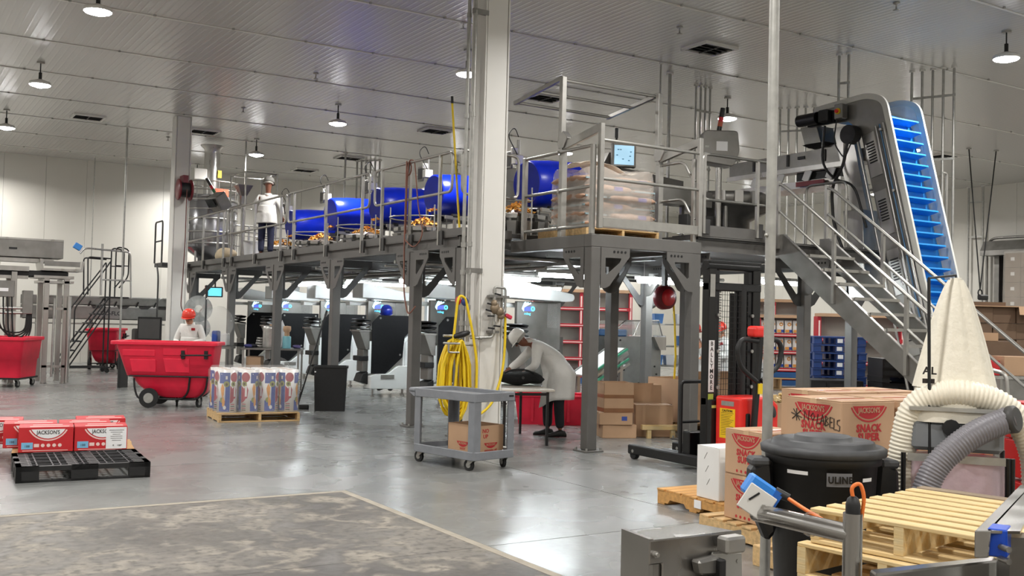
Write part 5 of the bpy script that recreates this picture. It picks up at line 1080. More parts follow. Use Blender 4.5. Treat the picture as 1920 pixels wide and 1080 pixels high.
M().box(-.348, -.41, .77, -.338, -.22, .82).build('name_plate', GALV, t); M().lathe([(0, 0), (.075, 0), (.08, .02), (.06, .03), (0, .03)], 20, (.11, -.505, .72), Euler((radians(70), 0, radians(15))).to_matrix()).build('gauge_panel', BLACKG, t)
M().box(.16, -.52, .42, .22, -.48, .7).bar((.22, -.55, .4), (.24, -.62, 1.55), .07, .05).build('tiller_arm', BLACK, t, bev=.01)
M().tube(fillet([(.2, -.62, 1.48), (-.02, -.6, 1.5), (-.08, -.6, 1.4), (-.04, -.6, 1.22), (.05, -.6, 1.15), (.2, -.61, 1.05)], .1), .028, 8).tube(fillet([(.26, -.62, 1.48), (.48, -.64, 1.5), (.54, -.64, 1.4), (.5, -.64, 1.22), (.41, -.63, 1.15), (.26, -.62, 1.05)], .1), .028, 8).build('tiller_handle', BLACK, t)
M().box(.1, -.68, 1.52, .38, -.54, 1.64).build('tiller_head', REDB, t, bev=.035, seg=3); M().box(.19, -.655, .92, .25, -.64, 1.03).build('warning_label', YEL, t)
for o in list(t.children):
    if o.name.split('.')[0] in ('tiller_arm', 'tiller_handle', 'tiller_head', 'warning_label'): o.location.x -= .42
bpl = M().box(-.395, -.064, .9, -.315, -.06, 1.47).build('brand_plate', PAPER, t)
for k, ch in enumerate('BALLYMORE'): txt(ch, .066, PDARK, bpl, (-.355, -.066, 1.43-k*.0605), bold=.015)
M().box(-.395, -.064, .79, -.32, -.06, .88).build('green_label', mat('label_green', '#a9b84a', .5), t); M().box(-.39, -.12, .73, -.31, -.115, .76).build('green_label', mat('label_green2', '#b8c46a', .5), t); M().box(-.39, -.064, 1.95, -.32, -.06, 2.2).build('capacity_label', GALV, t)
for z in (.95, 1.35, 1.75):
    for x in (-.26, .26): M().cyl((x, -.07, z), (x, -.05, z), .02, n=8).build('mast_bolt', GALV, t)

# ---------------------------------------------------------------- brown boxes by the stacker
B1 = carton('long flat brown carton on the floor, bottom of the pile left of the stacker', (9.12, 11.62, 0), -22, .5, .32, .19, KRAFT, 'box', 'brown boxes near the stacker', tape=TAPE)
B2 = carton('flat brown carton with a blue mark, second in the pile left of the stacker', (9.06, 11.62, .191), -24, .48, .32, .17, KRAFT, 'box', 'brown boxes near the stacker')
decal(B2, (.48, .32), 'f', rect(.08, .06, .16, .12), mat('ink_blue', '#3a4f9a', .6), 'blue_mark')
t = carton('open brown carton with brown tape on top of the two flat cartons', (9.12, 11.68, .363), -20, .44, .4, .42, KRAFT, 'box', 'brown boxes near the stacker', open_=True); M().box(-.222, -.202, .2, .222, .202, .25).build('tape', TAPE, t); M().box(-.222, -.202, .0, .222, .202, .06).build('bottom_tape', TAPE, t)
carton('wide dark brown carton beside the flat cartons', (9.74, 11.62, 0), -24, .56, .42, .46, KRAFT, 'box', 'brown boxes near the stacker')
t = carton('brown carton with open top resting behind the wide dark carton', (9.92, 12.06, .0), -24, .5, .42, .72, KRAFT, 'box', 'brown boxes near the stacker', open_=True)
M().box(-.252, -.212, .3, .252, .212, .34).build('tape', TAPE, t)
t = E('wood_plank', 'short pale wooden plank lying across the dark brown carton', 'plank', (9.64, 11.28, .1), -20); M().box(-.28, -.04, .0, .3, .04, .07).build('plank_body', WOODL, t, bev=.004); t.location.z = .12
M().box(-.2, -.03, -.12, -.14, .03, 0).box(.16, -.03, -.12, .22, .03, 0).build('support_block', WOODL, t)
wood_pallet('wooden pallet under the tall open cardboard bin', (10.95, 12.05, 0), 0, 1.1, 1.0, WOOD, 6)
t = carton('tall open cardboard bin on a pallet between the mezzanine posts', (10.92, 12.0, .142), 0, 1.05, .95, .66, KRAFT, 'box', None, 'cardboard_bin', open_=True)
M().hexa([(-.52, -.475, .66), (.52, -.475, .66), (.52, -.47, .66), (-.52, -.47, .66), (-.5, -.62, .8), (.5, -.62, .8), (.5, -.615, .8), (-.5, -.615, .8)]).build('open_flap', KRAFT, t)
for k in range(4): decal(t, (1.05, .95), 'l', rect(-.1, .25-k*.05, .1-.03*(k % 2), .27-k*.05), PDARK, 'print_line')

# orange pallet with white boxes
wood_pallet('worn orange notched pallet with white boxes in the right foreground', (6.73, 6.72, 0), 85, 1.15, 1.0, WOODO, 9, .1, .14, ns=2, notch=True)
pl = [o for o in bpy.data.objects if o.get('label', '').startswith('worn orange')][0]; pl.rotation_euler = (0, 0, radians(-3))
for o in list(pl.children): pass
M().box(-.605+.02, -.12, .05, -.598+.02, -.03, .12).build('paper_label', PAPER, pl)
def white_box(label, loc, rz, w, d, h):
    t = carton(label, loc, rz, w, d, h, mat('white_carton', '#e4e3e0', .6, var=.02) if 'white_carton' not in bpy.data.materials else bpy.data.materials['white_carton'], 'box', 'white boxes on the orange pallet', 'white_carton')
    for k in range(3): M().ob((-w/2-.001, d*.1-.02*k, h*.82-k*.11), (.002, .004, .07), Euler((radians(35), 0, 0)).to_matrix()).build('slit_mark', STEELD, t)
    return t
white_box('taller white carton at the left end of the orange pallet', (6.4, 6.58, .142), -4, .44, .3, .45); white_box('lower white carton right of the taller one on the orange pallet', (6.4, 6.25, .142), -4, .4, .28, .41)

# kraft cases with red print
def snack(label, loc, rz, w=.46, d=.5, h=.345, marks=False):
    t = carton(label, loc, rz, w, d, h, KRAFT, 'box', 'kraft snack cases with red print', 'snack_case', tape=mat('clear_tape', '#cfae8a', .2) if 'clear_tape' not in bpy.data.materials else bpy.data.materials['clear_tape'])
    for f_, q in (('f', w), ('l', d)):
        badge(t, (w, d), f_, 0, h-.03, q*.6, PRED, KRAFT, PRED); ftxt(t, (w, d), f_, 'SNACK\nSUPER', 0, .145, .066, PRED, bold=.045, sx=.92, ls=.85)
        for k in range(4): decal(t, (w, d), f_, arc(-.1+k*.05, .03, .012, 0, 320, 7), PRED, 'icon')
    for k in range(3): M().box(-w*.35, -d*.3+k*.09, h+.0008, w*.35, -d*.27+k*.09, h+.0018).build('top_print', PRED if k % 2 else PINKW, t)
    if marks:
        s_ = [[(-.19, .2), (-.11, .26)], [(-.15, .27), (-.15, .19)], [(-.2, .24), (-.1, .215)], [(-.18, .265), (-.12, .195)], [(-.08, .2), (-.075, .26), (-.04, .2), (-.035, .265)], [(-.02, .23), (.0, .255), (.015, .23), (.0, .205), (-.02, .23)],
              [(.045, .25), (.035, .19), (.065, .19)], [(.065, .185), (.085, .25), (.1, .185)], [(.072, .21), (.097, .21)], [(.11, .18), (.113, .245), (.135, .232), (.115, .215), (.14, .195), (.11, .18)], [(.175, .235), (.15, .24), (.15, .175), (.178, .175)], [(.15, .21), (.17, .21)], [(.185, .235), (.185, .165), (.205, .165)], [(.235, .23), (.213, .225), (.213, .2), (.236, .19), (.232, .16), (.21, .165)]]
        for st_ in s_: M().tube([FX['l'](w, d)@V((u, -.003, v)) for u, v in st_], .0028, 5).build('marker_lettering', PDARK, t)
    return t
wood_pallet('wooden pallet under the front stack of kraft snack cases, hidden by the barrel', (5.68, 4.55, 0), -4, 1.0, 1.05, WOOD, 6); wood_pallet('wooden pallet under the rear stack of kraft snack cases', (6.18, 5.62, 0), -4, 1.1, .95, WOOD, 6)
lv = ('bottom', 'middle', 'top')
for k in range(3):
    z = .142+k*.348
    for i, (x, y, l) in enumerate(((5.43, 4.56, 'nearest the barrel'), (5.92, 4.52, 'right neighbour of the marked one'), (5.47, 4.02, 'in the nearer row'))):
        if i == 2: continue
        snack('kraft snack case, %s layer of the front stack, %s' % (lv[k], l) if not (k == 2 and i == 0) else 'kraft snack case with NO LABELS handwritten on it', (x, y, z), -5, marks=(k == 2 and i == 0))
    for i, (x, y, l) in enumerate(((5.96, 5.68, 'at its left end'), (6.02, 5.16, 'in its nearer half'), (6.5, 5.12, 'in its right half'))):
        if k == 2 and i == 0: continue
        snack('kraft snack case, %s layer of the rear stack, %s' % (lv[k], l), (x, y, z), -5)
snack('kraft snack case at the right end of the front stack, partly behind the cream hose', (6.41, 4.5, .142), -5); snack('kraft snack case in the top layer behind the cream hose', (6.41, 4.5, .838), -5); snack('kraft snack case in the middle layer behind the cream hose', (6.41, 4.5, .49), -5)

# barrel
t = E('round_bin', 'large round black bin with a lid behind the foreground pole', 'bin', (4.21, 3.64, 0))
M().lathe([(0, .1), (.22, .1), (.235, .13), (.28, .88), (.3, .885), (.305, .93), (.29, .935)], 40).build('body', BLACK, t)
LID = mat('grey_black_lid', '#3f4042', .55, var=.15, scale=16)
M().lathe([(.3, .925), (.325, .925), (.33, .955), (.31, .965), (.27, .965), (.265, .985), (.25, .99), (.155, .985), (.15, 1.005), (.14, 1.01), (0, 1.012)], 40).build('lid', LID, t)
for a in (-28, 150):
    R = Matrix.Rotation(radians(a), 4, 'Z'); M().prism([(.26, .55), (.29, .9), (.4, .86), (.41, .7), (.31, .5)], -.06, .06).tr(R).build('handle', BLACK, t, bev=.02); M().box(.3, -.07, .86, .4, .07, .9).tr(R).build('lid_handle', LID, t, bev=.012)
M().lathe([(0, 0), (.2, .03), (.25, .05), (.25, .09), (0, .1)], 24).build('dolly', BLACK, t)
def on_barrel(a0, a1, z0, z1, m, name):
    b = M(); n = 8; r = lambda z: .235+(z-.13)*.06+.0035
    b.add([(r(z)*cos(radians(a0+(a1-a0)*i/n)), r(z)*sin(radians(a0+(a1-a0)*i/n)), z) for z in (z0, z1) for i in range(n+1)], [(i, i+1, n+2+i, n+1+i) for i in range(n)], True); return b.build(name, m, t)
t.scale = (.96, .96, 1.08); on_barrel(182, 206, .845, .862, PAPER, 'tape_strip'); on_barrel(266, 281, .82, .837, PAPER, 'tape_strip'); on_barrel(225, 252, .8, .862, mat('plate_grey', '#7b7c80', .5), 'name_plate')
txt('ULINE', .043, BLACKG, t, (.292*cos(radians(238.5)), .292*sin(radians(238.5)), .831), (90, 0, 238.5+90), bold=.04)

# dust collector with cloth bag and hoses
BAGM = mat('filter_bag_cloth', '#e6e0d0', .9, var=.05, scale=4, bump=.3, bscale=30)
dc = E('dust_collector', 'portable dust collector with a white cloth bag and two ribbed hoses', 'machine', (4.96, 3.4, 0), -51)
def bagp(a, b):
    q = 2*pi*a; r = .035+.168*b**.8+.0; w = 1+.1*sin(7*q)*(.35+.65*(1-b))+.03*sin(13*q)
    return (.0+r*cos(q)*w*1.0, r*.75*sin(q)*w, 1.92-.58*b)
M().surf(bagp, 48, 14, True).build('filter_bag', BAGM, dc); M().lathe([(.0, 0), (.03, .0), (.02, -.03)], 10, (0, 0, 1.93)).build('bag_tie', BAGM, dc)
txt('AL', .055, PDARK, dc, (-.135, -.16, 1.43), (84, 0, -8), bold=.03); M().box(-.17, -.168, 1.365, -.11, -.162, 1.39).build('bag_print', PDARK, dc)
M().cyl((-.13, -.19, .85), (-.145, -.17, 1.92), .0085, n=8).cyl((-.145, -.17, 1.92), (.0, .0, 1.945), .006, n=8).cyl((.0, 0, 1.945), (0, 0, 1.92), .005, n=6).build('bag_hanger', BLACK, dc)
M().cyl((-.125, -.2, .72), (-.133, -.19, .98), .016, n=10).cyl((.24, -.2, .72), (.24, -.2, 1.0), .016, n=10).build('clamp_post', BLACKG, dc)
M().lathe([(.17, 1.3), (.19, 1.31), (.19, 1.34), (.17, 1.35)], 28).build('bag_collar', BAGM, dc)
M().box(-.22, -.19, 1.015, .22, .2, 1.17).build('fan_housing', mat('housing_grey', '#76797c', .45, var=.06), dc, bev=.02); M().box(-.235, -.215, 1.225, .235, .21, 1.245).build('housing_flange', GALV, dc); M().surf(lambda a, b: (.225*cos(2*pi*a)*(abs(cos(2*pi*a))**5+abs(sin(2*pi*a))**5)**-.2*(1+.02*sin(40*a)), .2*sin(2*pi*a)*(abs(cos(2*pi*a))**5+abs(sin(2*pi*a))**5)**-.2*(1+.03*sin(30*a)), 1.165+.06*b), 40, 3, True).build('fabric_cuff', BAGM, dc)
M().surf(lambda a, b: (.22*cos(2*pi*a)*(1-.15*b)*(1+.05*sin(44*a)*b), .19*sin(2*pi*a)*(1-.15*b)*(1+.05*sin(38*a)*b), 1.245+.11*b), 40, 4, True).build('fabric_skirt', BAGM, dc)
M().box(-.24, -.21, .96, .24, -.2, 1.0).build('lower_flange', GALV, dc); M().cyl((-.03, -.22, 1.14), (-.03, -.19, 1.14), .045).build('motor_cap', BLACK, dc)
M().surf(lambda a, b: (.24*cos(2*pi*a)*(abs(cos(2*pi*a))**4+abs(sin(2*pi*a))**4)**-.25*(1+.04*sin(9*a*6.28+6*b)), .2*sin(2*pi*a)*(abs(cos(2*pi*a))**4+abs(sin(2*pi*a))**4)**-.25*(1+.05*sin(7*a*6.28+4*b)), .97-.62*b), 36, 8, True).build('collection_bag', mat('pink_clear_bag', '#d9c3cb', .2, alpha=.7, bump=.5, bscale=8), dc)
for x in (-.26, .26):
    for y in (-.2, .2): M().cyl((x, y, .05), (x, y, 1.0), .013, n=8).build('frame_leg', BLACKG, dc)
M().box(-.3, -.25, .04, .3, .25, .08).build('base', BLACKG, dc, bev=.01)
for x in (-.25, .25):
    for y in (-.2, .2): M().cyl((x-.012, y, .022), (x+.012, y, .022), .022, n=12).build('castor', RUBBER, dc)
def ribbed_hose(pts, r, m, name, rib=.021):
    P_ = [V(p) for p in pts]; L_ = [0]
    for a, b in zip(P_, P_[1:]): L_.append(L_[-1]+(b-a).length)
    out, rr = [], []; n = int(L_[-1]/rib*4)
    for i in range(n+1):
        d = L_[-1]*i/n; j = 0
        while j < len(L_)-2 and L_[j+1] < d: j += 1
        q = (d-L_[j])/(L_[j+1]-L_[j]); out.append(P_[j].lerp(P_[j+1], q)); rr.append(r*(1, .955, .9, .955)[i % 4])
    return M().tube(out, rr, 20).build(name, m, dc)
CREAM = mat('cream_hose', '#e6dfcd', .4, var=.04); GHOSE = mat('grey_hose', '#77757a', .35, var=.05)
hp = fillet([(-.27, -.1, .55), (-.28, -.1, .9), (-.22, -.12, 1.26), (.0, -.15, 1.335), (.25, -.12, 1.27), (.38, -.08, 1.05), (.4, -.08, .55)], .25, 10)
ribbed_hose(hp, .072, CREAM, 'cream_ribbed_hose')
hp = fillet([(.23, -.24, 1.2), (.06, -.34, 1.13), (-.12, -.4, .97), (-.19, -.43, .77), (-.2, -.43, .3)], .22, 10); ribbed_hose(hp, .066, GHOSE, 'grey_ribbed_hose', .017)
M().lathe([(.06, 0), (.07, .01), (.07, .04), (.06, .05)], 20, (.23, -.24, 1.2), Euler((radians(80), 0, radians(60))).to_matrix()).build('hose_cuff', GREYD, dc)

# foreground pallet stack
for k in range(6):
    pk = wood_pallet(('new pale wooden pallet on top of the foreground pallet stack' if k == 5 else 'wooden pallet, %s from the bottom of the foreground pallet stack' % ('first', 'second', 'third', 'fourth', 'fifth')[k]), (4.0+(0, .03, -.02, .02, -.05, 0)[k], 2.52+(0, -.02, .02, .0, .02, 0)[k], .148*k), -80+(0, 2, -1, 1, -2, 0)[k], 1.15, 1.02, WOODL if k in (5, 4, 2) else WOOD, 9 if k == 5 else 8, .072, .146, group='pallets in the foreground stack', ns=4)
wb = max((c for c in pk.children if c.name.startswith('deck_board')), key=lambda c: c.location.y); wb.data = wb.data.copy(); wb.data.materials[0] = mat('weathered_board', '#8a7a66', .8, var=.2, scale=3, stretch=(1, 9, 9))

# foreground machine parts
STEELX = mat('foreground_steel', '#a5a29e', .27, .95, var=.16, scale=6, rvar=.08)
FR = -32.13
t = E('steel_junction_box', 'brushed steel box with bolted bracket at the bottom of the picture', 'machine part', (0, 0, 0), FR)
P0, P1, P2, P3 = (.339, 2.41), (.574, 2.556), (.488, 2.646), (.287, 2.52)
M().prism([P0, P1, P2, P3], .72, 1.138, 'xy').build('box', STEELX, t, bev=.003)
M().bar((.287, 2.518, .93), (.339, 2.405, .93), .012, .43).build('end_cover', STEELD, t)
e = V((P1[0]-P0[0], P1[1]-P0[1], 0)).normalized(); n = V((e.y, -e.x, 0))
def fp(u, v, o=0): p = V((P0[0], P0[1], 1.14))+e*u+n*o; return V((p.x, p.y, 1.14+v))
def fplate(poly, o0, o1, name, m, bev=.003): 
    b = M(); k = len(poly); b.add([fp(u, v, o) for o in (o0, o1) for u, v in poly], [tuple(range(k-1, -1, -1)), tuple(range(k, 2*k))]+[(i, (i+1) % k, k+(i+1) % k, k+i) for i in range(k)]); return b.build(name, m, t, bev=bev)
fplate([(-.01, .002), (.285, .002), (.285, -.03), (.25, -.035), (.25, -.4), (.03, -.4), (.03, -.055), (-.01, -.055)], .002, .008, 'face_plate', STEELX)
for u, v in ((.005, -.03), (.275, -.016), (.19, -.075), (.19, -.13), (.26, -.07), (.26, -.125)): b = M().cyl(fp(u, v, .008), fp(u, v, .016), .008, n=6).build('hex_bolt', STEEL, t); M().cyl(fp(u, v, .016), fp(u, v, .022), .005, n=10).build('bolt_tip', STEEL, t)
fplate([(.175, -.04), (.275, -.05), (.28, -.16), (.175, -.17)], .014, .02, 'hinge_plate', STEEL); fplate([(.185, -.0), (.25, .0), (.25, -.04), (.185, -.04)], .02, .06, 'hinge_block', STEEL, .006); fplate([(.11, -.05), (.18, -.045), (.18, -.09), (.12, -.085)], .012, .045, 'latch', STEELD, .006); fplate([(.165, -.05), (.185, -.05), (.185, -.15), (.165, -.14)], .02, .06, 'black_gasket', BLACK)
M().box(.38, 2.48, 0, .46, 2.56, .72).build('pedestal', STEEL, t)
t = E('photo_eye_stanchion', 'steel tube stanchion holding a blue sensor with an orange cable', 'sensor', (0, 0, 0), FR)
M().cyl((.605, 2.5, 1.196), (.76, 2.26, 1.196), .0215, n=20).build('cross_tube', FSTEEL, t); M().cyl((.76, 2.26, 0), (.76, 2.26, 1.243), .021, n=20).build('post', FSTEEL, t)
M().lathe([(.016, 1.243), (.016, 1.262), (.012, 1.275), (.006, 1.28)], 14, (.76, 2.26, 0)).build('cable_gland', BLACK, t)
R = Euler((0, radians(33), 0)).to_matrix()
M().ob((.6, 2.47, 1.225), (.075, .004, .066), R).build('mount_plate', WHITE, t, bev=.004); M().ob((.612, 2.5, 1.25), (.075, .045, .052), R).build('sensor_body', mat('sensor_blue', '#2f86dd', .4), t, bev=.006); M().ob((.643, 2.49, 1.228), (.02, .03, .05), R).build('sensor_clip', mat('clip_blue', '#2463b8', .4), t)
M().bar((.58, 2.467, 1.232), (.605, 2.467, 1.248), .006, .004).build('slot', BLACK, t); M().cyl((.615, 2.468, 1.215), (.615, 2.462, 1.215), .006, n=6).build('screw', STEEL, t); M().cyl((.648, 2.49, 1.248), (.68, 2.48, 1.235), .013, .01, n=10).build('plug', BLACK, t)
M().tube(fillet([(.675, 2.48, 1.236), (.7, 2.42, 1.22), (.73, 2.34, 1.205), (.74, 2.3, 1.18)], .05), .005, 8).tube(fillet([(.76, 2.26, 1.275), (.755, 2.26, 1.3), (.775, 2.26, 1.31), (.785, 2.26, 1.28), (.78, 2.27, 1.21)], .02), .0045, 8).build('cable', ORANGE, t)
M().tube([(.70+.024*cos(a), 2.36+.006, 1.196+.027*sin(a)) for a in [2*pi*k/14 for k in range(14)]], .0025, 5, True).build('cable_tie', CLEAR, t)
t = E('conveyor_end_frame', 'brushed steel machine frame corner with a blue block at the right edge', 'machine part', (0, 0, 0), FR)
M().hexa([(1.0, 2.2, 1.165), (1.03, 2.2, 1.165), (1.46, 2.87, 1.165), (1.43, 2.87, 1.165), (1.0, 2.2, 1.223), (1.035, 2.2, 1.223), (1.465, 2.87, 1.223), (1.43, 2.87, 1.223)]).build('channel', FSTEEL, t, bev=.002)
M().hexa([(1.03, 2.205, 1.217), (1.1, 2.205, 1.217), (1.5, 2.87, 1.217), (1.46, 2.87, 1.217), (1.03, 2.205, 1.223), (1.1, 2.205, 1.223), (1.5, 2.87, 1.223), (1.46, 2.87, 1.223)]).build('top_flange', FSTEEL, t)
M().ob((1.072, 2.24, 1.195), (.04, .07, .06), Euler((0, 0, radians(-33))).to_matrix()).build('blue_block', mat('block_blue', '#1c4fc4', .4), t, bev=.003)
for z in (1.19, 1.165): M().cyl((1.056, 2.2, z), (1.06, 2.17, z), .007, n=8).build('bolt', STEEL, t)
M().prism([(1.085, .9), (1.07, 1.11), (1.11, 1.26), (1.13, 1.28), (1.4, 1.28), (1.4, .9)], 2.13, 2.136).build('end_plate', STEELD, t, bev=.002); M().cyl((1.14, 2.11, 1.255), (1.14, 2.18, 1.255), .017, n=14).build('roller_end', STEEL, t)
M().hexa([(.78, 2.17, 1.0), (1.12, 2.33, 1.0), (1.12, 2.37, 1.0), (.78, 2.21, 1.0), (.78, 2.17, 1.133), (1.12, 2.33, 1.133), (1.12, 2.37, 1.133), (.78, 2.21, 1.133)]).build('lower_beam', FSTEEL, t, bev=.004)
M().box(1.02, 2.1, 1.05, 1.1, 2.13, 1.1).build('bracket', STEEL, t); M().box(1.1, 2.25, 0, 1.16, 2.31, 1.2).box(.8, 2.15, 0, .86, 2.2, 1.0).build('leg', STEEL, t)

# red cases at the right edge
wood_pallet('wooden pallet under the red cases at the right picture edge', (6.95, 3.98, 0), -32, 1.0, 1.0, WOOD, 6)
tw3 = Matrix.Translation((6.95, 3.98, 0))@Matrix.Rotation(radians(-32), 4, 'Z')
for k in range(4):
    q = tw3@V((-.1, -.2, .142+k*.255+(.02 if k > 1 else 0))); red_case('red printed case at the right picture edge, %s of four' % ('bottom', 'second', 'third', 'top')[k], tuple(q), -30, .52, .4, .25, lab=False)
for o in bpy.data.objects:
    if o.get('label', '').startswith('red printed case at the right'): o['group'] = 'red cases at the right edge'
M().prism(rect(-.5, -.5, .5, .5), 0, .018, 'xy').build('tmp', WOOD) if False else None
# ---------------------------------------------------------------- people
HAIRN = mat('hairnet', '#b9b6ae', .9, alpha=.7, bump=.4, bscale=60); HATW = mat('hard_hat_white', '#e8e6e0', .3, var=.02); HATR = mat('hard_hat_red', '#e0402f', .3, var=.03); HATB = mat('hard_hat_blue', '#1c2f9c', .3, var=.05)
TROU = mat('dark_trousers', '#17171c', .85, var=.2, scale=10, bump=.3, bscale=20); TROUB = mat('navy_trousers', '#22263f', .85, var=.2, scale=10, bump=.3, bscale=20); SHOE = mat('dark_shoe', '#14110f', .6, var=.2)
def skin(name, chains, m, parent, root=0, sub=2):
    vs, es, rs, ids = [], [], [], {}
    for ch in chains:
        prev = None
        for p, r in ch:
            key = tuple(round(c, 4) for c in p)
            if key not in ids: ids[key] = len(vs); vs.append(p); rs.append(r)
            if prev is not None and prev != ids[key]: es.append((prev, ids[key]))
            prev = ids[key]
    me = bpy.data.meshes.new(name); me.from_pydata([tuple(v) for v in vs], es, []); me.materials.append(m)
    o = link(name, me, parent); d = o.modifiers.new('skin', 'SKIN'); d.use_smooth_shade = True
    sv = me.skin_vertices[0].data
    for i, r in enumerate(rs): sv[i].radius = (r, r) if not isinstance(r, tuple) else r
    sv[root].use_root = True
    q = o.modifiers.new('sub', 'SUBSURF'); q.levels = q.render_levels = sub; return o
def figure(label, loc, rz, J, hat, skinm, trous=TROU, coat=CLOTH, skirt=None, glasses=True, patch=True):
    t = E('person', label, 'person', loc, rz); g = {k: V(v) for k, v in J.items()}
    H0, cu, cf = g['head'], g['crown'].normalized(), g['face'].normalized(); cs = cu.cross(cf)
    ch = [[(g['pel'], .12), (g['wst'], .115), (g['chest'], .135), (g['neck'], .055), (H0-cu*.07+cf*.01, .07), (H0, .088), (H0+cu*.07-cf*.01, .075)]]
    for s in 'LR':
        el, wr = g['el'+s], g['wr'+s]; d = (wr-el).normalized(); side = d.cross(V((0, 0, 1)) if abs(d.z) < .9 else V((1, 0, 0))).normalized(); nrm = side.cross(d); pm = wr+d*.045
        if nrm.z > 0: nrm = -nrm
        ch.append([(g['chest'], .135), (g['sh'+s], .058), (el, .042), (wr, .028), (pm, .03)])
        for k, L_ in enumerate((.062, .07, .066, .052)):
            a = pm+d*.04+side*(k-1.5)*.02; ch.append([(pm, .03), (a, .011), (a+d*L_*.5+nrm*.012, .009), (a+d*L_*.85+nrm*.034, .0075)])
        th = pm+side*.035*(-1 if s == 'L' else 1)-d*.005; ch.append([(pm, .03), (th, .012), (th+d*.03+side*.018*(-1 if s == 'L' else 1)+nrm*.012, .009)])
        ch.append([(g['pel'], .12), (g['hip'+s], .085), (g['kn'+s], .058), (g['an'+s], .036)])
    skin('body', ch, skinm, t)
    RH = Matrix((cf, -cs, cu)).transposed()  # local x = face, y = left side, z = crown
    if RH.determinant() < 0: RH = Matrix((cf, cs, cu)).transposed()
    P_ = lambda x, y, z: H0+RH@V((x, y, z))
    M().ball(P_(.095, 0, -.01), (.022, .013, .022), 8, 6, RH).build('nose', skinm, t); M().ball(P_(.085, 0, -.052), (.012, .024, .006), 8, 5, RH).build('mouth', mat('lips', '#7d4038', .5) if 'lips' not in bpy.data.materials else bpy.data.materials['lips'], t)
    for s in (-1, 1):
        M().ball(P_(-.005, s*.09, -.005), (.02, .01, .032), 8, 6, RH).build('ear', skinm, t); M().ball(P_(.08, s*.033, .012), .011, 8, 6).build('eye', PAPER, t); M().ball(P_(.089, s*.033, .012), .005, 6, 4).build('iris', BLACKG, t)
    if glasses: M().surf(lambda a, b: P_(.1*cos(radians(-80+160*a)), .092*sin(radians(-80+160*a)), -.012+.042*b), 14, 2).build('safety_glasses', GLASS, t, sol=.003)
    M().lathe([(.104, -.01), (.108, .03), (.1, .07), (.07, .1), (0, .112)], 18, P_(-.012, 0, .0), RH).build('hairnet', HAIRN, t)
    if hat is not None:
        hm = M().lathe([(.118, .03), (.128, .035), (.126, .06), (.118, .1), (.095, .145), (.05, .172), (0, .178)], 24, P_(0, 0, .0), RH)
        hm.surf(lambda a, b: P_((.12+.045*b*cos(radians(-70+140*a)))*cos(radians(-70+140*a)), (.12+.03*b)*sin(radians(-70+140*a)), .036-.012*b), 14, 2); hm.build('hard_hat', hat, t, sol=.004)
        M().bar(P_(-.1, 0, .13), P_(.09, 0, .145), .03, .02, tuple(cu)).build('hat_ridge', hat, t, bev=.008)
    cc = [[(g['pel']+V((0, 0, .0)), .15), (g['wst'], .15), (g['chest'], .17), (g['neck']-(g['neck']-g['chest'])*.25, .085)]]
    for s in 'LR':
        el, wr = g['el'+s], g['wr'+s]; cc.append([(g['chest'], .17), (g['sh'+s], .085), (g['sh'+s].lerp(el, .5), .074), (el, .066), (el.lerp(wr, .5), .058), (wr-(wr-el)*.06, .05)])
    skin('coat', cc, coat, t)
    M().surf(lambda a, b: tuple(g['neck']-(g['neck']-g['chest'])*.2*(1-b)+V((.085*cos(2*pi*a)*(1-.12*b), .085*sin(2*pi*a)*(1-.12*b), .03*b))), 18, 3, True).build('collar', coat, t, sol=.006)
    if skirt:
        n = 32
        def sk(a, b):
            i = min(int(b*(len(skirt)-1)), len(skirt)-2); q = b*(len(skirt)-1)-i; A, B = skirt[i], skirt[i+1]; c = [A[k]*(1-q)+B[k]*q for k in range(4)]
            th = 2*pi*a; w = 1+.05*b*sin(5*th+1)+.03*b*sin(9*th); return (c[0]+c[2]*cos(th)*w, c[3]*sin(th)*w, c[1]+b**2*(skirt[-1][4] if len(skirt[-1]) > 4 else 0)*max(0, cos(th))**2)
        M().surf(sk, 36, 14, True).build('coat_skirt', coat, t, sol=.006)
    if patch: M().ob(g['chest']+V((.13, .1, .06)), (.01, .07, .05), Euler((0, .5, .4)).to_matrix()).build('red_patch', PRED, t)
    for s in 'LR':
        skin('trouser_leg', [[(g['pel'], .13), (g['hip'+s], .105), (g['kn'+s], .082), (g['an'+s]+V((0, 0, .02)), .068)]], trous, t)
        a, b = g['an'+s], g['to'+s]; d = V((b.x-a.x, b.y-a.y, 0)).normalized(); q = V((-d.y, d.x, 0)); m = M(); secs = []
        for u, w, h in ((-.09, .03, .05), (-.07, .04, .09), (.0, .043, .11), (.06, .045, .085), (.13, .05, .06), (.18, .045, .05), (.205, .025, .03)):
            c = V((a.x, a.y, 0))+d*u; secs.append([tuple(c+q*(w*cos(2*pi*k/12))+V((0, 0, max(.004, h/2+h/2*sin(2*pi*k/12))))) for k in range(12)])
        loft(m, secs); m.add(secs[-1], [tuple(range(12))]); m.build('shoe', SHOE, t)
    return t
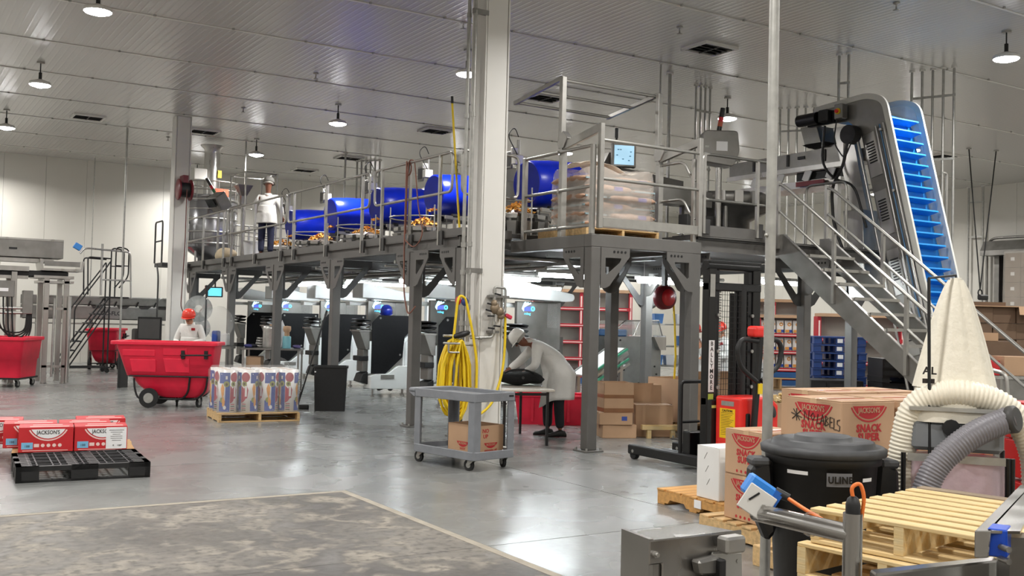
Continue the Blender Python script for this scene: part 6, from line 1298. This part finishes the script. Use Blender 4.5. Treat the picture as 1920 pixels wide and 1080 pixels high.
figure('man in a white coat and white hard hat bending over the black bag', (8.25, 12.05, 0), 147.9,
       dict(pel=(-.17, 0, .93), wst=(-.06, 0, 1.09), chest=(.13, 0, 1.25), neck=(.3, 0, 1.34), head=(.44, 0, 1.36), crown=(.79, 0, .61), face=(.61, .0, -.79), shL=(.2, .18, 1.25), elL=(.22, .24, 1.0), wrL=(.38, .16, .9), shR=(.24, -.18, 1.25), elR=(.44, -.23, 1.04), wrR=(.6, -.12, .92),
            hipL=(-.16, .09, .88), knL=(-.12, .1, .48), anL=(-.15, .1, .09), toL=(.05, .12, .03), hipR=(-.16, -.09, .88), knR=(.03, -.1, .48), anR=(.02, -.1, .09), toR=(.22, -.12, .03)), HATW, SKIN,
       skirt=[(.1, 1.2, .16, .17), (-.05, 1.05, .2, .2), (-.13, .9, .23, .22), (-.12, .7, .23, .22), (-.1, .53, .24, .22, -.13)])
st_ = lambda lean=0: dict(pel=(0, 0, .9), wst=(.0, 0, 1.04), chest=(.02+lean, 0, 1.24), neck=(.04+lean, 0, 1.4), hipL=(0, .09, .86), knL=(.02, .1, .47), anL=(-.02, .1, .09), toL=(.16, .12, .03), hipR=(0, -.09, .86), knR=(.02, -.1, .47), anR=(-.02, -.1, .09), toR=(.16, -.12, .03), shL=(.02+lean, .18, 1.33), shR=(.02+lean, -.18, 1.33))
SK = [(.02, 1.15, .17, .18), (.0, .95, .2, .21), (.0, .75, .21, .22), (.0, .55, .22, .24)]
figure('worker in a red hard hat and white coat looking down behind the red tilt truck', (5.33, 20.15, 0), 232, dict(st_(), head=(.12, 0, 1.52), crown=(.35, 0, .94), face=(.94, 0, -.35), elL=(.06, .28, 1.08), wrL=(.3, .12, 1.02), elR=(.04, -.28, 1.06), wrR=(.28, -.14, 1.0)), HATR, SKINL, skirt=SK)
figure('worker in white coat seen from behind on the far end of the mezzanine', (7.36, 21.95, 2.862), 62, dict(st_(.06), head=(.12, 0, 1.64), crown=(.3, 0, .95), face=(.95, 0, -.3), elL=(.1, .3, 1.12), wrL=(.3, .24, 1.0), elR=(.06, -.3, 1.08), wrR=(.22, -.3, .92)), mat('cap_grey', '#77756f', .8), SKIN, TROUB, skirt=SK[:3])
figure('person in a blue hard hat bent over behind the black machine panel', (9.42, 19.98, .06), 238, dict(st_(.0), neck=(.08, 0, 1.5), head=(.16, 0, 1.66), crown=(.72, 0, .7), face=(.7, 0, -.72), elL=(.12, .24, 1.1), wrL=(.2, .1, 1.1), elR=(.12, -.24, 1.1), wrR=(.2, -.1, 1.1)), HATB, SKIN, skirt=SK)
figure('far worker in a red hard hat behind the stacker mast', (13.25, 13.75, 0), 170, dict(st_(), head=(.1, 0, 1.52), crown=(.25, 0, .97), face=(.97, 0, -.25), elL=(.1, .24, 1.08), wrL=(.34, .15, 1.05), elR=(.1, -.24, 1.08), wrR=(.34, -.15, 1.05)), HATR, SKINL, skirt=SK)
figure('far worker in a red hard hat between the mezzanine post and the stacker', (12.95, 14.35, 0), 10, dict(st_(), head=(.1, 0, 1.5), crown=(.25, 0, .97), face=(.97, 0, -.25), elL=(.1, .24, 1.08), wrL=(.34, .15, 1.05), elR=(.1, -.24, 1.08), wrR=(.34, -.15, 1.05)), HATR, SKINL, skirt=SK)

# ---------------------------------------------------------------- far left equipment
t = E('weighing_conveyor', 'tall steel conveyor machine with legs and cables at the left edge', 'machine', (3.0, 24.5, 0), 0, None, True)
M().box(.9, 24.2, 2.72, 3.58, 24.9, 3.13).build('hood', STEELD, t, bev=.006); M().box(.9, 24.19, 3.09, 3.58, 24.2, 3.13).build('hood_edge', STEEL, t); M().box(2.5, 24.19, 2.88, 2.66, 24.2, 2.92).build('maker_plate', BLACK, t)
M().box(1.0, 24.25, 2.62, 3.4, 24.8, 2.7).build('support_beam', STEEL, t)
M().prism([(3.15, 2.45), (3.98, 2.45), (4.0, 2.68), (3.96, 2.68), (3.94, 2.5), (3.18, 2.5), (3.16, 2.7), (3.1, 2.7)], 24.1, 24.9).build('discharge_trough', STEEL, t); M().box(3.2, 24.12, 2.55, 3.92, 24.14, 2.66).build('trough_side', STEELD, t)
M().box(.9, 24.1, 2.42, 2.9, 24.16, 2.52).box(.9, 24.2, 2.25, 2.9, 24.3, 2.32).build('frame_beam', STEEL, t); M().box(2.3, 24.2, 2.3, 3.7, 24.8, 2.44).build('drive_unit', BLACK, t, bev=.02)
M().box(3.0, 24.1, 2.28, 3.8, 24.9, 2.34).box(3.1, 24.1, 2.18, 3.8, 24.9, 2.23).build('bridge', STEEL, t)
for x, z in ((3.26, 2.28), (3.66, 2.28), (2.62, 2.4), (2.05, 2.4), (1.4, 2.4)):
    for y in (24.15, 25.1): M().box(x-.055, y-.05, .02, x+.055, y+.05, z).build('leg', STEEL, t, bev=.005); M().cyl((x, y, 0), (x, y, .03), .07, n=10).build('foot', STEEL, t)
M().cyl((3.72, 24.1, .02), (3.72, 24.1, 1.9), .05, n=12).build('column', STEEL, t); M().cyl((3.4, 24.0, .15), (3.42, 24.05, 1.85), .025, n=8).build('air_pipe', GALV, t)
for z in (.35, 1.6): M().box(3.2, 24.1, z, 3.75, 24.14, z+.05).build('cross_bar', STEEL, t)
M().box(2.2, 24.0, 1.85, 2.62, 24.14, 2.2).build('electrical_box', STEELD, t, bev=.01); M().box(2.3, 23.99, 1.97, 2.5, 24.0, 2.04).build('electrical_label', PAPER, t); M().box(2.78, 23.95, 1.5, 2.98, 24.15, 2.0).build('junction_box', STEELD, t, bev=.01)
for k in range(5): M().tube(fillet([(2.25+k*.08, 24.0, 1.86), (2.25+k*.09, 23.95, 1.3-.06*k), (2.5+k*.06, 23.98, 1.1-.1*k), (2.85+k*.03, 24.0, 1.1), (2.88+k*.02, 24.0, 1.5)], .2), .018, 6).build('cable', RUBBER, t)
for z in (1.62, 1.52): M().cyl((2.0, 24.0, z), (2.8, 24.0, z), .03).build('conduit', GALV, t)
M().tube(fillet([(3.9, 24.1, 2.85), (4.0, 24.1, 2.98), (5.0, 24.3, 2.95), (5.05, 24.3, 1.9)], .1), .02).cyl((4.38, 24.2, 1.95), (4.38, 24.2, 3.1), .025).build('sensor_rail', STEEL, t); M().ob((3.85, 24.1, 3.0), (.16, .1, .13), Euler((0, .5, 0)).to_matrix()).build('blue_sensor', mat('sensor_blue2', '#3f86d0', .4), t, bev=.01)
M().tube(fillet([(4.4, 24.2, 2.3), (5.05, 24.3, 2.3)], .1), .018).build('lower_rail', STEEL, t)
t = E('shaker_conveyor', 'long grey double trough conveyor lettered ISO-FLO along the back wall', 'conveyor', (6.0, 31.1, 0), 0, None, True)
for z0, z1, y in ((1.74, 2.0, 31.0), (1.34, 1.72, 30.95)):
    M().box(3.6, y, z0, 7.5, y+.02, z1).box(3.6, y+.5, z0, 7.5, y+.52, z1).box(3.6, y, z0, 7.5, y+.52, z0+.02).build('trough', STEELD, t); M().box(3.6, y-.02, z1-.03, 7.5, y, z1).build('trough_lip', STEEL, t)
txt('ISO-FLO', .16, BLACK, t, (5.9, 30.945, 1.52), bold=.02)
for x in (5.3, 6.0, 6.6, 7.1): M().ob((x, 30.97, 1.75), (.04, .02, .25), Euler((0, .4, 0)).to_matrix()).build('spring_arm', BLACK, t); M().prism([(x+.05, 1.74), (x+.4, 1.74), (x+.3, 1.66), (x+.12, 1.66)], 30.9, 30.94).build('arm_bracket', GREYD, t)
for x in (4.0, 5.4, 6.75, 7.3): M().box(x-.05, 31.1, 0, x+.05, 31.2, 1.34).build('leg', STEELD, t)
M().cyl((3.8, 30.95, 1.22), (7.4, 30.95, 1.22), .02).build('air_pipe', GALV, t); M().box(6.55, 30.8, .5, 7.05, 31.3, 1.1).build('drive_motor', GREYD, t, bev=.05, seg=2)
t = E('rolling_ladder', 'black rolling stair ladder with hoop rails standing before the left wall', 'ladder', (4.7, 28.2, 0), 0, None, True)
for y in (27.95, 28.55):
    M().cyl((4.05, y, .16), (5.25, y, 1.92), .022).cyl((4.35, y, .16), (5.3, y, 1.7), .018).build('stringer', BLACK, t); M().cyl((5.28, y, .1), (5.28, y, 2.9 if y < 28 else 2.0), .02).build('rear_leg', BLACK, t); M().tube([(4.0, y, .14), (5.35, y, .14)], .02).build('base_rail', BLACK, t)
    M().tube(fillet([(4.45, y, .8), (4.45, y, 1.65), (5.2, y, 2.75), (5.28, y, 2.9), (5.28, y, 2.0)], .1), .018).build('hand_rail', BLACK, t); M().tube(fillet([(4.75, y, 2.0), (4.72, y, 2.97), (5.28, y, 2.95)], .08), .018).build('side_rail', BLACK, t)
    M().tube(fillet([(5.4, y, 1.95), (5.4, y, 3.27), (5.72, y, 3.22), (5.72, y, 2.5), (5.5, y, 2.2)], .12), .018).tube([(5.4, y, 2.78), (5.72, y, 2.78)], .014).build('end_hoop', BLACK, t)
for k in range(7): z = .32+k*.235; M().box(4.1+k*.16, 27.95, z, 4.34+k*.16, 28.55, z+.03).build('tread', BLACK, t)
M().box(5.15, 27.93, 1.93, 5.75, 28.57, 1.97).build('top_platform', BLACK, t); M().box(4.0, 27.93, .12, 4.05, 28.57, .16).build('base_cross', BLACK, t)
for x in (4.1, 5.28):
    for y in (27.97, 28.53): M().cyl((x, y-.02, .06), (x, y+.02, .06), .06, n=12).build('castor', RUBBER, t)
t = E('operator_desk', 'dark desk with a grey monitor behind the worker in the red hard hat', 'desk', (5.0, 22.6, 0), -30)
M().box(-.5, -.3, .9, .5, .3, .94).build('desk_top', BLACKG, t); M().box(-.45, -.25, 0, -.4, .25, .9).box(.4, -.25, 0, .45, .25, .9).build('desk_side', BLACK, t); M().box(-.15, -.02, .98, .35, .04, 1.5).build('monitor', BLACKG, t, bev=.01); M().box(-.12, -.026, 1.04, .32, -.02, 1.46).build('monitor_glass', GREYD, t); M().cyl((.1, .03, .94), (.1, .03, 1.1), .03).build('monitor_stand', BLACK, t)
t = E('reel_stand', 'thin black stand with clear plastic reels and wrap beside the worker', 'stand', (6.0, 21.6, 0), -32)
M().cyl((0, 0, 0), (0, 0, 2.2), .02).bar((-.3, -.2, .02), (.3, .2, .02), .05).bar((-.3, .2, .02), (.3, -.2, .02), .05).build('stand_post', BLACK, t)
for z, r in ((1.7, .28), (1.3, .25)): M().lathe([(.05, -.06), (r, -.06), (r, -.05), (.08, -.05), (.08, .05), (r, .05), (r, .06), (.05, .06)], 22, (-.15, 0, z), Euler((radians(90), 0, radians(15))).to_matrix()).build('clear_reel', CLEAR, t)
M().surf(lambda a, b: (.28+.3*cos(2*pi*a)*sin(pi*b)*(1+.1*sin(9*a)), .2*sin(2*pi*a)*sin(pi*b), 1.4-.35*cos(pi*b)+.02*sin(13*a)), 20, 10, True).build('plastic_wrap', FILM, t); M().box(.1, -.2, .88, .6, .2, .93).box(.1, -.18, 0, .14, -.14, .88).box(.56, -.18, 0, .6, -.14, .88).build('side_tray', STEELD, t)
M().box(.18, -.15, .94, .3, .1, 1.25).build('film_core', FBLUE, t, bev=.02); M().box(.36, -.15, .94, .5, .1, 1.2).build('film_core', FWHITE, t, bev=.02)

# ---------------------------------------------------------------- under and behind the mezzanine on the right
t = E('case_machine', 'stainless cabinet machine with clear guards behind the brown boxes', 'machine', (12.45, 15.3, 0), 0, None, True)
M().box(11.84, 15.3, .34, 13.06, 16.2, 1.37).build('cabinet', mat('worn_stainless', '#8f908e', .35, .8, var=.18, scale=3), t, bev=.006)
for x in (11.9, 13.0): M().box(x-.04, 15.32, 0, x+.04, 15.4, .34).box(x-.04, 16.1, 0, x+.04, 16.18, .34).build('leg', STEEL, t)
M().prism([(11.84, 1.39), (12.2, 1.66), (12.25, 1.68), (13.0, 1.68), (13.1, 1.5), (13.1, 1.39)], 15.35, 15.36).prism([(11.84, 1.39), (12.2, 1.66), (13.0, 1.68), (13.1, 1.39)], 16.1, 16.11).build('clear_guard', CLEAR, t)
M().tube([(11.84, 15.34, 1.39), (12.2, 15.34, 1.67), (13.02, 15.34, 1.69), (13.12, 15.34, 1.39)], .015, 6).cyl((12.4, 15.34, 1.39), (12.55, 15.34, 1.67), .012).build('guard_frame', STEEL, t)
M().box(12.1, 15.28, .8, 12.2, 15.3, .84).build('white_label', PAPER, t); M().prism([(12.8, 1.37), (13.1, 1.37), (13.1, 1.12), (12.95, 1.12)], 15.2, 15.3).build('side_flap', STEEL, t); M().box(11.9, 15.4, 1.37, 12.3, 15.9, 1.5).build('blue_parts', mat('parts_blue', '#5b8fd0', .4), t, bev=.02)
for x, z in ((12.0, .62), (12.15, .74), (12.9, .8), (12.95, .65), (12.05, 1.3), (12.95, 1.3)): M().cyl((x, 15.285, z), (x, 15.3, z), .018, n=8).build('bolt', BLACK, t)
M().box(12.5, 15.28, .36, 13.0, 15.3, .5).build('opening_shade_plate', BLACK, t)  # solid black plate painting the shade of an opening, nothing is cut
GREENP = mat('green_belt', '#4fae8c', .45, var=.08)
t = E('incline_belt', 'small inclined outfeed belt with green guides by the bending man', 'conveyor', (10.9, 13.65, 0), 0, None, True)
for y in (13.4, 13.9): M().bar((9.95, y, .72), (10.7, y, 1.17), .03, .12).build('side_rail', STEEL, t)
M().bar((9.95, 13.65, .75), (10.7, 13.65, 1.2), .46, .03).build('belt', mat('belt_white', '#d8dcd8', .5), t)
for k in range(4): M().bar((9.9, 13.33-.02*k, .78-k*.08), (10.66, 13.33-.02*k, 1.2-k*.08), .02, .035).build('green_guide', GREENP if k % 2 == 0 else STEEL, t)
for x, z in ((10.05, .72), (10.6, 1.05)): M().box(x-.03, 13.4, 0, x+.03, 13.46, z).box(x-.03, 13.84, 0, x+.03, 13.9, z).build('leg', STEEL, t)
t = E('case_feeder', 'second stainless machine with a clear lid behind the bending man', 'machine', (11.0, 17.0, 0), 0, None, True)
M().box(10.75, 16.6, .3, 11.65, 17.4, 1.32).build('cabinet', STEELD, t, bev=.006); M().prism([(10.8, 1.34), (11.0, 1.62), (11.5, 1.62), (11.6, 1.34)], 16.65, 16.66).build('clear_guard', CLEAR, t)
for x in (10.8, 11.6): M().box(x-.03, 16.62, 0, x+.03, 16.7, .3).build('leg', STEEL, t)
t = E('parts_shelf', 'steel shelf with blue and white bins behind the mezzanine posts', 'shelf', (14.1, 16.3, 0), -25)
for x in (-.45, .45):
    for y in (-.25, .25): M().box(x-.02, y-.02, 0, x+.02, y+.02, 1.7).build('upright', GALV, t)
for z in (.35, .75, 1.15, 1.6): M().box(-.47, -.27, z, .47, .27, z+.03).build('shelf_board', STEELD, t)
for k, (x, z, mm) in enumerate(((-.25, .78, 'parts_blue'), (.0, .78, None), (.25, 1.18, 'parts_blue'), (-.2, 1.18, None), (.2, 1.63, None), (-.25, 1.63, 'parts_blue'), (.25, .78, None))):
    tt = tuple(Matrix.Translation((14.1, 16.3, 0))@Matrix.Rotation(radians(-25), 4, 'Z')@V((x, -.05, z+.003)))
    b = E('storage_bin', '%s storage bin on the %s shelf, %s' % ('blue' if mm else 'white', {.78: 'second', 1.18: 'third', 1.63: 'top'}[z], 'at its left' if x < -.1 else 'in its middle' if x < .1 else 'at its right'), 'bin', tt, -25, 'bins on the steel shelf')
    loft(M(), [rrect(-.08, .08, .12, 0, .02), rrect(-.1, .1, .15, .2, .02)]).build('bin_body', bpy.data.materials[mm] if mm else PAPER, b)

RACKG = mat('rack_back_grey', '#a9a49b', .7, var=.03); RACKR = mat('rack_red', '#b31f2e', .5, var=.06)
def rack(label, loc, rz, W, H_, nsh, name='display_rack', split=1):
    t = E(name, label, 'rack', loc, rz, 'red cardboard display racks')
    M().box(-W/2, .38, .14, W/2, .4, H_).build('back_panel', RACKG, t); M().box(-W/2-.02, -.05, H_, W/2+.02, .42, H_+.08).build('kraft_header', KRAFT, t)
    for k in range(split+1): x = -W/2+W*k/split; M().box(x-.045, -.02, .14, x+.045, .4, H_).build('red_upright', RACKR, t); M().box(x-.02, -.024, .3, x+.02, -.02, H_-.1).build('upright_print', PINKW, t)
    for k in range(nsh):
        z = .16+(H_-.2)*k/nsh; M().box(-W/2, 0, z+.06, W/2, .4, z+.08).build('shelf_board', RACKG, t); M().box(-W/2, -.03, z, W/2, -.005, z+.09).build('red_edge', RACKR, t); M().box(-W/2+.08, -.034, z+.03, W/2-.1, -.03, z+.055).build('edge_print', PINKW, t)
    M().box(-W/2, -.03, 0, W/2, .4, .14).build('blue_base', mat('base_blue', '#2c5a92', .5) if 'base_blue' not in bpy.data.materials else bpy.data.materials['base_blue'], t)
    return t
FP = mat('bag_white', '#e9e6e0', .4, var=.03)
rk = (20.2, 18.9); rr_ = -36
rack('red display rack full of white snack bags behind the stair', (rk[0], rk[1], .3), rr_, 1.15, 1.55, 3); rm = Matrix.Translation((rk[0], rk[1], .3))@Matrix.Rotation(radians(rr_), 4, 'Z'); sb = None
for k in range(3):
    for i in range(5):
        p = tuple(rm@V((-.43+i*.21, .12, .245+.45*k))); l = 'white snack bag, %s on the %s shelf of the display rack' % (('far left', 'second from left', 'in the middle', 'second from right', 'far right')[i], ('bottom', 'middle', 'top')[k])
        if sb is None:
            sb = E('snack_bag', l, 'bag', p, rr_, 'snack bags on the display rack')
            M().surf(lambda a, b: (.095*cos(2*pi*a), .055*sin(2*pi*a)*sin(pi*b)**.6 if 0 < b < 1 else 0, .34*b), 16, 8, True).build('bag_body', FP, sb)
            M().ring(arc(.02, .24, .05, 0, 345, 10), arc(.02, .24, .025, 0, 345, 10), -.06, -.05).build('orange_ring', FORG, sb); M().prism(rect(-.08, .03, .03, .1), -.055, -.045).build('orange_print', FORG, sb); M().prism(rect(.02, .03, .085, .1), -.06, -.05).build('blue_print', FBLUE, sb)
        else: dup(sb, p, rr_, l)
wood_pallet('pallet under the display rack with snack bags', (20.3, 19.1, 0), rr_, 1.25, 1.0, WOOD, 6, .11, .29)
rack('tall empty red rack with a kraft top behind the snack bag rack', (21.3, 20.2, 0), -36, 1.7, 2.3, 5, split=2); rack('empty red rack behind the steel stair stringer', (20.6, 16.7, 0), -36, 2.0, 1.9, 3, split=1); rack('large empty red rack seen between the mezzanine posts', (16.0, 22.0, 0), -36, 2.6, 2.4, 5, split=2)
t = E('office_bin', 'light grey lettered bin in front of the snack bag rack', 'bin', (17.0, 16.6, 0), -34); loft(M(), [rrect(-.16, .16, .16, 0, .03), rrect(-.22, .22, .2, .8, .03)]).build('body', mat('bin_grey', '#b9bcbd', .5), t); M().box(-.1, -.2, .6, .1, -.19, .68).build('name_plate', GREYD, t); txt('ULINE', .06, PAPER, t, (0, -.205, .64), bold=.02)
# stack of blue pallets and black crates
bp = None
for k in range(8):
    l = 'blue plastic pallet in the stack under the stair, %s from the floor' % ('lowest', 'second', 'third', 'fourth', 'fifth', 'sixth', 'seventh', 'topmost')[k]
    if bp is None:
        bp = E('plastic_pallet', l, 'pallet', (18.9, 16.1, .0), -32, 'blue plastic pallets'); BP = mat('pallet_blue', '#22407c', .5, var=.1)
        for x in (-.5, 0, .5):
            for y in (-.4, 0, .4): M().box(x-.09, y-.08, 0, x+.09, y+.08, .14).build('foot_block', BP, bp)
        for y in (-.42, -.21, 0, .21, .42): M().box(-.6, y-.08, .14, .6, y+.08, .17).build('deck_slat', BP, bp)
        M().box(-.06, -.485, .03, .06, -.48, .12).build('white_label', PAPER, bp)
    else: dup(bp, (18.9+.02*(k % 3), 16.1, .18*k), -32, l)
def crate(label, loc, rz, first=[None]):
    if first[0] is None:
        t = E('bulk_crate', label, 'crate', loc, rz, 'black plastic crates'); M().box(-.55, -.45, .12, .55, .45, .5).build('crate_wall', BLACK, t)
        for x in (-.54, -.2, .2, .54): M().box(x-.02, -.47, .1, x+.02, -.45, .5).build('rib', BLACKG, t)
        for z in (.14, .3, .48): M().box(-.56, -.475, z-.02, .56, -.45, z+.02).build('rib', BLACKG, t)
        for x in (-.48, 0, .48): M().box(x-.08, -.45, 0, x+.08, .45, .12).build('skid', BLACK, t)
        first[0] = t; return t
    return dup(first[0], loc, rz, label)
for k in range(2): crate(('lower', 'upper')[k]+' black plastic crate stacked behind the stair', (18.7, 14.1, .51*k), -32)
crate('black plastic crate between the two posts below the stair', (17.9, 15.3, 0), -32)
# scraps box behind the mast
t = carton('open cardboard bin of wooden scraps behind the stacker mast', (10.9, 10.15, 0), -20, 1.0, .9, .6, KRAFT, 'box', None, 'cardboard_bin', open_=True)
m = M(); rnd = random.Random(11)
for k in range(120): m.ob((rnd.uniform(-.42, .42), rnd.uniform(-.38, .38), .5+rnd.uniform(0, .16)), (rnd.uniform(.08, .2), .05, .03), Euler((rnd.uniform(-.6, .6), rnd.uniform(-.6, .6), rnd.uniform(0, 6))).to_matrix())
m.build('wood_scraps', WOODL, t)['kind'] = 'stuff'

# ---------------------------------------------------------------- far right
cb = None; sw = Matrix.Translation((20.2, 13.2, 0))@Matrix.Rotation(radians(-32), 4, 'Z'); names = ('lowest', 'second', 'third', 'fourth', 'fifth', 'sixth')
for c_ in range(2): wood_pallet('pallet under the %s half of the brown carton stack by the right wall' % ('left', 'right')[c_], tuple(sw@V((-.45+c_*1.0, 0, 0))), -32, .95, 1.0, WOOD, 5)
for r_ in range(6):
    for c_ in range(4):
        p = tuple(sw@V((-.72+c_*.49, -.2+.03*((r_+c_) % 2), .142+r_*.335))); l = 'dark brown carton in the stack by the right wall, %s row, %s' % (names[r_], ('left end', 'left of centre', 'right of centre', 'right end')[c_])
        if cb is None: cb = carton(l, p, -32, .48, .5, .33, KRAFTD, 'box', 'dark cartons by the right wall', tape=TAPE)
        else: dup(cb, p, -32, l)
t = E('cardboard_sheet', 'flat cardboard sheet with a bent flap on top of the dark cartons', 'cardboard', tuple(sw@V((0, -.2, 2.155))), -32); M().box(-.95, -.35, 0, .98, .35, .02).build('sheet', KRAFT, t); M().hexa([(.5, -.36, 0), (.98, -.36, 0), (.98, -.35, .02), (.5, -.35, .02), (.45, -.5, -.16), (1.05, -.5, -.16), (1.05, -.49, -.15), (.45, -.49, -.15)]).build('bent_flap', KRAFT, t); M().box(-.9, -.2, .02, .3, .2, .1).build('folded_carton', KRAFTD, t)
t = E('hoist_sling', 'two thin black cables meeting at a hook above the dark cartons', 'cable', (23.45, 15.4, 2.55))
for x, y in ((-.3, .15), (.46, -.1)): M().cyl((x, y, HC-2.55), (0, 0, .12), .017, n=6).build('cable', BLACK, t); M().cyl((x, y, HC-2.58), (x, y, HC-2.55), .06).build('ceiling_eye', GALV, t)
M().tube([(.08*cos(a), 0, .04+.08*sin(a)) for a in [2*pi*k/10 for k in range(10)]], .018, 6, True).build('hook_ring', BLACK, t); M().ob((.12, 0, -.07), (.36, .1, .14), None).build('pendant_block', BLACK, t, bev=.03)
# dock door on the right wall
t = struct(M().box(29.55, 15.2, 0, 29.66, 18.7, 4.0).build('door_1', mat('dock_dark', '#4a4a4c', .7)))
for y in (15.2, 18.7): M().box(29.3, y-.08, 0, 29.64, y+.08, 4.0).build('door_post', STEELD, t)
M().prism([(29.64, 3.95), (28.9, 3.95), (28.9, 4.1), (29.1, 4.4), (29.64, 4.4)], 15.0, 19.0, 'xz').build('canopy', STEELD, t); M().tube(fillet([(29.5, 19.15, .2), (29.5, 19.15, 4.3), (29.2, 18.8, 4.5), (29.2, 15, 4.5)], .4), .04).build('pipe_guard', STEELD, t)
cw = None
for r_ in range(9):
    for c_ in range(5):
        p = (28.85, 17.75-c_*.5, .02+r_*.44); l = 'brown carton at the dock door, row %s from the floor, %s' % (('one', 'two', 'three', 'four', 'five', 'six', 'seven', 'eight', 'nine')[r_], ('far left', 'left', 'middle', 'right', 'far right')[c_])
        if cw is None: cw = carton(l, p, -90, .48, .48, .43, KRAFTD, 'box', 'cartons at the dock door'); M().box(-.06, -.2425, .2, .06, -.241, .3).build('white_label', PAPER, cw)
        else: dup(cw, p, -90, l)
# packing table and wrapped goods beyond the stair foot
t = E('packing_table', 'grey steel packing table with drawers seen behind the stair foot', 'table', (17.3, 11.0, 0), -32)
M().box(-1.1, -.4, .8, 1.3, .4, .86).build('table_top', STEEL, t); M().box(-.3, -.38, .2, 1.25, .38, .8).build('steel_cabinet', STEELD, t, bev=.01); M().box(-.25, -.39, .26, .45, -.38, .74).box(.5, -.39, .26, 1.2, -.38, .74).build('drawer_front', STEELD, t)
for x in (-1.05, 1.25):
    for y in (-.35, .35): M().box(x-.03, y-.03, 0, x+.03, y+.03, .8).build('leg', STEEL, t)
pt = Matrix.Translation((17.3, 11.0, .862))@Matrix.Rotation(radians(-32), 4, 'Z')
carton('shiny film wrapped kraft carton on the packing table', tuple(pt@V((.5, -.1, 0))), -32, 1.1, .5, .34, KRAFT); carton('small red box at the left end of the wrapped carton', tuple(pt@V((-.2, -.15, 0))), -32, .2, .3, .26, REDC); carton('flat kraft carton at the left end of the packing table', tuple(pt@V((-.75, -.1, 0))), -32, .6, .5, .4, KRAFT)
t = carton('large kraft carton with an open flap behind the packing table', (18.4, 12.3, 0), -32, 1.7, .9, 1.45, KRAFTD, 'box', None, 'large_carton'); carton('flat kraft tray lying on the large carton behind the packing table', (18.2, 12.25, 1.452), -32, 1.0, .6, .16, KRAFT)
t = E('blue_tarp', 'light blue plastic sheet folded on the low crate near the cream hose', 'plastic sheet', (8.6, 5.35, .9), -32); M().surf(lambda a, b: (-.24+.48*a, -.2+.4*b, .03*sin(9*a)*sin(7*b)+.04), 12, 8).build('sheet', mat('tarp_blue', '#a9cfe8', .4), t, sol=.01)
carton('low grey crate under the light blue plastic sheet', (8.6, 5.35, 0), -32, .5, .5, .9, STEELD, 'crate', None, 'low_crate')

t = E('yellow_pole', 'thin yellow pole leaning on the mezzanine rail left of the white column', 'pole', (6.99, 12.55, 2.862)); M().cyl((0, 0, 0), (-.02, .28, 1.85), .016, n=8).build('pole_shaft', YEL, t); M().cyl((-.02, .28, 1.85), (-.021, .285, 1.95), .02, n=8).build('black_grip', BLACK, t)
tag(M().prism([(28.45, 0)]+[(28.55, 4.0), (28.6, 4.02), (28.5, 0)], 15.3, 18.0, 'xz').build('pallet_film', mat('dock_film', '#cfc8bd', .25, alpha=.25, bump=.8, bscale=4)), 'thin film hanging in front of the cartons at the dock door', 'plastic wrap')

t = E('wall_monitor', 'cyan lit monitor hanging under the far end of the mezzanine', 'monitor', (7.72, 27.0, 2.16), -25); M().box(-.2, 0, -.13, .2, .05, .14).build('housing', GREYD, t, bev=.01); M().box(-.17, -.004, -.1, .17, 0, .11).build('display', mat('monitor_cyan', '#6fd6ec', emit=1.2), t); M().cyl((0, .03, .14), (0, .03, .6), .02, n=8).build('hanger', GREYD, t)
